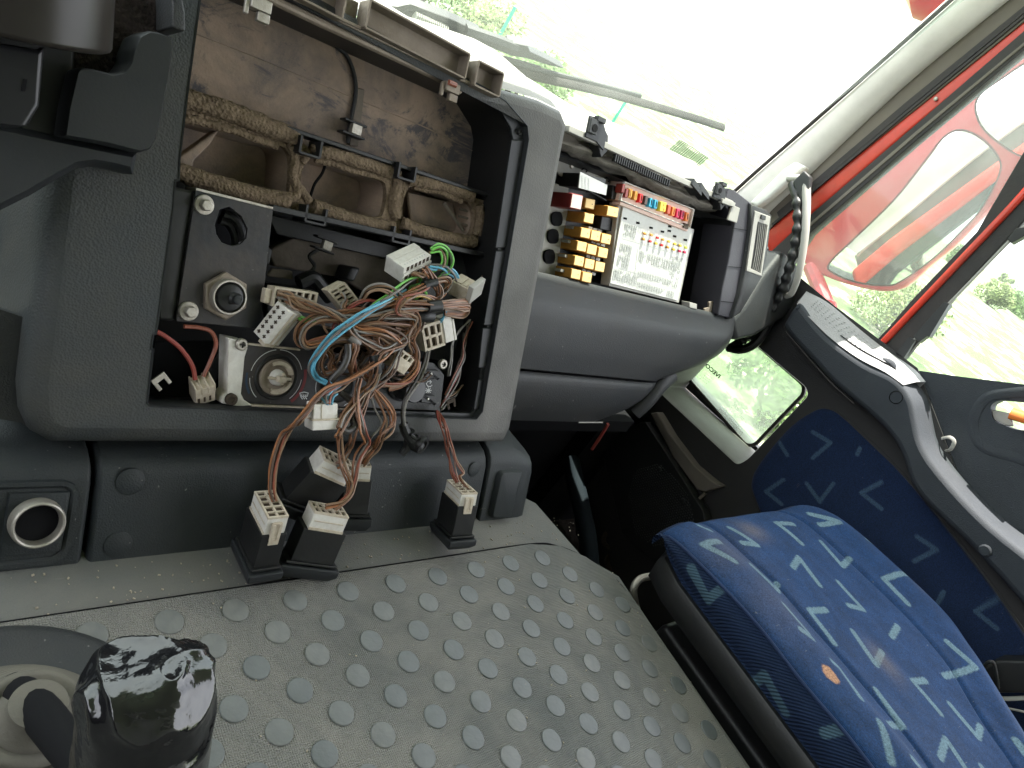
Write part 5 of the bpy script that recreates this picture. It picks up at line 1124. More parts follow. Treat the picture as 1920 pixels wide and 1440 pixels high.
for (x, y) in ((1096, 318), (1138, 336)):
    fm = MB().tube([DSH.p(x - 5, y, dB2 + .006), DSH.p(x, y - 3, dB2 + .012), DSH.p(x + 5, y + 2, dB2 + .008), DSH.p(x + 2, y + 5, dB2 + .006)], .0010, 6, 5); obj('wire_clip', fm, M['void'], fb)
blk(1158, 362, 16, 26, -.012, -.04, M['black'], 'spare_block'); blk(1142, 420, 26, 24, -.018, -.04, M['black'], 'spare_block')
# fuse tray
ft = ccw(Q([(1169, 340), (1300, 392), (1292, 428), (1161, 376)], -.004)); fm = MB().plate(DSH, ft, -.006, -.03); obj('fuse_tray', fm, M['pinkstrip'], fb, bevel=.001)
fm = MB(); fo2 = offset(ft, .0016); fm.plate(DSH, ft, -.001, -.006, holes=[fo2]); obj('tray_rim', fm, M['white'], fb, bevel=.0005)
fm = MB().plate(DSH, Q([(1163, 378), (1290, 426), (1288, 434), (1161, 384)], -.004), -.003, -.02); obj('tray_shelf', fm, M['pinkstrip'], fb, bevel=.0008)
FX = [(775, 275, 'maroon'), (806, 322, 'maroon'), (845, 322, 'amber'), (895, 345, 'amber'), (945, 370, 'red'), (995, 390, 'dark'), (1040, 412, 'blue'), (1088, 428, 'blue'), (1215, 480, 'brick'), (1258, 498, 'orange'), (1302, 514, 'crimson'), (1345, 530, 'crimson'), (1390, 548, 'orange')]
for X_, Y_, cl in FX:
    x, y = 1020 + X_ / 5.143, 300 + Y_ / 5.143; o_, q = blk(x, y, 5.6, 17, .001, -.012, M['f_' + cl], 'blade_fuse')
    if cl in ('blue', 'amber', 'orange', 'crimson', 'red'):
        m_ = MB(); c0, c1 = DSH.p(x, y - 5, .0014), DSH.p(x - 1, y + 5, .0014); m_.box((c0 + c1) / 2, (c1 - c0) / 2, DSH.ex * .0006, DSH.n * .0003); obj('fuse_bridge', m_, M['slot'] if cl != 'amber' else M['f_yellow'], o_)
o_, q = blk(1020 + 1158 / 5.143, 300 + 452 / 5.143, 11, 18, .002, -.012, M['f_yellow'], 'blade_fuse')
m_ = MB()
for s_ in (-4, 4): m_.add(MB().lathe(DSH.p(1245, 388 + s_, .0022), DSH.n, [(.0020, 0), (.0016, .0004), (.0008, .0004)], 10).v, MB().lathe(DSH.p(1245, 388 + s_, .0022), DSH.n, [(.0020, 0), (.0016, .0004), (.0008, .0004)], 10).f)
obj('fuse_window', m_, M['f_amber'], o_)
fm = MB().plate(DSH, Q([(1284, 418), (1292, 421), (1290, 430), (1282, 427)], .0), .0, -.004); obj('tray_notch', fm, M['rust'], fb)
# diagram sheet
fm = MB().plate(DSH, Q([(1160, 380), (1302, 430), (1273, 568), (1142, 536)], -.010), -.010, -.028); obj('sheet_backing', fm, M['lightgrey'], fb, bevel=.001)
fm = MB().plate(DSH, Q([(1170, 384), (1300, 430), (1272, 564), (1145, 531)], -.006), -.007, -.0095); obj('diagram_sheet', fm, M['label'], fb, bevel=.0004)
dS = -.0064
E_ = lambda X_, Y_: (1020 + X_ / 5.143, 300 + Y_ / 5.143)
for X_, Y_ in ((785, 565), (908, 607), (1035, 655), (1145, 692), (1215, 642), (1210, 685), (1262, 737), (1365, 772)):
    x, y = E_(X_, Y_); fm = MB(); fm.plate(DSH, Q([(x - 3, y - 2.6), (x + 3, y - 1.6), (x + 2.6, y + 2.4), (x - 3.2, y + 1.2)], dS), dS + .0002, dS - .0004)
    obj('sheet_slot', fm, M['void'], fb)
cols1 = ['amber', 'amber', 'red', 'amber', 'yellow', 'yellow', 'yellow', 'lime']; cols2 = ['amber', 'red', 'yellow', 'red', 'amber', 'yellow', 'crimson', 'crimson']
r1 = [(980, 710), (1045, 725), (1103, 750), (1155, 767), (1213, 786), (1270, 810), (1323, 826), (1378, 845)]; r2 = [(970, 765), (1033, 785), (1090, 805), (1145, 822), (1203, 842), (1260, 864), (1318, 880), (1365, 890)]
for (X_, Y_), cl in list(zip(r1, cols1)) + list(zip(r2, cols2)):
    x, y = E_(X_, Y_); o_, q = blk(x, y, 4.6, 4.6, dS + .003, dS, M['f_' + cl], 'mini_fuse')
# printed tables: little cells and strokes
fm = MB(); rs = random.Random(3)
def cells(x0, y0, nx, ny, dx, dy, w, h):
    for i in range(nx):
        for j in range(ny):
            if rs.random() < .12: continue
            x = x0 + i * dx - j * dy * .19; y = y0 + j * dy + i * dx * .30
            for s_ in (0, 1):
                c = DSH.p(x + (w if s_ else 0), y + h / 2, dS); fm.box(c, DSH.ex * .00045, DSH.ey * h * .0011 * .5, DSH.n * .0001)
            if rs.random() < .7: c = DSH.p(x + w / 2, y + h * .2 + .6, dS); fm.box(c, DSH.ex * w * .0012 * .45, DSH.ey * .0004, DSH.n * .0001)
            if rs.random() < .6: c = DSH.p(x + w / 2, y + h * .8 + .6, dS); fm.box(c, DSH.ex * w * .0012 * .45, DSH.ey * .0004, DSH.n * .0001)
cells(1172, 420, 5, 4, 4.6, 5.4, 3, 4); cells(1164, 456, 5, 4, 4.4, 5.2, 3, 4); cells(1160, 478, 5, 4, 4.4, 5.2, 3, 4)
cells(1152, 504, 10, 4, 4.5, 5.2, 3, 4); cells(1200, 470, 3, 4, 4.5, 5.5, 3, 4); cells(1215, 476, 13, 3, 4.7, 6.4, 3.2, 5); cells(1198, 508, 16, 2, 4.6, 6.0, 3.2, 4.4); cells(1196, 528, 15, 2, 4.6, 6, 3.2, 5)
cells(1262, 480, 4, 7, 4.6, 6.0, 3, 4)
for (a_, b2) in (((1166, 444), (1290, 480)), ((1160, 500), (1200, 512)), ((1196, 466), (1190, 520))):
    p0, p1 = DSH.p(*a_, dS), DSH.p(*b2, dS); fm.box((p0 + p1) / 2, (p1 - p0) / 2, DSH.n.cross((p1 - p0).normalized()) * .0003, DSH.n * .0001)
obj('printed_tables', fm, M['print'], fb)
# ================================================================== PASSENGER SIDE WALL, PILLAR, DOOR
Wp = lambda pts, d=0.0: WAL.ps(pts, d)
# kick window: outer opening on the wall plane, glass set back
op = ccw(rnd(Wp([(1222, 722), (1383, 873), (1402, 862), (1516, 742), (1512, 726), (1405, 636), (1385, 628), (1330, 600)]), .012, 4))
side = empty('cab_side_trim', WAL.p(1500, 900), 'dark grey plastic trim around the low side window beside the seat', 'cab side trim')
wallpoly = Wp([(1040, 560), (1300, 500), (1440, 470), (1475, 500), (1560, 570), (1720, 690), (1800, 900), (1960, 1200), (1960, 1700), (1250, 1500), (1080, 1000)])
fm = MB().plate(WAL, wallpoly, 0, -.004, holes=[op], back=True); obj('trim_panel', fm, M['wallp'], side)
zsill = WAL.p(1383, 868).z
gd = None
for k in range(1, 200):
    d = -k * .001; q = WAL.p(1403, 829, d)
    if abs(q.z - zsill) < .0015: gd = d; break
gd = gd or -.05
fm = MB(); fm.loft([[WAL.w(*a, .001) for a in op], [WAL.w(*a, -.006) for a in offset(op, .003)], [WAL.w(*a, gd - .004) for a in offset(op, .006)]]); obj('window_reveal', fm, mat('pale_grey_reveal', (.20, .195, .18), .55, dirt=(.3, .2), dirtcol=(.14, .12, .10)), side)
print('glass depth', gd)
kw = empty('low_side_window', WAL.p(1400, 740, gd), 'small rounded green tinted window low in the cab side with faint lettering', 'window')
gpoly = ccw(rnd(Wp([(1294, 712), (1400, 833), (1415, 833), (1506, 738), (1506, 722), (1408, 638), (1380, 640), (1370, 600), (1250, 640)], gd), .010, 5))
fm = MB().plate(WAL, offset(gpoly, -.006), gd + .004, gd - .004, holes=[offset(gpoly, .002)]); obj('window_seal', fm, M['seal'], kw, bevel=.001)
fm = MB().plate(WAL, gpoly, gd, gd - .003); obj('window_pane', fm, glass('green_tinted_dusty_glass', (.88, .96, .86), .30, dustcol=(.85, .9, .8)), kw)
M['mark'] = mat('dark_green_print', (.008, .012, .006), .8)
def text(s, plane, x0, y0, x1, y1, h, d, parent, mtl, mirror=False, name='lettering'):
    cu = D.curves.new(name, 'FONT'); cu.body = s; cu.size = 1; cu.extrude = .0
    o = D.objects.new(name, cu); COL.objects.link(o); o.data.materials.append(mtl)
    bpy.context.view_layer.update(); wd = o.dimensions.x
    a, b2 = plane.p(x0, y0, d), plane.p(x1, y1, d); L_ = (b2 - a).length; ux = (b2 - a).normalized(); n_ = plane.n; uy = n_.cross(ux)
    if mirror: pass
    k = L_ / wd
    sx, sy = k, h
    me = D.meshes.new_from_object(o); D.objects.remove(o)
    vs = [a + ux * v.co.x * sx + uy * v.co.y * sy * (1) for v in me.vertices]
    m_ = MB(); m_.add(vs, [tuple(p.vertices) for p in me.polygons]); return obj(name, m_, mtl, parent, fixn=False)
# lettering seen from behind (mirrored): baseline runs from right to left as seen from the cab
a = WAL.p(1346, 709, gd + .001); b2 = WAL.p(1321, 690, gd + .001)
def mtext(s, pa, pb, h, nm='lettering'):
    cu = D.curves.new(nm, 'FONT'); cu.body = s; cu.offset = .035 if s == 'IVECO' else .012; o = D.objects.new(nm, cu); COL.objects.link(o); bpy.context.view_layer.update(); wd = o.dimensions.x
    me = D.meshes.new_from_object(o); D.objects.remove(o); a, b3 = WAL.p(*pa, gd + .001), WAL.p(*pb, gd + .001)
    u_ = (b3 - a); k = u_.length / wd; u_.normalize(); up = WAL.n.cross(u_); up = up if up.z > 0 or up.dot(WAL.ey) > 0 else -up
    m_ = MB(); m_.add([a + u_ * v.co.x * k + up * v.co.y * h for v in me.vertices], [tuple(p.vertices) for p in me.polygons]); obj(nm, m_, M['mark'], kw, fixn=False)
mtext('IVECO', (1348, 710), (1322, 687), .014)
fm = MB(); rq = random.Random(5)      # the small print under the maker's name is too fine to read: short strokes
for r0 in range(4):
    for k in range(6):
        if rq.random() < .2: continue
        x = 1337 - r0 * 4.2 - k * 2.9; y = 711 + r0 * 2.6 - k * 2.3; c = WAL.p(x, y, gd + .001); e = (WAL.p(x - 3, y - 2.4, gd + .001) - c).normalized()
        fm.box(c, e * .0011, WAL.n.cross(e) * .00045, WAL.n * .0001)
obj('small_print', fm, M['mark'], kw)
# dark inner pillar between window and dash
# lower light strip (door step trim)
st_ = [WAL.uv(x, y, .03) for x, y in [(1218, 775), (1232, 772), (1262, 822), (1300, 872), (1340, 905), (1352, 912), (1322, 922), (1306, 918), (1262, 858)]]
fm = MB().plate(WAL, st_, .03, -.0); obj('step_strip', fm, M['sealgrey'], side, bevel=.004)
fm = MB().tube([WAL.p(1322, 925, .032), WAL.p(1308, 940, .032), WAL.p(1312, 962, .032), WAL.p(1330, 990, .032)], .004, 8, 5); obj('pocket_rim', fm, M['sealgrey'], side)
# perforated kick plate
kp = [WAL.uv(x, y, .05) for x, y in [(1120, 815), (1210, 790), (1320, 960), (1330, 1040), (1230, 1060), (1165, 1000), (1140, 900)]]
fm = MB().plate(WAL, kp, .05, .02); obj('kick_plate', fm, M['black'], side, bevel=.004)
pb_ = ccw(kp); dm = MB(); cnt = 0
u0, u1 = min(a[0] for a in pb_), max(a[0] for a in pb_); v0, v1 = min(a[1] for a in pb_), max(a[1] for a in pb_)
lim = ccw([WAL.uv(x, y, .05) for x, y in [(1192, 880), (1240, 870), (1290, 925), (1305, 1000), (1290, 1025), (1225, 1025), (1190, 1000), (1178, 930)]])
dimme = []
v = v0; r_ = 0
while v < v1:
    u = u0 + (.003 if r_ % 2 else 0)
    while u < u1:
        if inside((u, v), lim) and cnt < 900:
            o = WAL.w(u, v, .05); dm.lathe(o, WAL.n, [(.0022, 0), (.0014, .0012), (.0003, .0016)], 6, False); cnt += 1
        u += .0066
    v += .0058; r_ += 1
obj('dimple_field', dm, M['dashgrey'], side, kind='stuff')
for p in ((1281, 950 - 12), (1237, 880)):
    fm = MB().lathe(WAL.p(*p, .05), WAL.n, [(.006, 0), (.005, .003), (.0004, .004)], 14); obj('plate_rivet', fm, M['dashgrey'], side)

# footwell: pipe, scrap metal and hoses on the floor
tag(obj('blue_pipe', MB().tube([FLR.p(1070, 860, .24), FLR.p(1078, 900, .22), FLR.p(1092, 960, .20), FLR.p(1102, 1010, .18), FLR.p(1108, 1080, .14)], .022, 16, 5), M['pipe']), 'dull blue grey pipe running down into the dark footwell', 'pipe')
for (x, y, r, z, lb) in ((1146, 1012, .026, .10, 'round rusty ring lying in the dark footwell, uppermost'), (1158, 1055, .034, .07, 'larger rusty ring lying in the footwell below the other, by the mat corner'), (1190, 1090, .028, .06, 'rusty ring half hidden behind the seat hoop')):
    o = FLR.p(x, y, z); fm = MB().lathe(o, ray(x, y) * -1, [(r, -.006), (r, .006), (r * .6, .008), (r * .5, .0), (r * .5, -.006)], 24, False); tag(obj('metal_ring', fm, M['rust']), lb, 'metal ring')
fm = MB()
for k in range(40):
    c = FLR.p(random.uniform(1100, 1260), random.uniform(980, 1200), random.uniform(.0, .05)); q = random.uniform(0, 3); s_ = random.uniform(.006, .02)
    fm.box(c, Vector((math.cos(q), math.sin(q), .2)) * s_, Vector((-math.sin(q), math.cos(q), .1)) * s_ * .5, Vector((0, 0, 1)) * s_ * .3)
tag(obj('floor_rubbish', fm, M['rust'], bevel=.002), kind='stuff')
tag(obj('red_cable', MB().tube([DSH.p(1140, 795, -.06), DSH.p(1125, 820, -.08), DSH.p(1110, 842, -.10)], .003, 8, 5), M['w_red']), 'dark red cable hanging under the passenger dashboard', 'cable')

# ---- blue fabric inlay with V marks (attribute on a dense grid)
blue = (.012, .030, .085)
def vmark_obj(name, surf, nu, nv, marks, stains, matl, parent, wfn, key):
    m_ = MB().grid(surf, nu, nv)
    c = Vector((0, 0, 0))
    for v in m_.v: c += v
    c /= len(m_.v)
    o = D.objects.new(name, m_.mesh(name, c, 60)); COL.objects.link(o); o.data.materials.append(matl)
    o.parent = parent; o.location = c - wloc(parent)
    K = np.array([key(v) for v in m_.v]); n = len(K); A_ = np.zeros(n)
    for poly, w in marks:
        dmin = np.full(n, 9.0)
        for (p0, p1) in zip(poly[:-1], poly[1:]):
            p0 = np.array(p0); p1 = np.array(p1); d_ = p1 - p0; t_ = np.clip(((K - p0) @ d_) / max(1e-12, d_ @ d_), 0, 1)
            dd = np.linalg.norm(K - (p0 + t_[:, None] * d_), axis=1); dmin = np.minimum(dmin, dd)
        A_ = np.maximum(A_, np.clip((w - dmin) / .0012 + .5, 0, 1))
    S_ = np.zeros(n); T_ = np.zeros(n)
    for (cx, cy), r, amt, ori in stains:
        d_ = K - np.array((cx, cy)); q = np.exp(-(d_[:, 0] ** 2 / (r[0] ** 2) + d_[:, 1] ** 2 / (r[1] ** 2))) * amt
        if ori: T_ = np.maximum(T_, np.clip((q - .55 + .25 * np.array([noise.noise(Vector((float(k0) * 160, float(k1) * 160, 0))) for k0, k1 in K])) * 7, 0, 1))
        else: S_ = np.maximum(S_, q)
    for nm, arr in (('mark', A_), ('dust', S_), ('stain', T_)):
        at = o.data.attributes.new(nm, 'FLOAT', 'POINT'); at.data.foreach_set('value', arr.astype(np.float32))
    return o
fabd = attr_mat('navy_woven_fabric', (.007, .018, .056), [('mark', (.04, .075, .125))], .9, bump=[('weave', 300, .25)], sheen=.1, fine=.45, specks=.35)
fpoly = ccw(smooth2([WAL.uv(*a, .006) for a in [(1408, 900), (1425, 865), (1475, 805), (1520, 772), (1550, 766), (1585, 788), (1690, 890), (1790, 1010), (1900, 1160), (1990, 1320), (1900, 1420), (1600, 1300), (1470, 1060), (1415, 935)]], 6))
def vm(plane, d, sc, ox_, oy_, pts): return [plane.uv(ox_ + x / sc, oy_ + y / sc, d) for x, y in pts]
DV = [[(735, 870), (835, 930), (735, 1015)], [(548, 930), (592, 1000)], [(570, 1138), (472, 1205), (560, 1275)], [(700, 1158), (775, 1262), (850, 1160)], [(1120, 1152), (1008, 1212), (1120, 1300)], [(1000, 962), (985, 995)]]
marks = [(vm(WAL, .006, 3, 1280, 520, p), .0042) for p in DV]
marks += [([WAL.uv(x, y, .006) for x, y in p], .0042) for p in ([(1720, 1006), (1757, 1030), (1715, 1052)], [(1872, 1122), (1830, 1146), (1870, 1178)], [(1590, 1180), (1620, 1215), (1655, 1190)], [(1770, 1110), (1758, 1132)])]
# polygon fill by grid clipped: use a plate for the body, and a grid for the fabric face
us = [a[0] for a in fpoly]; vs_ = [a[1] for a in fpoly]
root = empty('fabric_door_inlay', WAL.w(sum(us) / len(us), min(vs_), .0), 'dark navy fabric inlay with pale V marks on the side trim behind the seat', 'fabric panel')
fm = MB().plate(WAL, offset(fpoly, -.004), .003, .0); obj('inlay_rim', fm, M['wallp'], root, bevel=.001)
def edges_u(v, poly):
    xs = []
    for i in range(len(poly)):
        a, b3 = poly[i - 1], poly[i]
        if (a[1] > v) != (b3[1] > v): xs.append(a[0] + (b3[0] - a[0]) * (v - a[1]) / (b3[1] - a[1]))
    return (min(xs), max(xs)) if xs else (None, None)
vlo, vhi = min(vs_) + .001, max(vs_) - .001
def fsurf(s_, t_):
    v = vlo + (vhi - vlo) * t_; a, b3 = edges_u(v, fpoly); a, b3 = a + .001, b3 - .001; u = a + (b3 - a) * s_
    e = min(1, min(s_, 1 - s_) * (b3 - a) / .012, (v - vlo + .001) / .012, (vhi - v + .001) / .012); e = max(0, e)
    return WAL.w(u, v, .002 + .007 * math.sqrt(e))
vmark_obj('fabric_face', fsurf, 260, 200, marks, [], fabd, root, None, lambda v: ((v - WAL.o).dot(WAL.ex), (v - WAL.o).dot(WAL.ey)))

# ---- door ledge moulding
dL = .075
led = empty('door_ledge', WAL.p(1650, 840, .03), 'curved grey door ledge with a speaker grille on its sunlit top', 'door ledge')
lp = [(1471, 619), (1476, 592), (1490, 572), (1500, 570), (1540, 618), (1580, 652), (1625, 682), (1668, 702), (1694, 722), (1712, 752), (1720, 790), (1730, 830), (1752, 868), (1800, 925), (1860, 985), (1990, 1100), (1990, 1210), (1880, 1092), (1805, 1012), (1735, 945), (1706, 905), (1694, 868), (1678, 832), (1648, 795), (1600, 752), (1560, 718), (1527, 682)]
lpu = ccw(smooth2([WAL.uv(x, y, dL) for x, y in lp], 4))
fm = MB(); fm.loft([[WAL.w(*a, .0) for a in offset(lpu, -.006)], [WAL.w(*a, dL - .018) for a in lpu], [WAL.w(*a, dL - .008) for a in offset(lpu, .0015)], [WAL.w(*a, dL - .002) for a in offset(lpu, .006)], [WAL.w(*a, dL) for a in offset(lpu, .012)]])
fm.plate(WAL, offset(lpu, .012), dL, dL - .002, back=False); obj('ledge_body', fm, M['door'], led, ang=60)
o = WAL.p(1680, 745, dL); fm = MB().lathe(o, WAL.n, [(.0125, .0005), (.0115, .0012), (.0105, -.001), (.0100, -.006), (.0005, -.007)], 24, False); obj('screw_recess', fm, M['void'], led)
o = WAL.p(1847, 1032, dL); fm = MB().lathe(o, WAL.n, [(.0105, 0), (.0105, .003), (.008, .0055), (.0004, .006)], 22); obj('screw_cap', fm, M['door'], led)
a, b3 = WAL.p(1527, 684, dL - .004), WAL.p(1562, 722, dL - .004); fm = MB().tube([WAL.p(1473, 622, dL - .006), a, b3, WAL.p(1600, 756, dL - .006)], .0016, 6, 5); obj('ledge_trim_line', fm, M['seal'], led)
# speaker top: flat plate on the ledge upper face
tp = [(1503, 556), (1515, 548), (1553, 566), (1610, 612), (1672, 660), (1712, 694), (1690, 708), (1660, 694), (1610, 668), (1560, 632), (1520, 594)]
zt_ = WAL.p(1600, 664, dL).z
# sloped ledge top: ruled surface between ledge edge (front) and glass line (back)
fr = [WAL.p(x, y, dL - .004) for x, y in [(1494, 570), (1520, 598), (1560, 636), (1610, 672), (1660, 698), (1694, 722)]]
bk = [WAL.p(x, y, .004) for x, y in [(1512, 546), (1553, 568), (1613, 618), (1660, 655), (1712, 690), (1736, 716)]]
fm = MB(); fa, fb_ = catmull(fr, 6), catmull(bk, 6); fm.loft([fa, [a * .5 + c * .5 + Vector((0, 0, .004)) for a, c in zip(fa, fb_)], fb_, [c - Vector((0, 0, .03)) for c in fb_]], False); obj('ledge_top', fm, mat('sunlit_grey_ledge_top', (.26, .26, .26), .5, bump=[('vor', 500, .3)]), led)  # sunlight on the top is painted in as a paler grey
holes = MB()
for i in range(4, len(fa) - 8):
    for j in range(5):
        t_ = .35 + .1 * j; c = fa[i] * (1 - t_) + fb_[i] * t_ + Vector((0, 0, .0028 + .0014 * (1 - abs(2 * t_ - 1)))); holes.box(c, Vector((.0014, 0, 0)), Vector((0, .0014, 0)), Vector((0, 0, .0003)))
obj('speaker_holes', holes, M['print'], led, kind='stuff')
q = [fa[12] * .75 + fb_[12] * .25, fa[16] * .72 + fb_[16] * .28, fa[20] * .66 + fb_[20] * .34, fa[24] * .66 + fb_[24] * .34]
fm = MB().tube([p + Vector((0, 0, .004)) for p in q], .0012, 6, 4); obj('grille_slit', fm, M['void'], led)
c = fa[22] * .6 + fb_[22] * .4 + Vector((0, 0, .004)); fm = MB().tube([c + Vector((-.004, .016, 0)), c + Vector((0, 0, .004)), c + Vector((.002, -.016, 0))], lambda t_: .006 * math.sin(math.pi * (.1 + .8 * t_)), 10, 5, flat=.5); obj('ledge_lever', fm, M['door'], led)

# ---- door panel right of the ledge
dp = empty('door_panel', WAL.p(1850, 900, -.01), 'dark grey inner door panel with a scooped pull handle', 'door panel')
pp = ccw([WAL.uv(x, y, -.01) for x, y in [(1690, 690), (1717, 694), (1800, 706), (1930, 722), (2010, 735), (2010, 1300), (1900, 1200), (1700, 900)]])
hh_ = ccw(rnd([WAL.uv(x, y, -.01) for x, y in [(1856, 760), (1872, 750), (1990, 760), (1990, 815), (1900, 805), (1862, 790)]], .01, 4))
fm = MB().plate(WAL, pp, -.01, -.05, holes=[hh_]); obj('panel_body', fm, M['door'], dp)
sc1 = ccw(smooth2([WAL.uv(x, y, -.008) for x, y in [(1820, 800), (1835, 755), (1875, 735), (1990, 745), (1990, 880), (1900, 860), (1840, 840)]], 5))
fm = MB(); fm.loft([[WAL.w(*a, -.0096) for a in offset(sc1, -.006)], [WAL.w(*a, -.0075) for a in offset(sc1, -.001)], [WAL.w(*a, -.0075) for a in offset(sc1, .004)], [WAL.w(*a, -.0085) for a in offset(sc1, .012)]]); obj('handle_scoop', fm, M['door'], dp, ang=60)
fm = MB().plate(WAL, [WAL.uv(x, y, -.02) for x, y in [(1852, 766), (1895, 775), (1900, 800), (1885, 798), (1856, 782)]], -.02, -.03); obj('scoop_liner', fm, M['lightgrey'], dp, bevel=.003)
fm = MB().tube([WAL.p(1895, 775, .0), WAL.p(1925, 784, .0), WAL.p(1990, 800, .0)], .012, 12, 4, flat=.7); obj('pull_handle', fm, M['orange'], dp)
fm = MB().tube([WAL.p(1766, 822, .0), WAL.p(1780, 820, .012), WAL.p(1789, 828, .014), WAL.p(1783, 842, .012), WAL.p(1774, 846, .0)], .0036, 8, 5, flat=.5); obj('coat_hook', fm, M['lightgrey'], dp)
# ---- door frame bands, glass
dr = empty('door_frame', WAL.p(1700, 600, -.01), 'red and black door frame with its rubber seals and side glass', 'door frame')
def band(nm, pts, d0, d1, mtl, par=dr, bevel=.002, label=None):
    return obj(nm, MB().plate(WAL, [WAL.uv(x, y, d0) for x, y in pts], d0, d1), M[mtl] if isinstance(mtl, str) else mtl, par, bevel=bevel, label=label)
band('grey_seal', [(1960, -30), (1960, 8), (1720, 202), (1526, 356), (1440, 432), (1432, 400), (1526, 318), (1684, 172), (1880, -2), (1920, -50)], -.012, -.03, 'sealgrey')
band('black_groove', [(1960, -22), (1960, -8), (1700, 206), (1460, 408), (1456, 398), (1700, 190)], -.010, -.014, 'seal', bevel=.001)
band('black_groove', [(1960, -6), (1960, 0), (1716, 200), (1448, 424), (1446, 419), (1710, 198)], -.009, -.014, 'seal', bevel=.001)
band('red_pillar', [(1960, -2), (1960, 30), (1720, 236), (1526, 400), (1442, 482), (1430, 440), (1526, 350), (1720, 192)], -.016, -.05, 'red', bevel=.010)
band('black_seal', [(1960, 22), (1960, 60), (1720, 262), (1520, 436), (1473, 506), (1500, 530), (1545, 575), (1600, 625), (1600, 640), (1440, 520), (1438, 478), (1526, 396), (1720, 230)], -.010, -.04, 'seal', bevel=.004)
band('seal_lip', [(1960, 46), (1960, 52), (1720, 252), (1520, 424), (1516, 420), (1716, 247)], -.008, -.012, 'sealgrey', bevel=.001)
o = WAL.p(1755, 186, -.014); fm = MB().lathe(o, WAL.n, [(.004, 0), (.004, .003), (.002, .004)], 12); obj('frame_screw', fm, M['steel'], dr)
band('black_divider', [(1960, 240), (1920, 282), (1831, 370 + 64), (1708, 563), (1665, 614), (1640, 640), (1610, 646), (1680, 690), (1700, 668), (1790, 556), (1960, 372)], -.010, -.03, 'seal', bevel=.003)
fm = MB().tube([WAL.p(1965, 306, -.008), WAL.p(1920, 362, -.008), WAL.p(1800, 490, -.008), WAL.p(1652, 646, -.008)], .0068, 12, 5); obj('red_bead', fm, M['red'], dr)
fm = MB().tube([WAL.p(1965, 385, -.01), WAL.p(1920, 425, -.01), WAL.p(1800, 548, -.01), WAL.p(1688, 665, -.01)], .0030, 8, 5); obj('glass_channel', fm, M['lightgrey'], dr)
band('channel_block', [(1780, 569), (1770, 566), (1712, 630), (1722, 642), (1738, 630), (1742, 632)], .002, -.02, 'dashgrey', bevel=.001)
band('channel_block', [(1716, 638), (1704, 632), (1678, 664), (1694, 672)], .0, -.02, 'dashgrey', bevel=.001)
band('channel_block', [(1925, 425), (1905, 428), (1888, 448), (1896, 456), (1925, 440)], .002, -.02, 'black', bevel=.001)
dg = glass('dusty_side_glass', (.93, .96, .93), .10)
fm = MB().plate(WAL, [WAL.uv(x, y, -.02) for x, y in [(1462, 500), (1526, 420), (1720, 250), (1960, 46), (1960, 260), (1680, 625), (1640, 650), (1560, 590)]], -.020, -.023); obj('front_pane', fm, dg, dr)
fm = MB().plate(WAL, [WAL.uv(x, y, -.022) for x, y in [(1680, 672), (1780, 560), (1960, 385), (2100, 300), (2100, 760), (1930, 728), (1720, 700)]], -.022, -.025); obj('rear_pane', fm, glass('side_glass_clear', (.95, .98, .95), .05), dr)
# upper door (above photo) closing piece
# ---- A pillar
pil = empty('windscreen_pillar', WAL.p(1500, 330), 'cream plastic windscreen pillar trim rising to the upper right', 'pillar')
p_out = [(1960, -150), (1794, -2), (1623, 149), (1494, 262), (1425, 322), (1378, 364)]; p_in = [(1960, -60), (1878, 4), (1684, 165), (1526, 314), (1450, 385), (1436, 400)]
A0 = [WAL.p(x, y, .03) + Vector((0, .0, 0)) for x, y in p_out]
fm = MB(); po = catmull([WAL.p(x, y, .035) for x, y in p_out], 4); pi_ = catmull([WAL.p(x, y, .0) for x, y in p_in], 4)
L_ = [[o_ + Vector((.06, .05, .0)) for o_ in po], po, [o_ * .8 + i_ * .2 + Vector((-.008, 0, .0)) for o_, i_ in zip(po, pi_)], [o_ * .35 + i_ * .65 + Vector((-.012, 0, .0)) for o_, i_ in zip(po, pi_)], [o_ * .12 + i_ * .88 + Vector((-.004, 0, 0)) for o_, i_ in zip(po, pi_)], pi_, [i_ + Vector((.04, 0, 0)) for i_ in pi_]]
fm.loft(L_, False); obj('pillar_trim', fm, M['pillar'], pil, ang=50)
fm = MB().tube([o_ + Vector((-.004, .004, .002)) for o_ in po], .0045, 8); obj('windscreen_seal', fm, M['seal'], pil)
# moulded pocket around the handle foot
fm = MB().plate(WAL, [WAL.uv(x, y, .045) for x, y in [(1468, 316), (1490, 302), (1512, 312), (1488, 332), (1476, 340), (1440, 372), (1418, 388), (1404, 380), (1440, 345)]], .045, .02); obj('handle_boss', fm, M['pillar'], pil, bevel=.006, seg=3)
# ---- grab handle
gh = empty('grab_handle', WAL.p(1440, 600, .06), 'curved grab handle with a ribbed black grip and pale grey outer face', 'grab handle')
gp = [(1486, 345, .07), (1494, 375, .085), (1496, 420, .09), (1490, 465, .09), (1478, 510, .09), (1466, 545, .085), (1446, 580, .08), (1422, 608, .075), (1402, 628, .07), (1386, 642, .06), (1370, 652, .045)]
path = catmull([WAL.p(x, y, d) for x, y, d in gp], 14)
def rb(t_):
    s_ = min(1, max(0, (t_ - .07) / .03)) * min(1, max(0, (.92 - t_) / .03)); return .0098 + .0018 * s_ * math.sin(t_ * 2 * math.pi * 19)
fm = MB().tube(path, rb, 14); obj('ribbed_grip', fm, M['black'], gh, ang=80)
go = [(1478, 334, .07), (1504, 338, .088), (1509, 365, .095), (1508, 420, .100), (1503, 468, .100), (1494, 515, .098), (1482, 548, .09), (1470, 556, .085)]
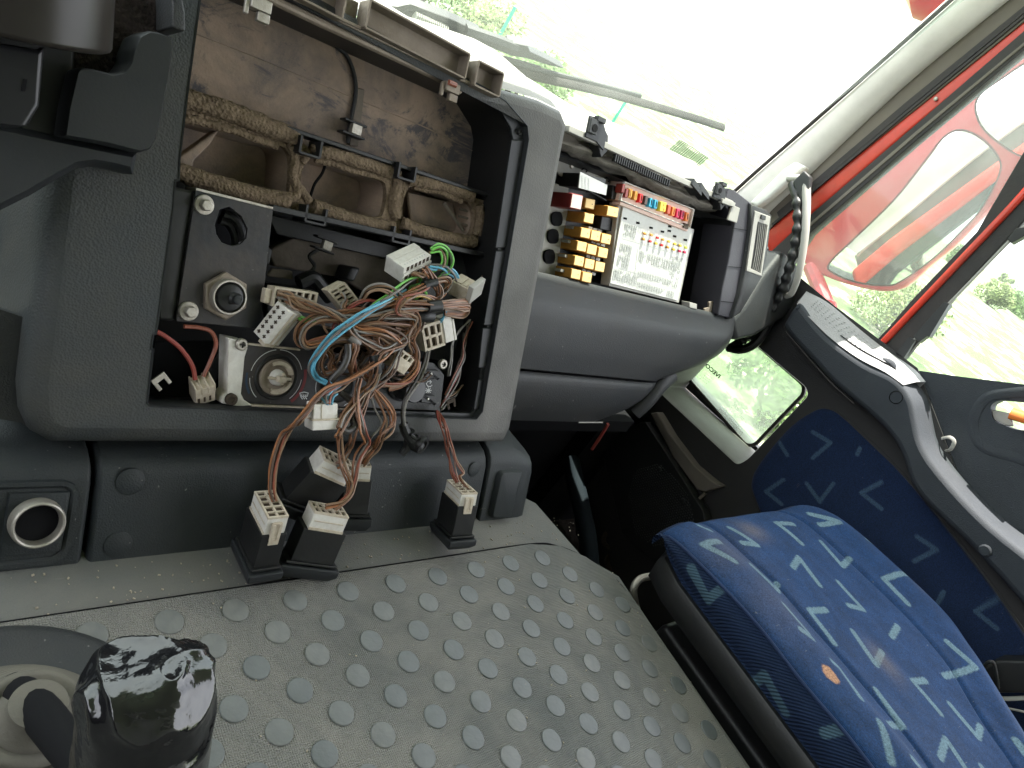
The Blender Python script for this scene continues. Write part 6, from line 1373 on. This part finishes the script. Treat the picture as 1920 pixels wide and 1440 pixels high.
path = catmull([WAL.p(x + 3, y, d - .012) for x, y, d in go], 8)
fm = MB().tube(path, lambda t_: .0100 * (1 - .4 * t_), 14, flat=.85); obj('outer_face', fm, M['lightgrey'], gh, ang=60)
fm = MB().plate(WAL, [WAL.uv(x, y, .09) for x, y in [(1484, 340), (1506, 318), (1518, 330), (1514, 365), (1500, 380), (1492, 368)]], .088, .07); obj('upper_cover', fm, M['dashgrey'], gh, bevel=.004)
fm = MB().tube([WAL.p(1366, 652, .05), WAL.p(1392, 655, .06), WAL.p(1420, 640, .055), WAL.p(1445, 600, .05)], .010, 10, 5); obj('lower_bend', fm, M['black'], gh)

# ---- mirror outside
MRX = WAL.n
mg = empty('door_mirror', WAL.p(1620, 520, -.35), 'red shelled door mirror with a large and a small glass outside the side window', 'mirror')
dM = -.30
hs = ccw(smooth2([WAL.uv(x, y, dM) for x, y in [(1500, 465), (1530, 420), (1620, 335), (1720, 245), (1830, 140), (1920, 62), (1990, 20), (2010, 120), (1960, 300), (1900, 350), (1800, 450), (1745, 495), (1695, 538), (1655, 546), (1600, 536), (1552, 520), (1515, 500)]], 5))
g1 = ccw(smooth2([WAL.uv(x, y, dM + .01) for x, y in [(1554, 494), (1600, 448), (1675, 375), (1735, 300), (1770, 256), (1800, 244), (1835, 258), (1866, 290), (1871, 323), (1840, 385), (1796, 435), (1746, 483), (1690, 523), (1661, 533), (1605, 527), (1562, 510)]], 5))
g2 = ccw(smooth2([WAL.uv(x, y, dM + .01) for x, y in [(1835, 180), (1880, 145), (1940, 110), (1990, 120), (1990, 290), (1920, 292), (1855, 250), (1832, 215)]], 5))
fm = MB(); fm.loft([[WAL.w(*a, dM - .10) for a in offset(hs, .05)], [WAL.w(*a, dM - .05) for a in offset(hs, .01)], [WAL.w(*a, dM) for a in hs], [WAL.w(*a, dM + .004) for a in offset(hs, .004)]], True, True)
fm.plate(WAL, offset(hs, .004), dM + .004, dM - .002, holes=[offset(g1, -.004), offset(g2, -.004)], back=False); obj('mirror_shell', fm, M['mirrorred'], mg, ang=60)
for g_ in (g1, g2):
    fm = MB().plate(WAL, g_, dM + .002, dM - .002); obj('mirror_glass', fm, M['mirror'], mg)
fm = MB().tube([WAL.p(1520, 500, dM - .01), WAL.p(1545, 560, dM + .02), WAL.p(1560, 600, dM + .05)], .02, 10, 4); obj('mirror_arm', fm, M['mirrorred'], mg)
fm = MB().lathe(WAL.p(1556, 575, -.06), WAL.n, [(.016, 0), (.014, .008), (.001, .012)], 18); tag(obj('red_disc', fm, M['mirrorred']), 'small red round lamp just outside the front side glass', 'disc')  # small domed red piece beyond the front side pane

# ================================================================== WINDSCREEN, WIPER, OUTSIDE
ws = empty('windscreen', WSH.p(1200, 200), 'large raked windscreen glass with dust on it', 'windscreen')
a0 = WSH.w(-1.0, -.35); fm = MB()
c0, c1 = WSH.uv(1380, 366), WSH.uv(1800, -5)
print('ws', c0, c1)
fm.plate(WSH, [(-.95, c0[1] - .30), (1.52, c0[1] - .30), (1.52, c1[1] + .5), (-.95, c1[1] + .5)], 0, -.005); obj('windscreen_pane', fm, glass('windscreen_glass', (.93, .97, .94), .035), ws)
# mesh sticker
sk = tag(obj('mesh_patch', MB(), M['print']) if False else empty('mesh_patch', WSH.p(1285, 290, .002), 'small lattice patterned sticker on the lower windscreen', 'patch'))  # thin dark lattice strips laid on the inside of the pane
fm = MB(); c4 = [(1245, 290), (1275, 262), (1328, 296), (1298, 322)]
for k in range(15):
    t_ = k / 14
    l = lambda a, b3, q: (a[0] + (b3[0] - a[0]) * q, a[1] + (b3[1] - a[1]) * q)
    for e in ((l(c4[0], c4[1], t_), l(c4[3], c4[2], t_)), (l(c4[0], c4[3], t_), l(c4[1], c4[2], t_))):
        a, b3 = WSH.p(*e[0], .002), WSH.p(*e[1], .002); fm.box((a + b3) / 2, (b3 - a) / 2, WSH.n.cross((b3 - a).normalized()) * .0007, WSH.n * .0002)
obj('lattice_strips', fm, mat('dark_lattice', (.10, .10, .08), .6), sk)
# wiper
wp = empty('windscreen_wiper', WSH.p(800, 60, -.03), 'black windscreen wiper arm and blade resting outside the windscreen', 'wiper')
V_ = lambda x, y, d=-.03: WSH.p(x, y, d)
fm = MB().plate(WSH, WSH.ps([(684, 18), (705, 8), (745, 14), (770, 8), (800, 20), (845, 36), (905, 64), (893, 66), (870, 62), (820, 52), (775, 42), (735, 44)], -.03), -.03, -.05); obj('wiper_arm_root', fm, M['black'], wp, bevel=.002)
fm = MB()
for k in range(17): fm.lathe(V_(778 + k * 3.6, 30 + k * 1.6, -.026), V_(860, 64, -.026) - V_(778, 30, -.026), [(.0065, -.001), (.0065, .001)], 10)
obj('wiper_spring', fm, M['lightgrey'], wp)
fm = MB().tube([V_(782, 70), V_(815, 60), V_(850, 64), V_(900, 76), V_(950, 88), V_(975, 92)], .0085, 8, 4, flat=.5); fm.tube([V_(870, 58), V_(930, 78), V_(965, 92)], .011, 8, 4); obj('wiper_rod', fm, M['black'], wp)
fm = MB().plate(WSH, WSH.ps([(954, 78), (990, 86), (994, 96), (1020, 108), (1058, 128), (1030, 122), (985, 108), (970, 106), (950, 98)], -.028), -.026, -.045); obj('wiper_joint', fm, M['black'], wp, bevel=.002)
bl = [(832, 92), (870, 104), (930, 122), (1000, 142), (1080, 160), (1160, 180), (1250, 206), (1310, 224), (1356, 239)]
fm = MB().tube([V_(x, y, -.022) for x, y in bl], .0085, 8, 4, flat=.6); obj('wiper_blade', fm, M['seal'], wp)
fm = MB().tube([V_(x, y - 5, -.03) for x, y in [(850, 96), (900, 106), (960, 122), (1010, 136)]], .007, 8, 4); fm.tube([V_(x, y - 6, -.03) for x, y in [(1010, 138), (1100, 160), (1200, 186)]], .005, 8, 4); obj('blade_bridge', fm, M['black'], wp)
# green posts and wires outdoors
def outp(x, y, dist):
    r = ray(x, y).normalized(); return EYE + r * dist
def gpt(x, y, z=-1.6):
    r = ray(x, y); return EYE + r * ((z - EYE.z) / r.z)
M['gpost'] = mat('green_painted_post', (.02, .30, .20), .5)
b1 = gpt(905, 128); t1 = b1 + Vector((0, 0, 1.5))
def post(base_px, top_px, label):
    b_ = gpt(*base_px); # vertical post: choose height so that the top falls at the photographed row
    best = None
    for k in range(5, 400):
        p = b_ + Vector((0, 0, k * .01)); c = RM @ (p - EYE); yy = 720 - FPX * c.y / -c.z
        if yy <= top_px[1]: best = k * .01; break
    best = best or 1.0
    m_ = MB().tube([b_, b_ + Vector((0, 0, best))], .03, 8); tag(obj('fence_post', m_, M['gpost'], bevel=0), label, 'post', 'green posts outside the windscreen'); return best
post((902, 132), (980, 14), 'left green post outside, standing behind the wiper arm joint')
post((1135, 250), (1185, 185), 'short right green post outside, below the end of the wiper blade')
M['leaf'] = mat('bush_leaves', (.07, .13, .03), .6, var=.5, dscale=2)
M['leaf2'] = mat('pale_bush_leaves', (.12, .16, .05), .6, var=.5, dscale=2)
def bush(c, r, h, label, mt='leaf', n=2600, nm='bush', cat='bush', trunk=False):
    c = Vector(c); root = empty(nm, c, label, cat, 'bushes growing on the verge outside')
    m_ = MB(); rg = random.Random(int(c.x * 97 + c.y * 31))
    cl = [(rg.uniform(-1, 1) * r * .7, rg.uniform(-1, 1) * r * .7, rg.uniform(.25, .9) * h, rg.uniform(.3, .55) * r) for _ in range(9)]
    for k in range(n):
        q = cl[k % 9]; d_ = Vector((rg.gauss(0, 1), rg.gauss(0, 1), rg.gauss(0, .8))).normalized() * q[3] * rg.uniform(.6, 1.05)
        p = c + Vector((q[0], q[1], q[2] + (1.2 if trunk else 0))) + d_; s_ = rg.uniform(.014, .034) * (1 + .05 * c.length); a = Vector((rg.gauss(0, 1), rg.gauss(0, 1), rg.gauss(0, 1))).normalized(); b3 = a.orthogonal().normalized()
        m_.add([p - a * s_, p + b3 * s_ * .5, p + a * s_, p - b3 * s_ * .5], [(0, 1, 2, 3)])
    obj('foliage', m_, M[mt], root, fixn=False)
    m_ = MB()
    for k in range(4): m_.tube([c + Vector((rg.uniform(-.1, .1), rg.uniform(-.1, .1), -.02)), c + Vector((cl[k][0] * .5, cl[k][1] * .5, cl[k][2] * .6 + (1.2 if trunk else 0)))], .03, 6)
    obj('stem', m_, M['rust'], root)
for i, (x, y, r, lb, mt) in enumerate([(1905, 560, .8, 'green bush outside the rear side glass, rightmost', 'leaf'), (1850, 540, .7, 'green bush outside the rear side glass, left of the rightmost one', 'leaf2'), (1880, 500, .7, 'farther pale bush seen above the others through the rear side glass', 'leaf2'), (1790, 470, .9, 'bush outside just beside the black window divider', 'leaf'), (1650, 590, .5, 'low tuft of green below the mirror outside the front side glass', 'leaf2'),
        (1420, 790, .45, 'green bush filling the lower half of the low side window', 'leaf'), (1480, 700, .5, 'green bush in the right of the low side window', 'leaf2'), (790, -20, .6, 'green bush outside behind the root of the wiper arm', 'leaf'), (880, 60, .5, 'green tuft outside between wiper arm and blade', 'leaf2'), (960, 160, .5, 'green tuft outside just under the wiper blade', 'leaf')]):
    g = gpt(x, y + (30 if y < 600 else 0)); bush((g.x, g.y, -1.6), r * (1.0 if 600 < y else 1.7), r * (1.3 if 600 < y else 1.9), lb, mt)
# red thing upper right outside: second mirror
am = empty('front_mirror', WSH.p(1750, 0, -.3), 'dark red rounded front mirror hanging outside above the windscreen edge', 'mirror')
fm = MB(); o = WSH.p(1760, -28, -.25); fm.lathe(o, (.2, -.6, .75), [(.002, -.07), (.05, -.06), (.075, -.03), (.08, .01), (.07, .03)], 24); obj('mirror_shell', fm, M['mirrorred'], am)
fm = MB().tube([o, o + Vector((.25, -.05, .05))], .012, 8); obj('mirror_arm', fm, M['seal'], am)

# ================================================================== SEAT
st_ = empty('passenger_seat_cushion', (1.17, .05, -.1), 'blue fabric passenger seat cushion with pale V marks, worn patches and grey plastic base', 'seat')
zs = .10
SE = Plane((0, 0, zs), (1, 0, 0), (0, 0, 1))
x0, x1 = .895, 1.435; yf, yb = .318, -.62
def zprof(s_, t_):
    """height of the cushion top over s (0 left .. 1 right) and t (0 front .. 1 rear)"""
    b_ = .012 * math.exp(-((s_ - .10) / .07) ** 2) + .012 * math.exp(-((s_ - .90) / .07) ** 2)
    g = -.006 * math.exp(-((s_ - .235) / .012) ** 2) - .006 * math.exp(-((s_ - .765) / .012) ** 2)
    return zs + b_ + g - .008 * math.sin(math.pi * s_) + .026 * (1 - math.exp(-t_ * .955 / .09)) + .006 * t_
def topsurf(s_, t_):
    y = yf + (yb - yf) * t_
    taper = .014 * math.exp(-t_ / .03)          # rounded front corners
    xa, xb = x0 + taper * .9, x1 - taper * 1.6 - .03 * math.exp(-t_ / .15) - .85 * (math.sqrt((y - .02) ** 2 + .0016) - (y - .02)) / 2
    x = xa + (xb - xa) * s_
    yb_ = y + .012 * math.sin(math.pi * s_) * math.exp(-t_ / .1)
    e = min(s_, 1 - s_) * (xb - xa); z = zprof(s_, t_)
    if e < .02: z -= .008 * (1 - math.sqrt(max(0, 1 - (1 - e / .02) ** 2)))
    f_ = (yf - y)
    if f_ < .05: z -= .014 * (1 - math.sqrt(max(0, 1 - (1 - f_ / .05) ** 2)))
    z += noise.noise(Vector((x * 9, y * 9, 0))) * .004 + noise.noise(Vector((x * 26, y * 12, 3))) * .0016
    return Vector((x, yb_, z))
SX, SY, SS = 1180, 940, 2.595
SV = [[(455, 185), (375, 195), (505, 300)], [(540, 80), (655, 180), (585, 168)], [(830, 78), (755, 70), (865, 180)], [(905, 35), (1020, 105), (950, 92)], [(610, 295), (725, 430), (738, 385)], [(820, 300), (850, 252), (945, 390)], [(960, 175), (1060, 295), (1092, 262)], [(1040, 375), (1150, 515), (1080, 497)], [(970, 515), (890, 520), (1008, 680)], [(1335, 370), (1238, 378), (1350, 502)], [(1100, 625), (1210, 785), (1242, 722)], [(1282, 655), (1308, 605)], [(1530, 695), (1650, 830), (1535, 848)], [(1450, 865), (1390, 868), (1515, 1030)], [(1205, 915), (1325, 1092), (1250, 1098)], [(1570, 980), (1700, 1145), (1712, 1090)], [(1510, 1250), (1540, 1158), (1640, 1300)], [(960, 805), (1000, 825), (1085, 985)], [(805, 650), (862, 690)], [(735, 520), (845, 655)], [(1170, 1110), (1240, 1290)], [(1465, 462), (1570, 600)], [(1720, 1290), (1780, 1380)], [(1330, 1290), (1420, 1400), (1440, 1350)], [(1850, 1180), (1900, 1260)], [(370, 88), (435, 100)], [(1150, 190), (1190, 215)]]
marks = [([SE.uv(SX + x / SS, SY + y / SS, .022) for x, y in p], .0052) for p in SV]
def su(x, y): return SE.uv(SX + x / SS, SY + y / SS, .022)
stains = [(su(640, 100), (.030, .022), .55, 0), (su(1250, 770), (.022, .03), .5, 0), (su(1400, 430), (.02, .02), .35, 0), (su(945, 868), (.010, .014), 1.3, 1), (su(720, 1180), (.0, .0), 0, 0)]
stains = [s_ for s_ in stains if s_[1][0] > 0]
stains += [(su(500, 240), (.06, .04), .25, 0), (su(700, 520), (.05, .06), .2, 0)]
sm = attr_mat('blue_woven_fabric', (.006, .028, .086), [('mark', (.095, .155, .19)), ('dust', (.12, .10, .095)), ('stain', (.36, .19, .11))], .9, bump=[('weave', 260, .3), ('noise', 40, .25)], var=.25, dscale=14, fine=.45, specks=.5)
vmark_obj('cushion_top', topsurf, 300, 460, marks, stains, sm, st_, None, lambda v: (v.x, v.y))
# side bolster face, ribbed darker twill, following the seam
def sideface(s_, t_):
    y = yf + (yb - yf) * t_; p = topsurf(0, t_); q = s_
    x = p.x - .007 * math.sin(math.pi * min(1, q * 1.2)); z = p.z - q * (p.z - .060 - .025 * math.exp(-(yf - y) / .05))
    return Vector((x, p.y if t_ > 0 else p.y, z))
SVS = [[(290, 330), (375, 482), (462, 402)], [(590, 892), (650, 850), (745, 1035)], [(985, 1010), (1015, 940)], [(945, 1132), (1060, 1110)]]
SIDE = Plane((x0 - .01, 0, 0), (0, -1, 0), (-1, 0, 0))
# the side face is only seen from the left: key = (y, z)
def sv(x, y): p = SIDE.p(SX + x / SS, SY + y / SS); return (p.y, p.z)
tw = attr_mat('navy_twill_fabric', (.006, .016, .046), [('mark', (.045, .085, .12))], .9, bump=[('twill', 110, .5)])
vmark_obj('cushion_side', sideface, 70, 460, [([sv(*q) for q in p], .0065) for p in SVS], [], tw, st_, None, lambda v: (v.y, v.z))
fm = MB().tube([topsurf(0, t_) + Vector((-.001, 0, 0)) for t_ in [i / 80 for i in range(81)]], .0022, 8); obj('piping', fm, mat('navy_piping', (.012, .025, .07), .8), st_)
for s0 in (.235, .765):
    fm = MB().tube([topsurf(s0, t_) + Vector((0, 0, .0008)) for t_ in [.02 + .97 * i / 80 for i in range(81)]], .0010, 6); obj('seam_stitch', fm, mat('seam_thread', (.03, .06, .14), .8), st_)
def frontface(s_, t_):
    p = topsurf(s_, 0); return Vector((p.x, p.y + .006 * math.sin(math.pi * t_), p.z - t_ * .02))
fm = MB().grid(frontface, 60, 12); obj('cushion_front', fm, tw, st_)
def rightface(s_, t_):
    p = topsurf(1, t_); return Vector((p.x + .012 * math.sin(math.pi * min(1, s_ * 1.2)), p.y, p.z - s_ * .06))
fm = MB().grid(rightface, 12, 90); obj('cushion_side', fm, tw, st_)
# grey plastic base tray and frame
bp0 = ccw([(x0 + .01, yb), (x1 - .01, yb), (x1 - .03, yf - .01), (x0 + .05, yf - .008), (x0 + .002, yf - .025), (x0 - .012, yf - .07), (x0 - .014, yb)])
fm = MB(); fm.loft([[Vector((a[0], a[1], .0)) for a in offset(bp0, .05)], [Vector((a[0], a[1], .028)) for a in offset(bp0, .005)], [Vector((a[0], a[1], .056)) for a in bp0], [Vector((a[0], a[1], .066)) for a in offset(bp0, .005)]], True, True, True); obj('base_tray', fm, M['black'], st_, ang=50)
fm = MB().bx(x0 + .04, x1 - .05, yb, yf - .08, -.54, -.02); obj('pedestal', fm, M['black'], st_, bevel=.01)
for xx in (x0 - .015, x0 + .03):
    fm = MB().bx(xx - .006, xx + .006, yb, yf - .07, -.10, -.085); obj('slide_rail', fm, M['steel'], st_, bevel=.002)
hoop = [SE.p(1222, 1080, -.14), SE.p(1200, 1086, -.14), SE.p(1188, 1105, -.15), SE.p(1192, 1135, -.17), SE.p(1200, 1160, -.18)]
fm = MB().tube(hoop, .0058, 10, 6); obj('adjuster_hoop', fm, M['steel'], st_)
fm = MB().tube([SE.p(1240, 1120, -.15), SE.p(1260, 1140, -.16), SE.p(1310, 1210, -.17)], .003, 8, 4); obj('release_rod', fm, M['rail'], st_)
# seat belt buckle & strap at right
bk_ = empty('seat_belt_buckle', WAL.p(1870, 1270, .05), 'black seat belt buckle with a grey strap beside the cushion', 'seat belt')
fm = MB().plate(WAL, [WAL.uv(x, y, .08) for x, y in [(1838, 1255), (1872, 1238), (1960, 1240), (1960, 1300), (1855, 1300)]], .08, .03); obj('buckle', fm, M['black'], bk_, bevel=.005)
fm = MB().tube([WAL.p(1842, 1258, .085), WAL.p(1850, 1244, .09), WAL.p(1862, 1242, .09), WAL.p(1868, 1262, .085), WAL.p(1872, 1290, .08)], .003, 8, 4); obj('buckle_guide', fm, M['plastic'], bk_)
fm = MB().tube([WAL.p(1852, 1306, .07), WAL.p(1890, 1310, .075), WAL.p(1960, 1305, .07)], .004, 8, 4, flat=.4); obj('strap', fm, M['lightgrey'], bk_)
fm = MB().tube([WAL.p(1858, 1325, .07), WAL.p(1900, 1330, .07), WAL.p(1960, 1345, .06)], .002, 6, 4); obj('release_cable', fm, M['lightgrey'], bk_)

# ================================================================== GEAR LEVER
gl = empty('gear_lever', (.02, .12, 0), 'gear lever with a knob wrapped in wrinkled glossy black plastic', 'gear lever')
kc = EYE + ray(275, 1335).normalized() * .44
ax = Vector((.10, .06, 1)).normalized()
up_img = (EYE + ray(285, 1180).normalized() * .405 - kc).normalized()
ax = up_img
a_ = ax.orthogonal().normalized(); b_ = ax.cross(a_)
prof = [(.0, .0368), (.012, .0366), (.022, .0345), (.029, .029), (.0335, .019), (.0355, .006), (.0362, -.010), (.0365, -.030), (.0358, -.052), (.033, -.070), (.027, -.084), (.019, -.092), (.013, -.096), (.010, -.105)]
pp_ = catmull([Vector((r, h, 0)) for r, h in prof], 10)
loops = []
KS = .86
for q in pp_:
    L_ = []
    for k in range(160):
        t_ = 2 * math.pi * k / 160; e = a_ * math.cos(t_) + b_ * math.sin(t_); r = max(.0002, q.x)
        top_ = max(0, min(1, (q.y - .004) / .022))
        s3 = KS; p0 = ax * q.y + e * r; n1 = noise.noise(p0 * 38 + Vector((3, 1, 7))); n2 = noise.noise(p0 * 120 + Vector((1, 9, 2)))
        ridge = (1 - min(1, abs(n1) * 2.6)) ** 2 * .0034 + abs(n2) * .0005
        low = (1 - min(1, abs(noise.noise(p0 * 22)) * 4)) ** 2 * .0016
        off_ = ridge * top_ + low * (1 - top_)
        p = kc + ax * (q.y * s3 * .97 + off_ * .8 * top_) + e * (r * s3 + off_ * min(1, r / .015))
        L_.append(p)
    loops.append(L_)
fm = MB().loft(loops, True, True, True); obj('wrapped_knob', fm, M['pbk'], gl, ang=80)
bc = COV.p(25, 1432, .02); base_c = Vector((bc.x, bc.y, 0))
bt_ = base_c + Vector((0, 0, .088)); kb = kc - ax * .075
fm = MB().tube([kb, kb * .5 + bt_ * .5 + Vector((0, 0, -.004)), bt_, bt_ * 1.25 - kb * .25 - Vector((0, 0, .006))], lambda t_: .0105 + .002 * t_, 18, 6); obj('lever_shaft', fm, M['void'], gl)
RF = (COV.p(95, 1169, .014) - base_c - Vector((0, 0, .014))).length; RG = (COV.p(70, 1258, .02) - base_c - Vector((0, 0, .02))).length; print('RF', RF, RG)
RG *= 1.12
pr_ = []
for k in range(9):
    r = RG - k * (RG - .024) / 9.0; z = .010 + k * .0085
    pr_ += [(r + .0005, z - .0045), (r + .0030, z - .002), (r + .0034, z + .0005), (r + .0020, z + .0025), (r - .0025, z + .0030), (r - .0062, z - .0004)]
pr_ += [(.0175, .084), (.0165, .094), (.012, .096)]
fm = MB().lathe(base_c + Vector((.0, .0, 0)), (0, 0, 1), pr_, 64); obj('gaiter', fm, M['boot'], gl, ang=60)
fm = MB().lathe(base_c, (0, 0, 1), [(RF, .0008), (RF, .010), (RF - .003, .014), (RF - .010, .0158), (RF * .5, .0158), (RF * .5, .006)], 72); obj('gaiter_flange', fm, M['dashgrey'], gl, ang=40)
o = COV.p(14, 1267, .016); fm = MB().lathe(o, (0, 0, 1), [(.006, -.001), (.006, .0018), (.004, .0025), (.0004, .0025)], 16); obj('flange_screw', fm, M['rust'], gl)

# ================================================================== STEERING COLUMN SHROUD, upper left
sc = empty('steering_column_shroud', CON.p(180, 200, .04), 'dark steering column shroud with a notched cover at the upper left', 'steering column')
dS2 = .045
cv = [(325, 70), (327, 90), (318, 150), (305, 215), (294, 262), (284, 280), (264, 286), (200, 270), (120, 256), (128, 200), (144, 132), (152, 126), (175, 129), (212, 138), (232, 134), (244, 118), (250, 92), (262, 66), (280, 57), (300, 60)]
q = ccw(rnd([CON.uv(x, y, dS2) for x, y in cv], .0015, 2))
fm = MB(); fm.loft([[CON.w(*a, dS2 - .05) for a in offset(q, -.001)], [CON.w(*a, dS2 - .003) for a in q], [CON.w(*a, dS2) for a in offset(q, .0015)]]); fm.plate(CON, offset(q, .0015), dS2, dS2 - .001, back=False); obj('notched_cover', fm, M['plastic'], sc, ang=40)
fm = MB().plate(CON, [CON.uv(x, y, .02) for x, y in [(305, -40), (316, -10), (324, 30), (325, 66), (300, 58), (300, 20), (296, -40)]], .045, -.0); obj('cover_edge', fm, M['dashgrey'], sc, bevel=.002)
# rough brown lined pocket behind the notch
fm = MB()
pk2 = [CON.uv(x, y, .012) for x, y in [(120, -60), (306, -60), (306, 75), (255, 160), (130, 180), (100, 100)]]
fm.plate(CON, pk2, .012, .0); obj('pocket_lining', fm, mat('dark_brown_lining', (.020, .014, .012), 1, bump=[('noise', 120, 1.0), ('noise', 30, .6)], var=.4, dscale=30), sc)
# lower fascia block below the cover: two stacked dark masses
b1_ = [CON.uv(x, y, .03) for x, y in [(-80, 190), (0, 230), (120, 256), (264, 286), (255, 328), (215, 318), (180, 312), (150, 316), (115, 335), (60, 368), (0, 398), (-80, 420)]]
q = ccw(smooth2(b1_, 2)); q = ccw(b1_)
fm = MB(); fm.loft([[CON.w(*a, -.001) for a in q], [CON.w(*a, .022) for a in q], [CON.w(*a, .03) for a in offset(q, .005)]]); fm.plate(CON, offset(q, .005), .03, .02, back=False); obj('lower_fascia', fm, M['plastic'], sc, ang=40)
# stalk with glossy body and cylinder
f2 = [CON.uv(x, y, .06) for x, y in [(-60, 75), (60, 95), (74, 88), (64, 200), (40, 240), (-60, 230)]]
fm = MB().plate(CON, f2, .075, .03); obj('stalk_block', fm, mat('satin_dark_stalk', (.014, .014, .016), .3), sc, bevel=.006, seg=3)
fm = MB().plate(CON, [CON.uv(x, y, .0755) for x, y in [(44, 148), (51, 149), (47, 172), (40, 171)]], .0757, .074); obj('stalk_slot', fm, M['void'], sc)
fm = MB().tube([CON.p(30, -80, .07), CON.p(28, 60, .06)], .055, 28, 0); obj('ignition_barrel', fm, mat('dark_brown_cylinder', (.018, .015, .013), .32), sc, ang=40, bevel=.004)
fm = MB().plate(CON, [CON.uv(x, y, .02) for x, y in [(-100, -80), (150, -80), (140, 140), (120, 262), (-100, 230)]], .02, -.0); obj('column_back', fm, M['black'], sc, bevel=.003)
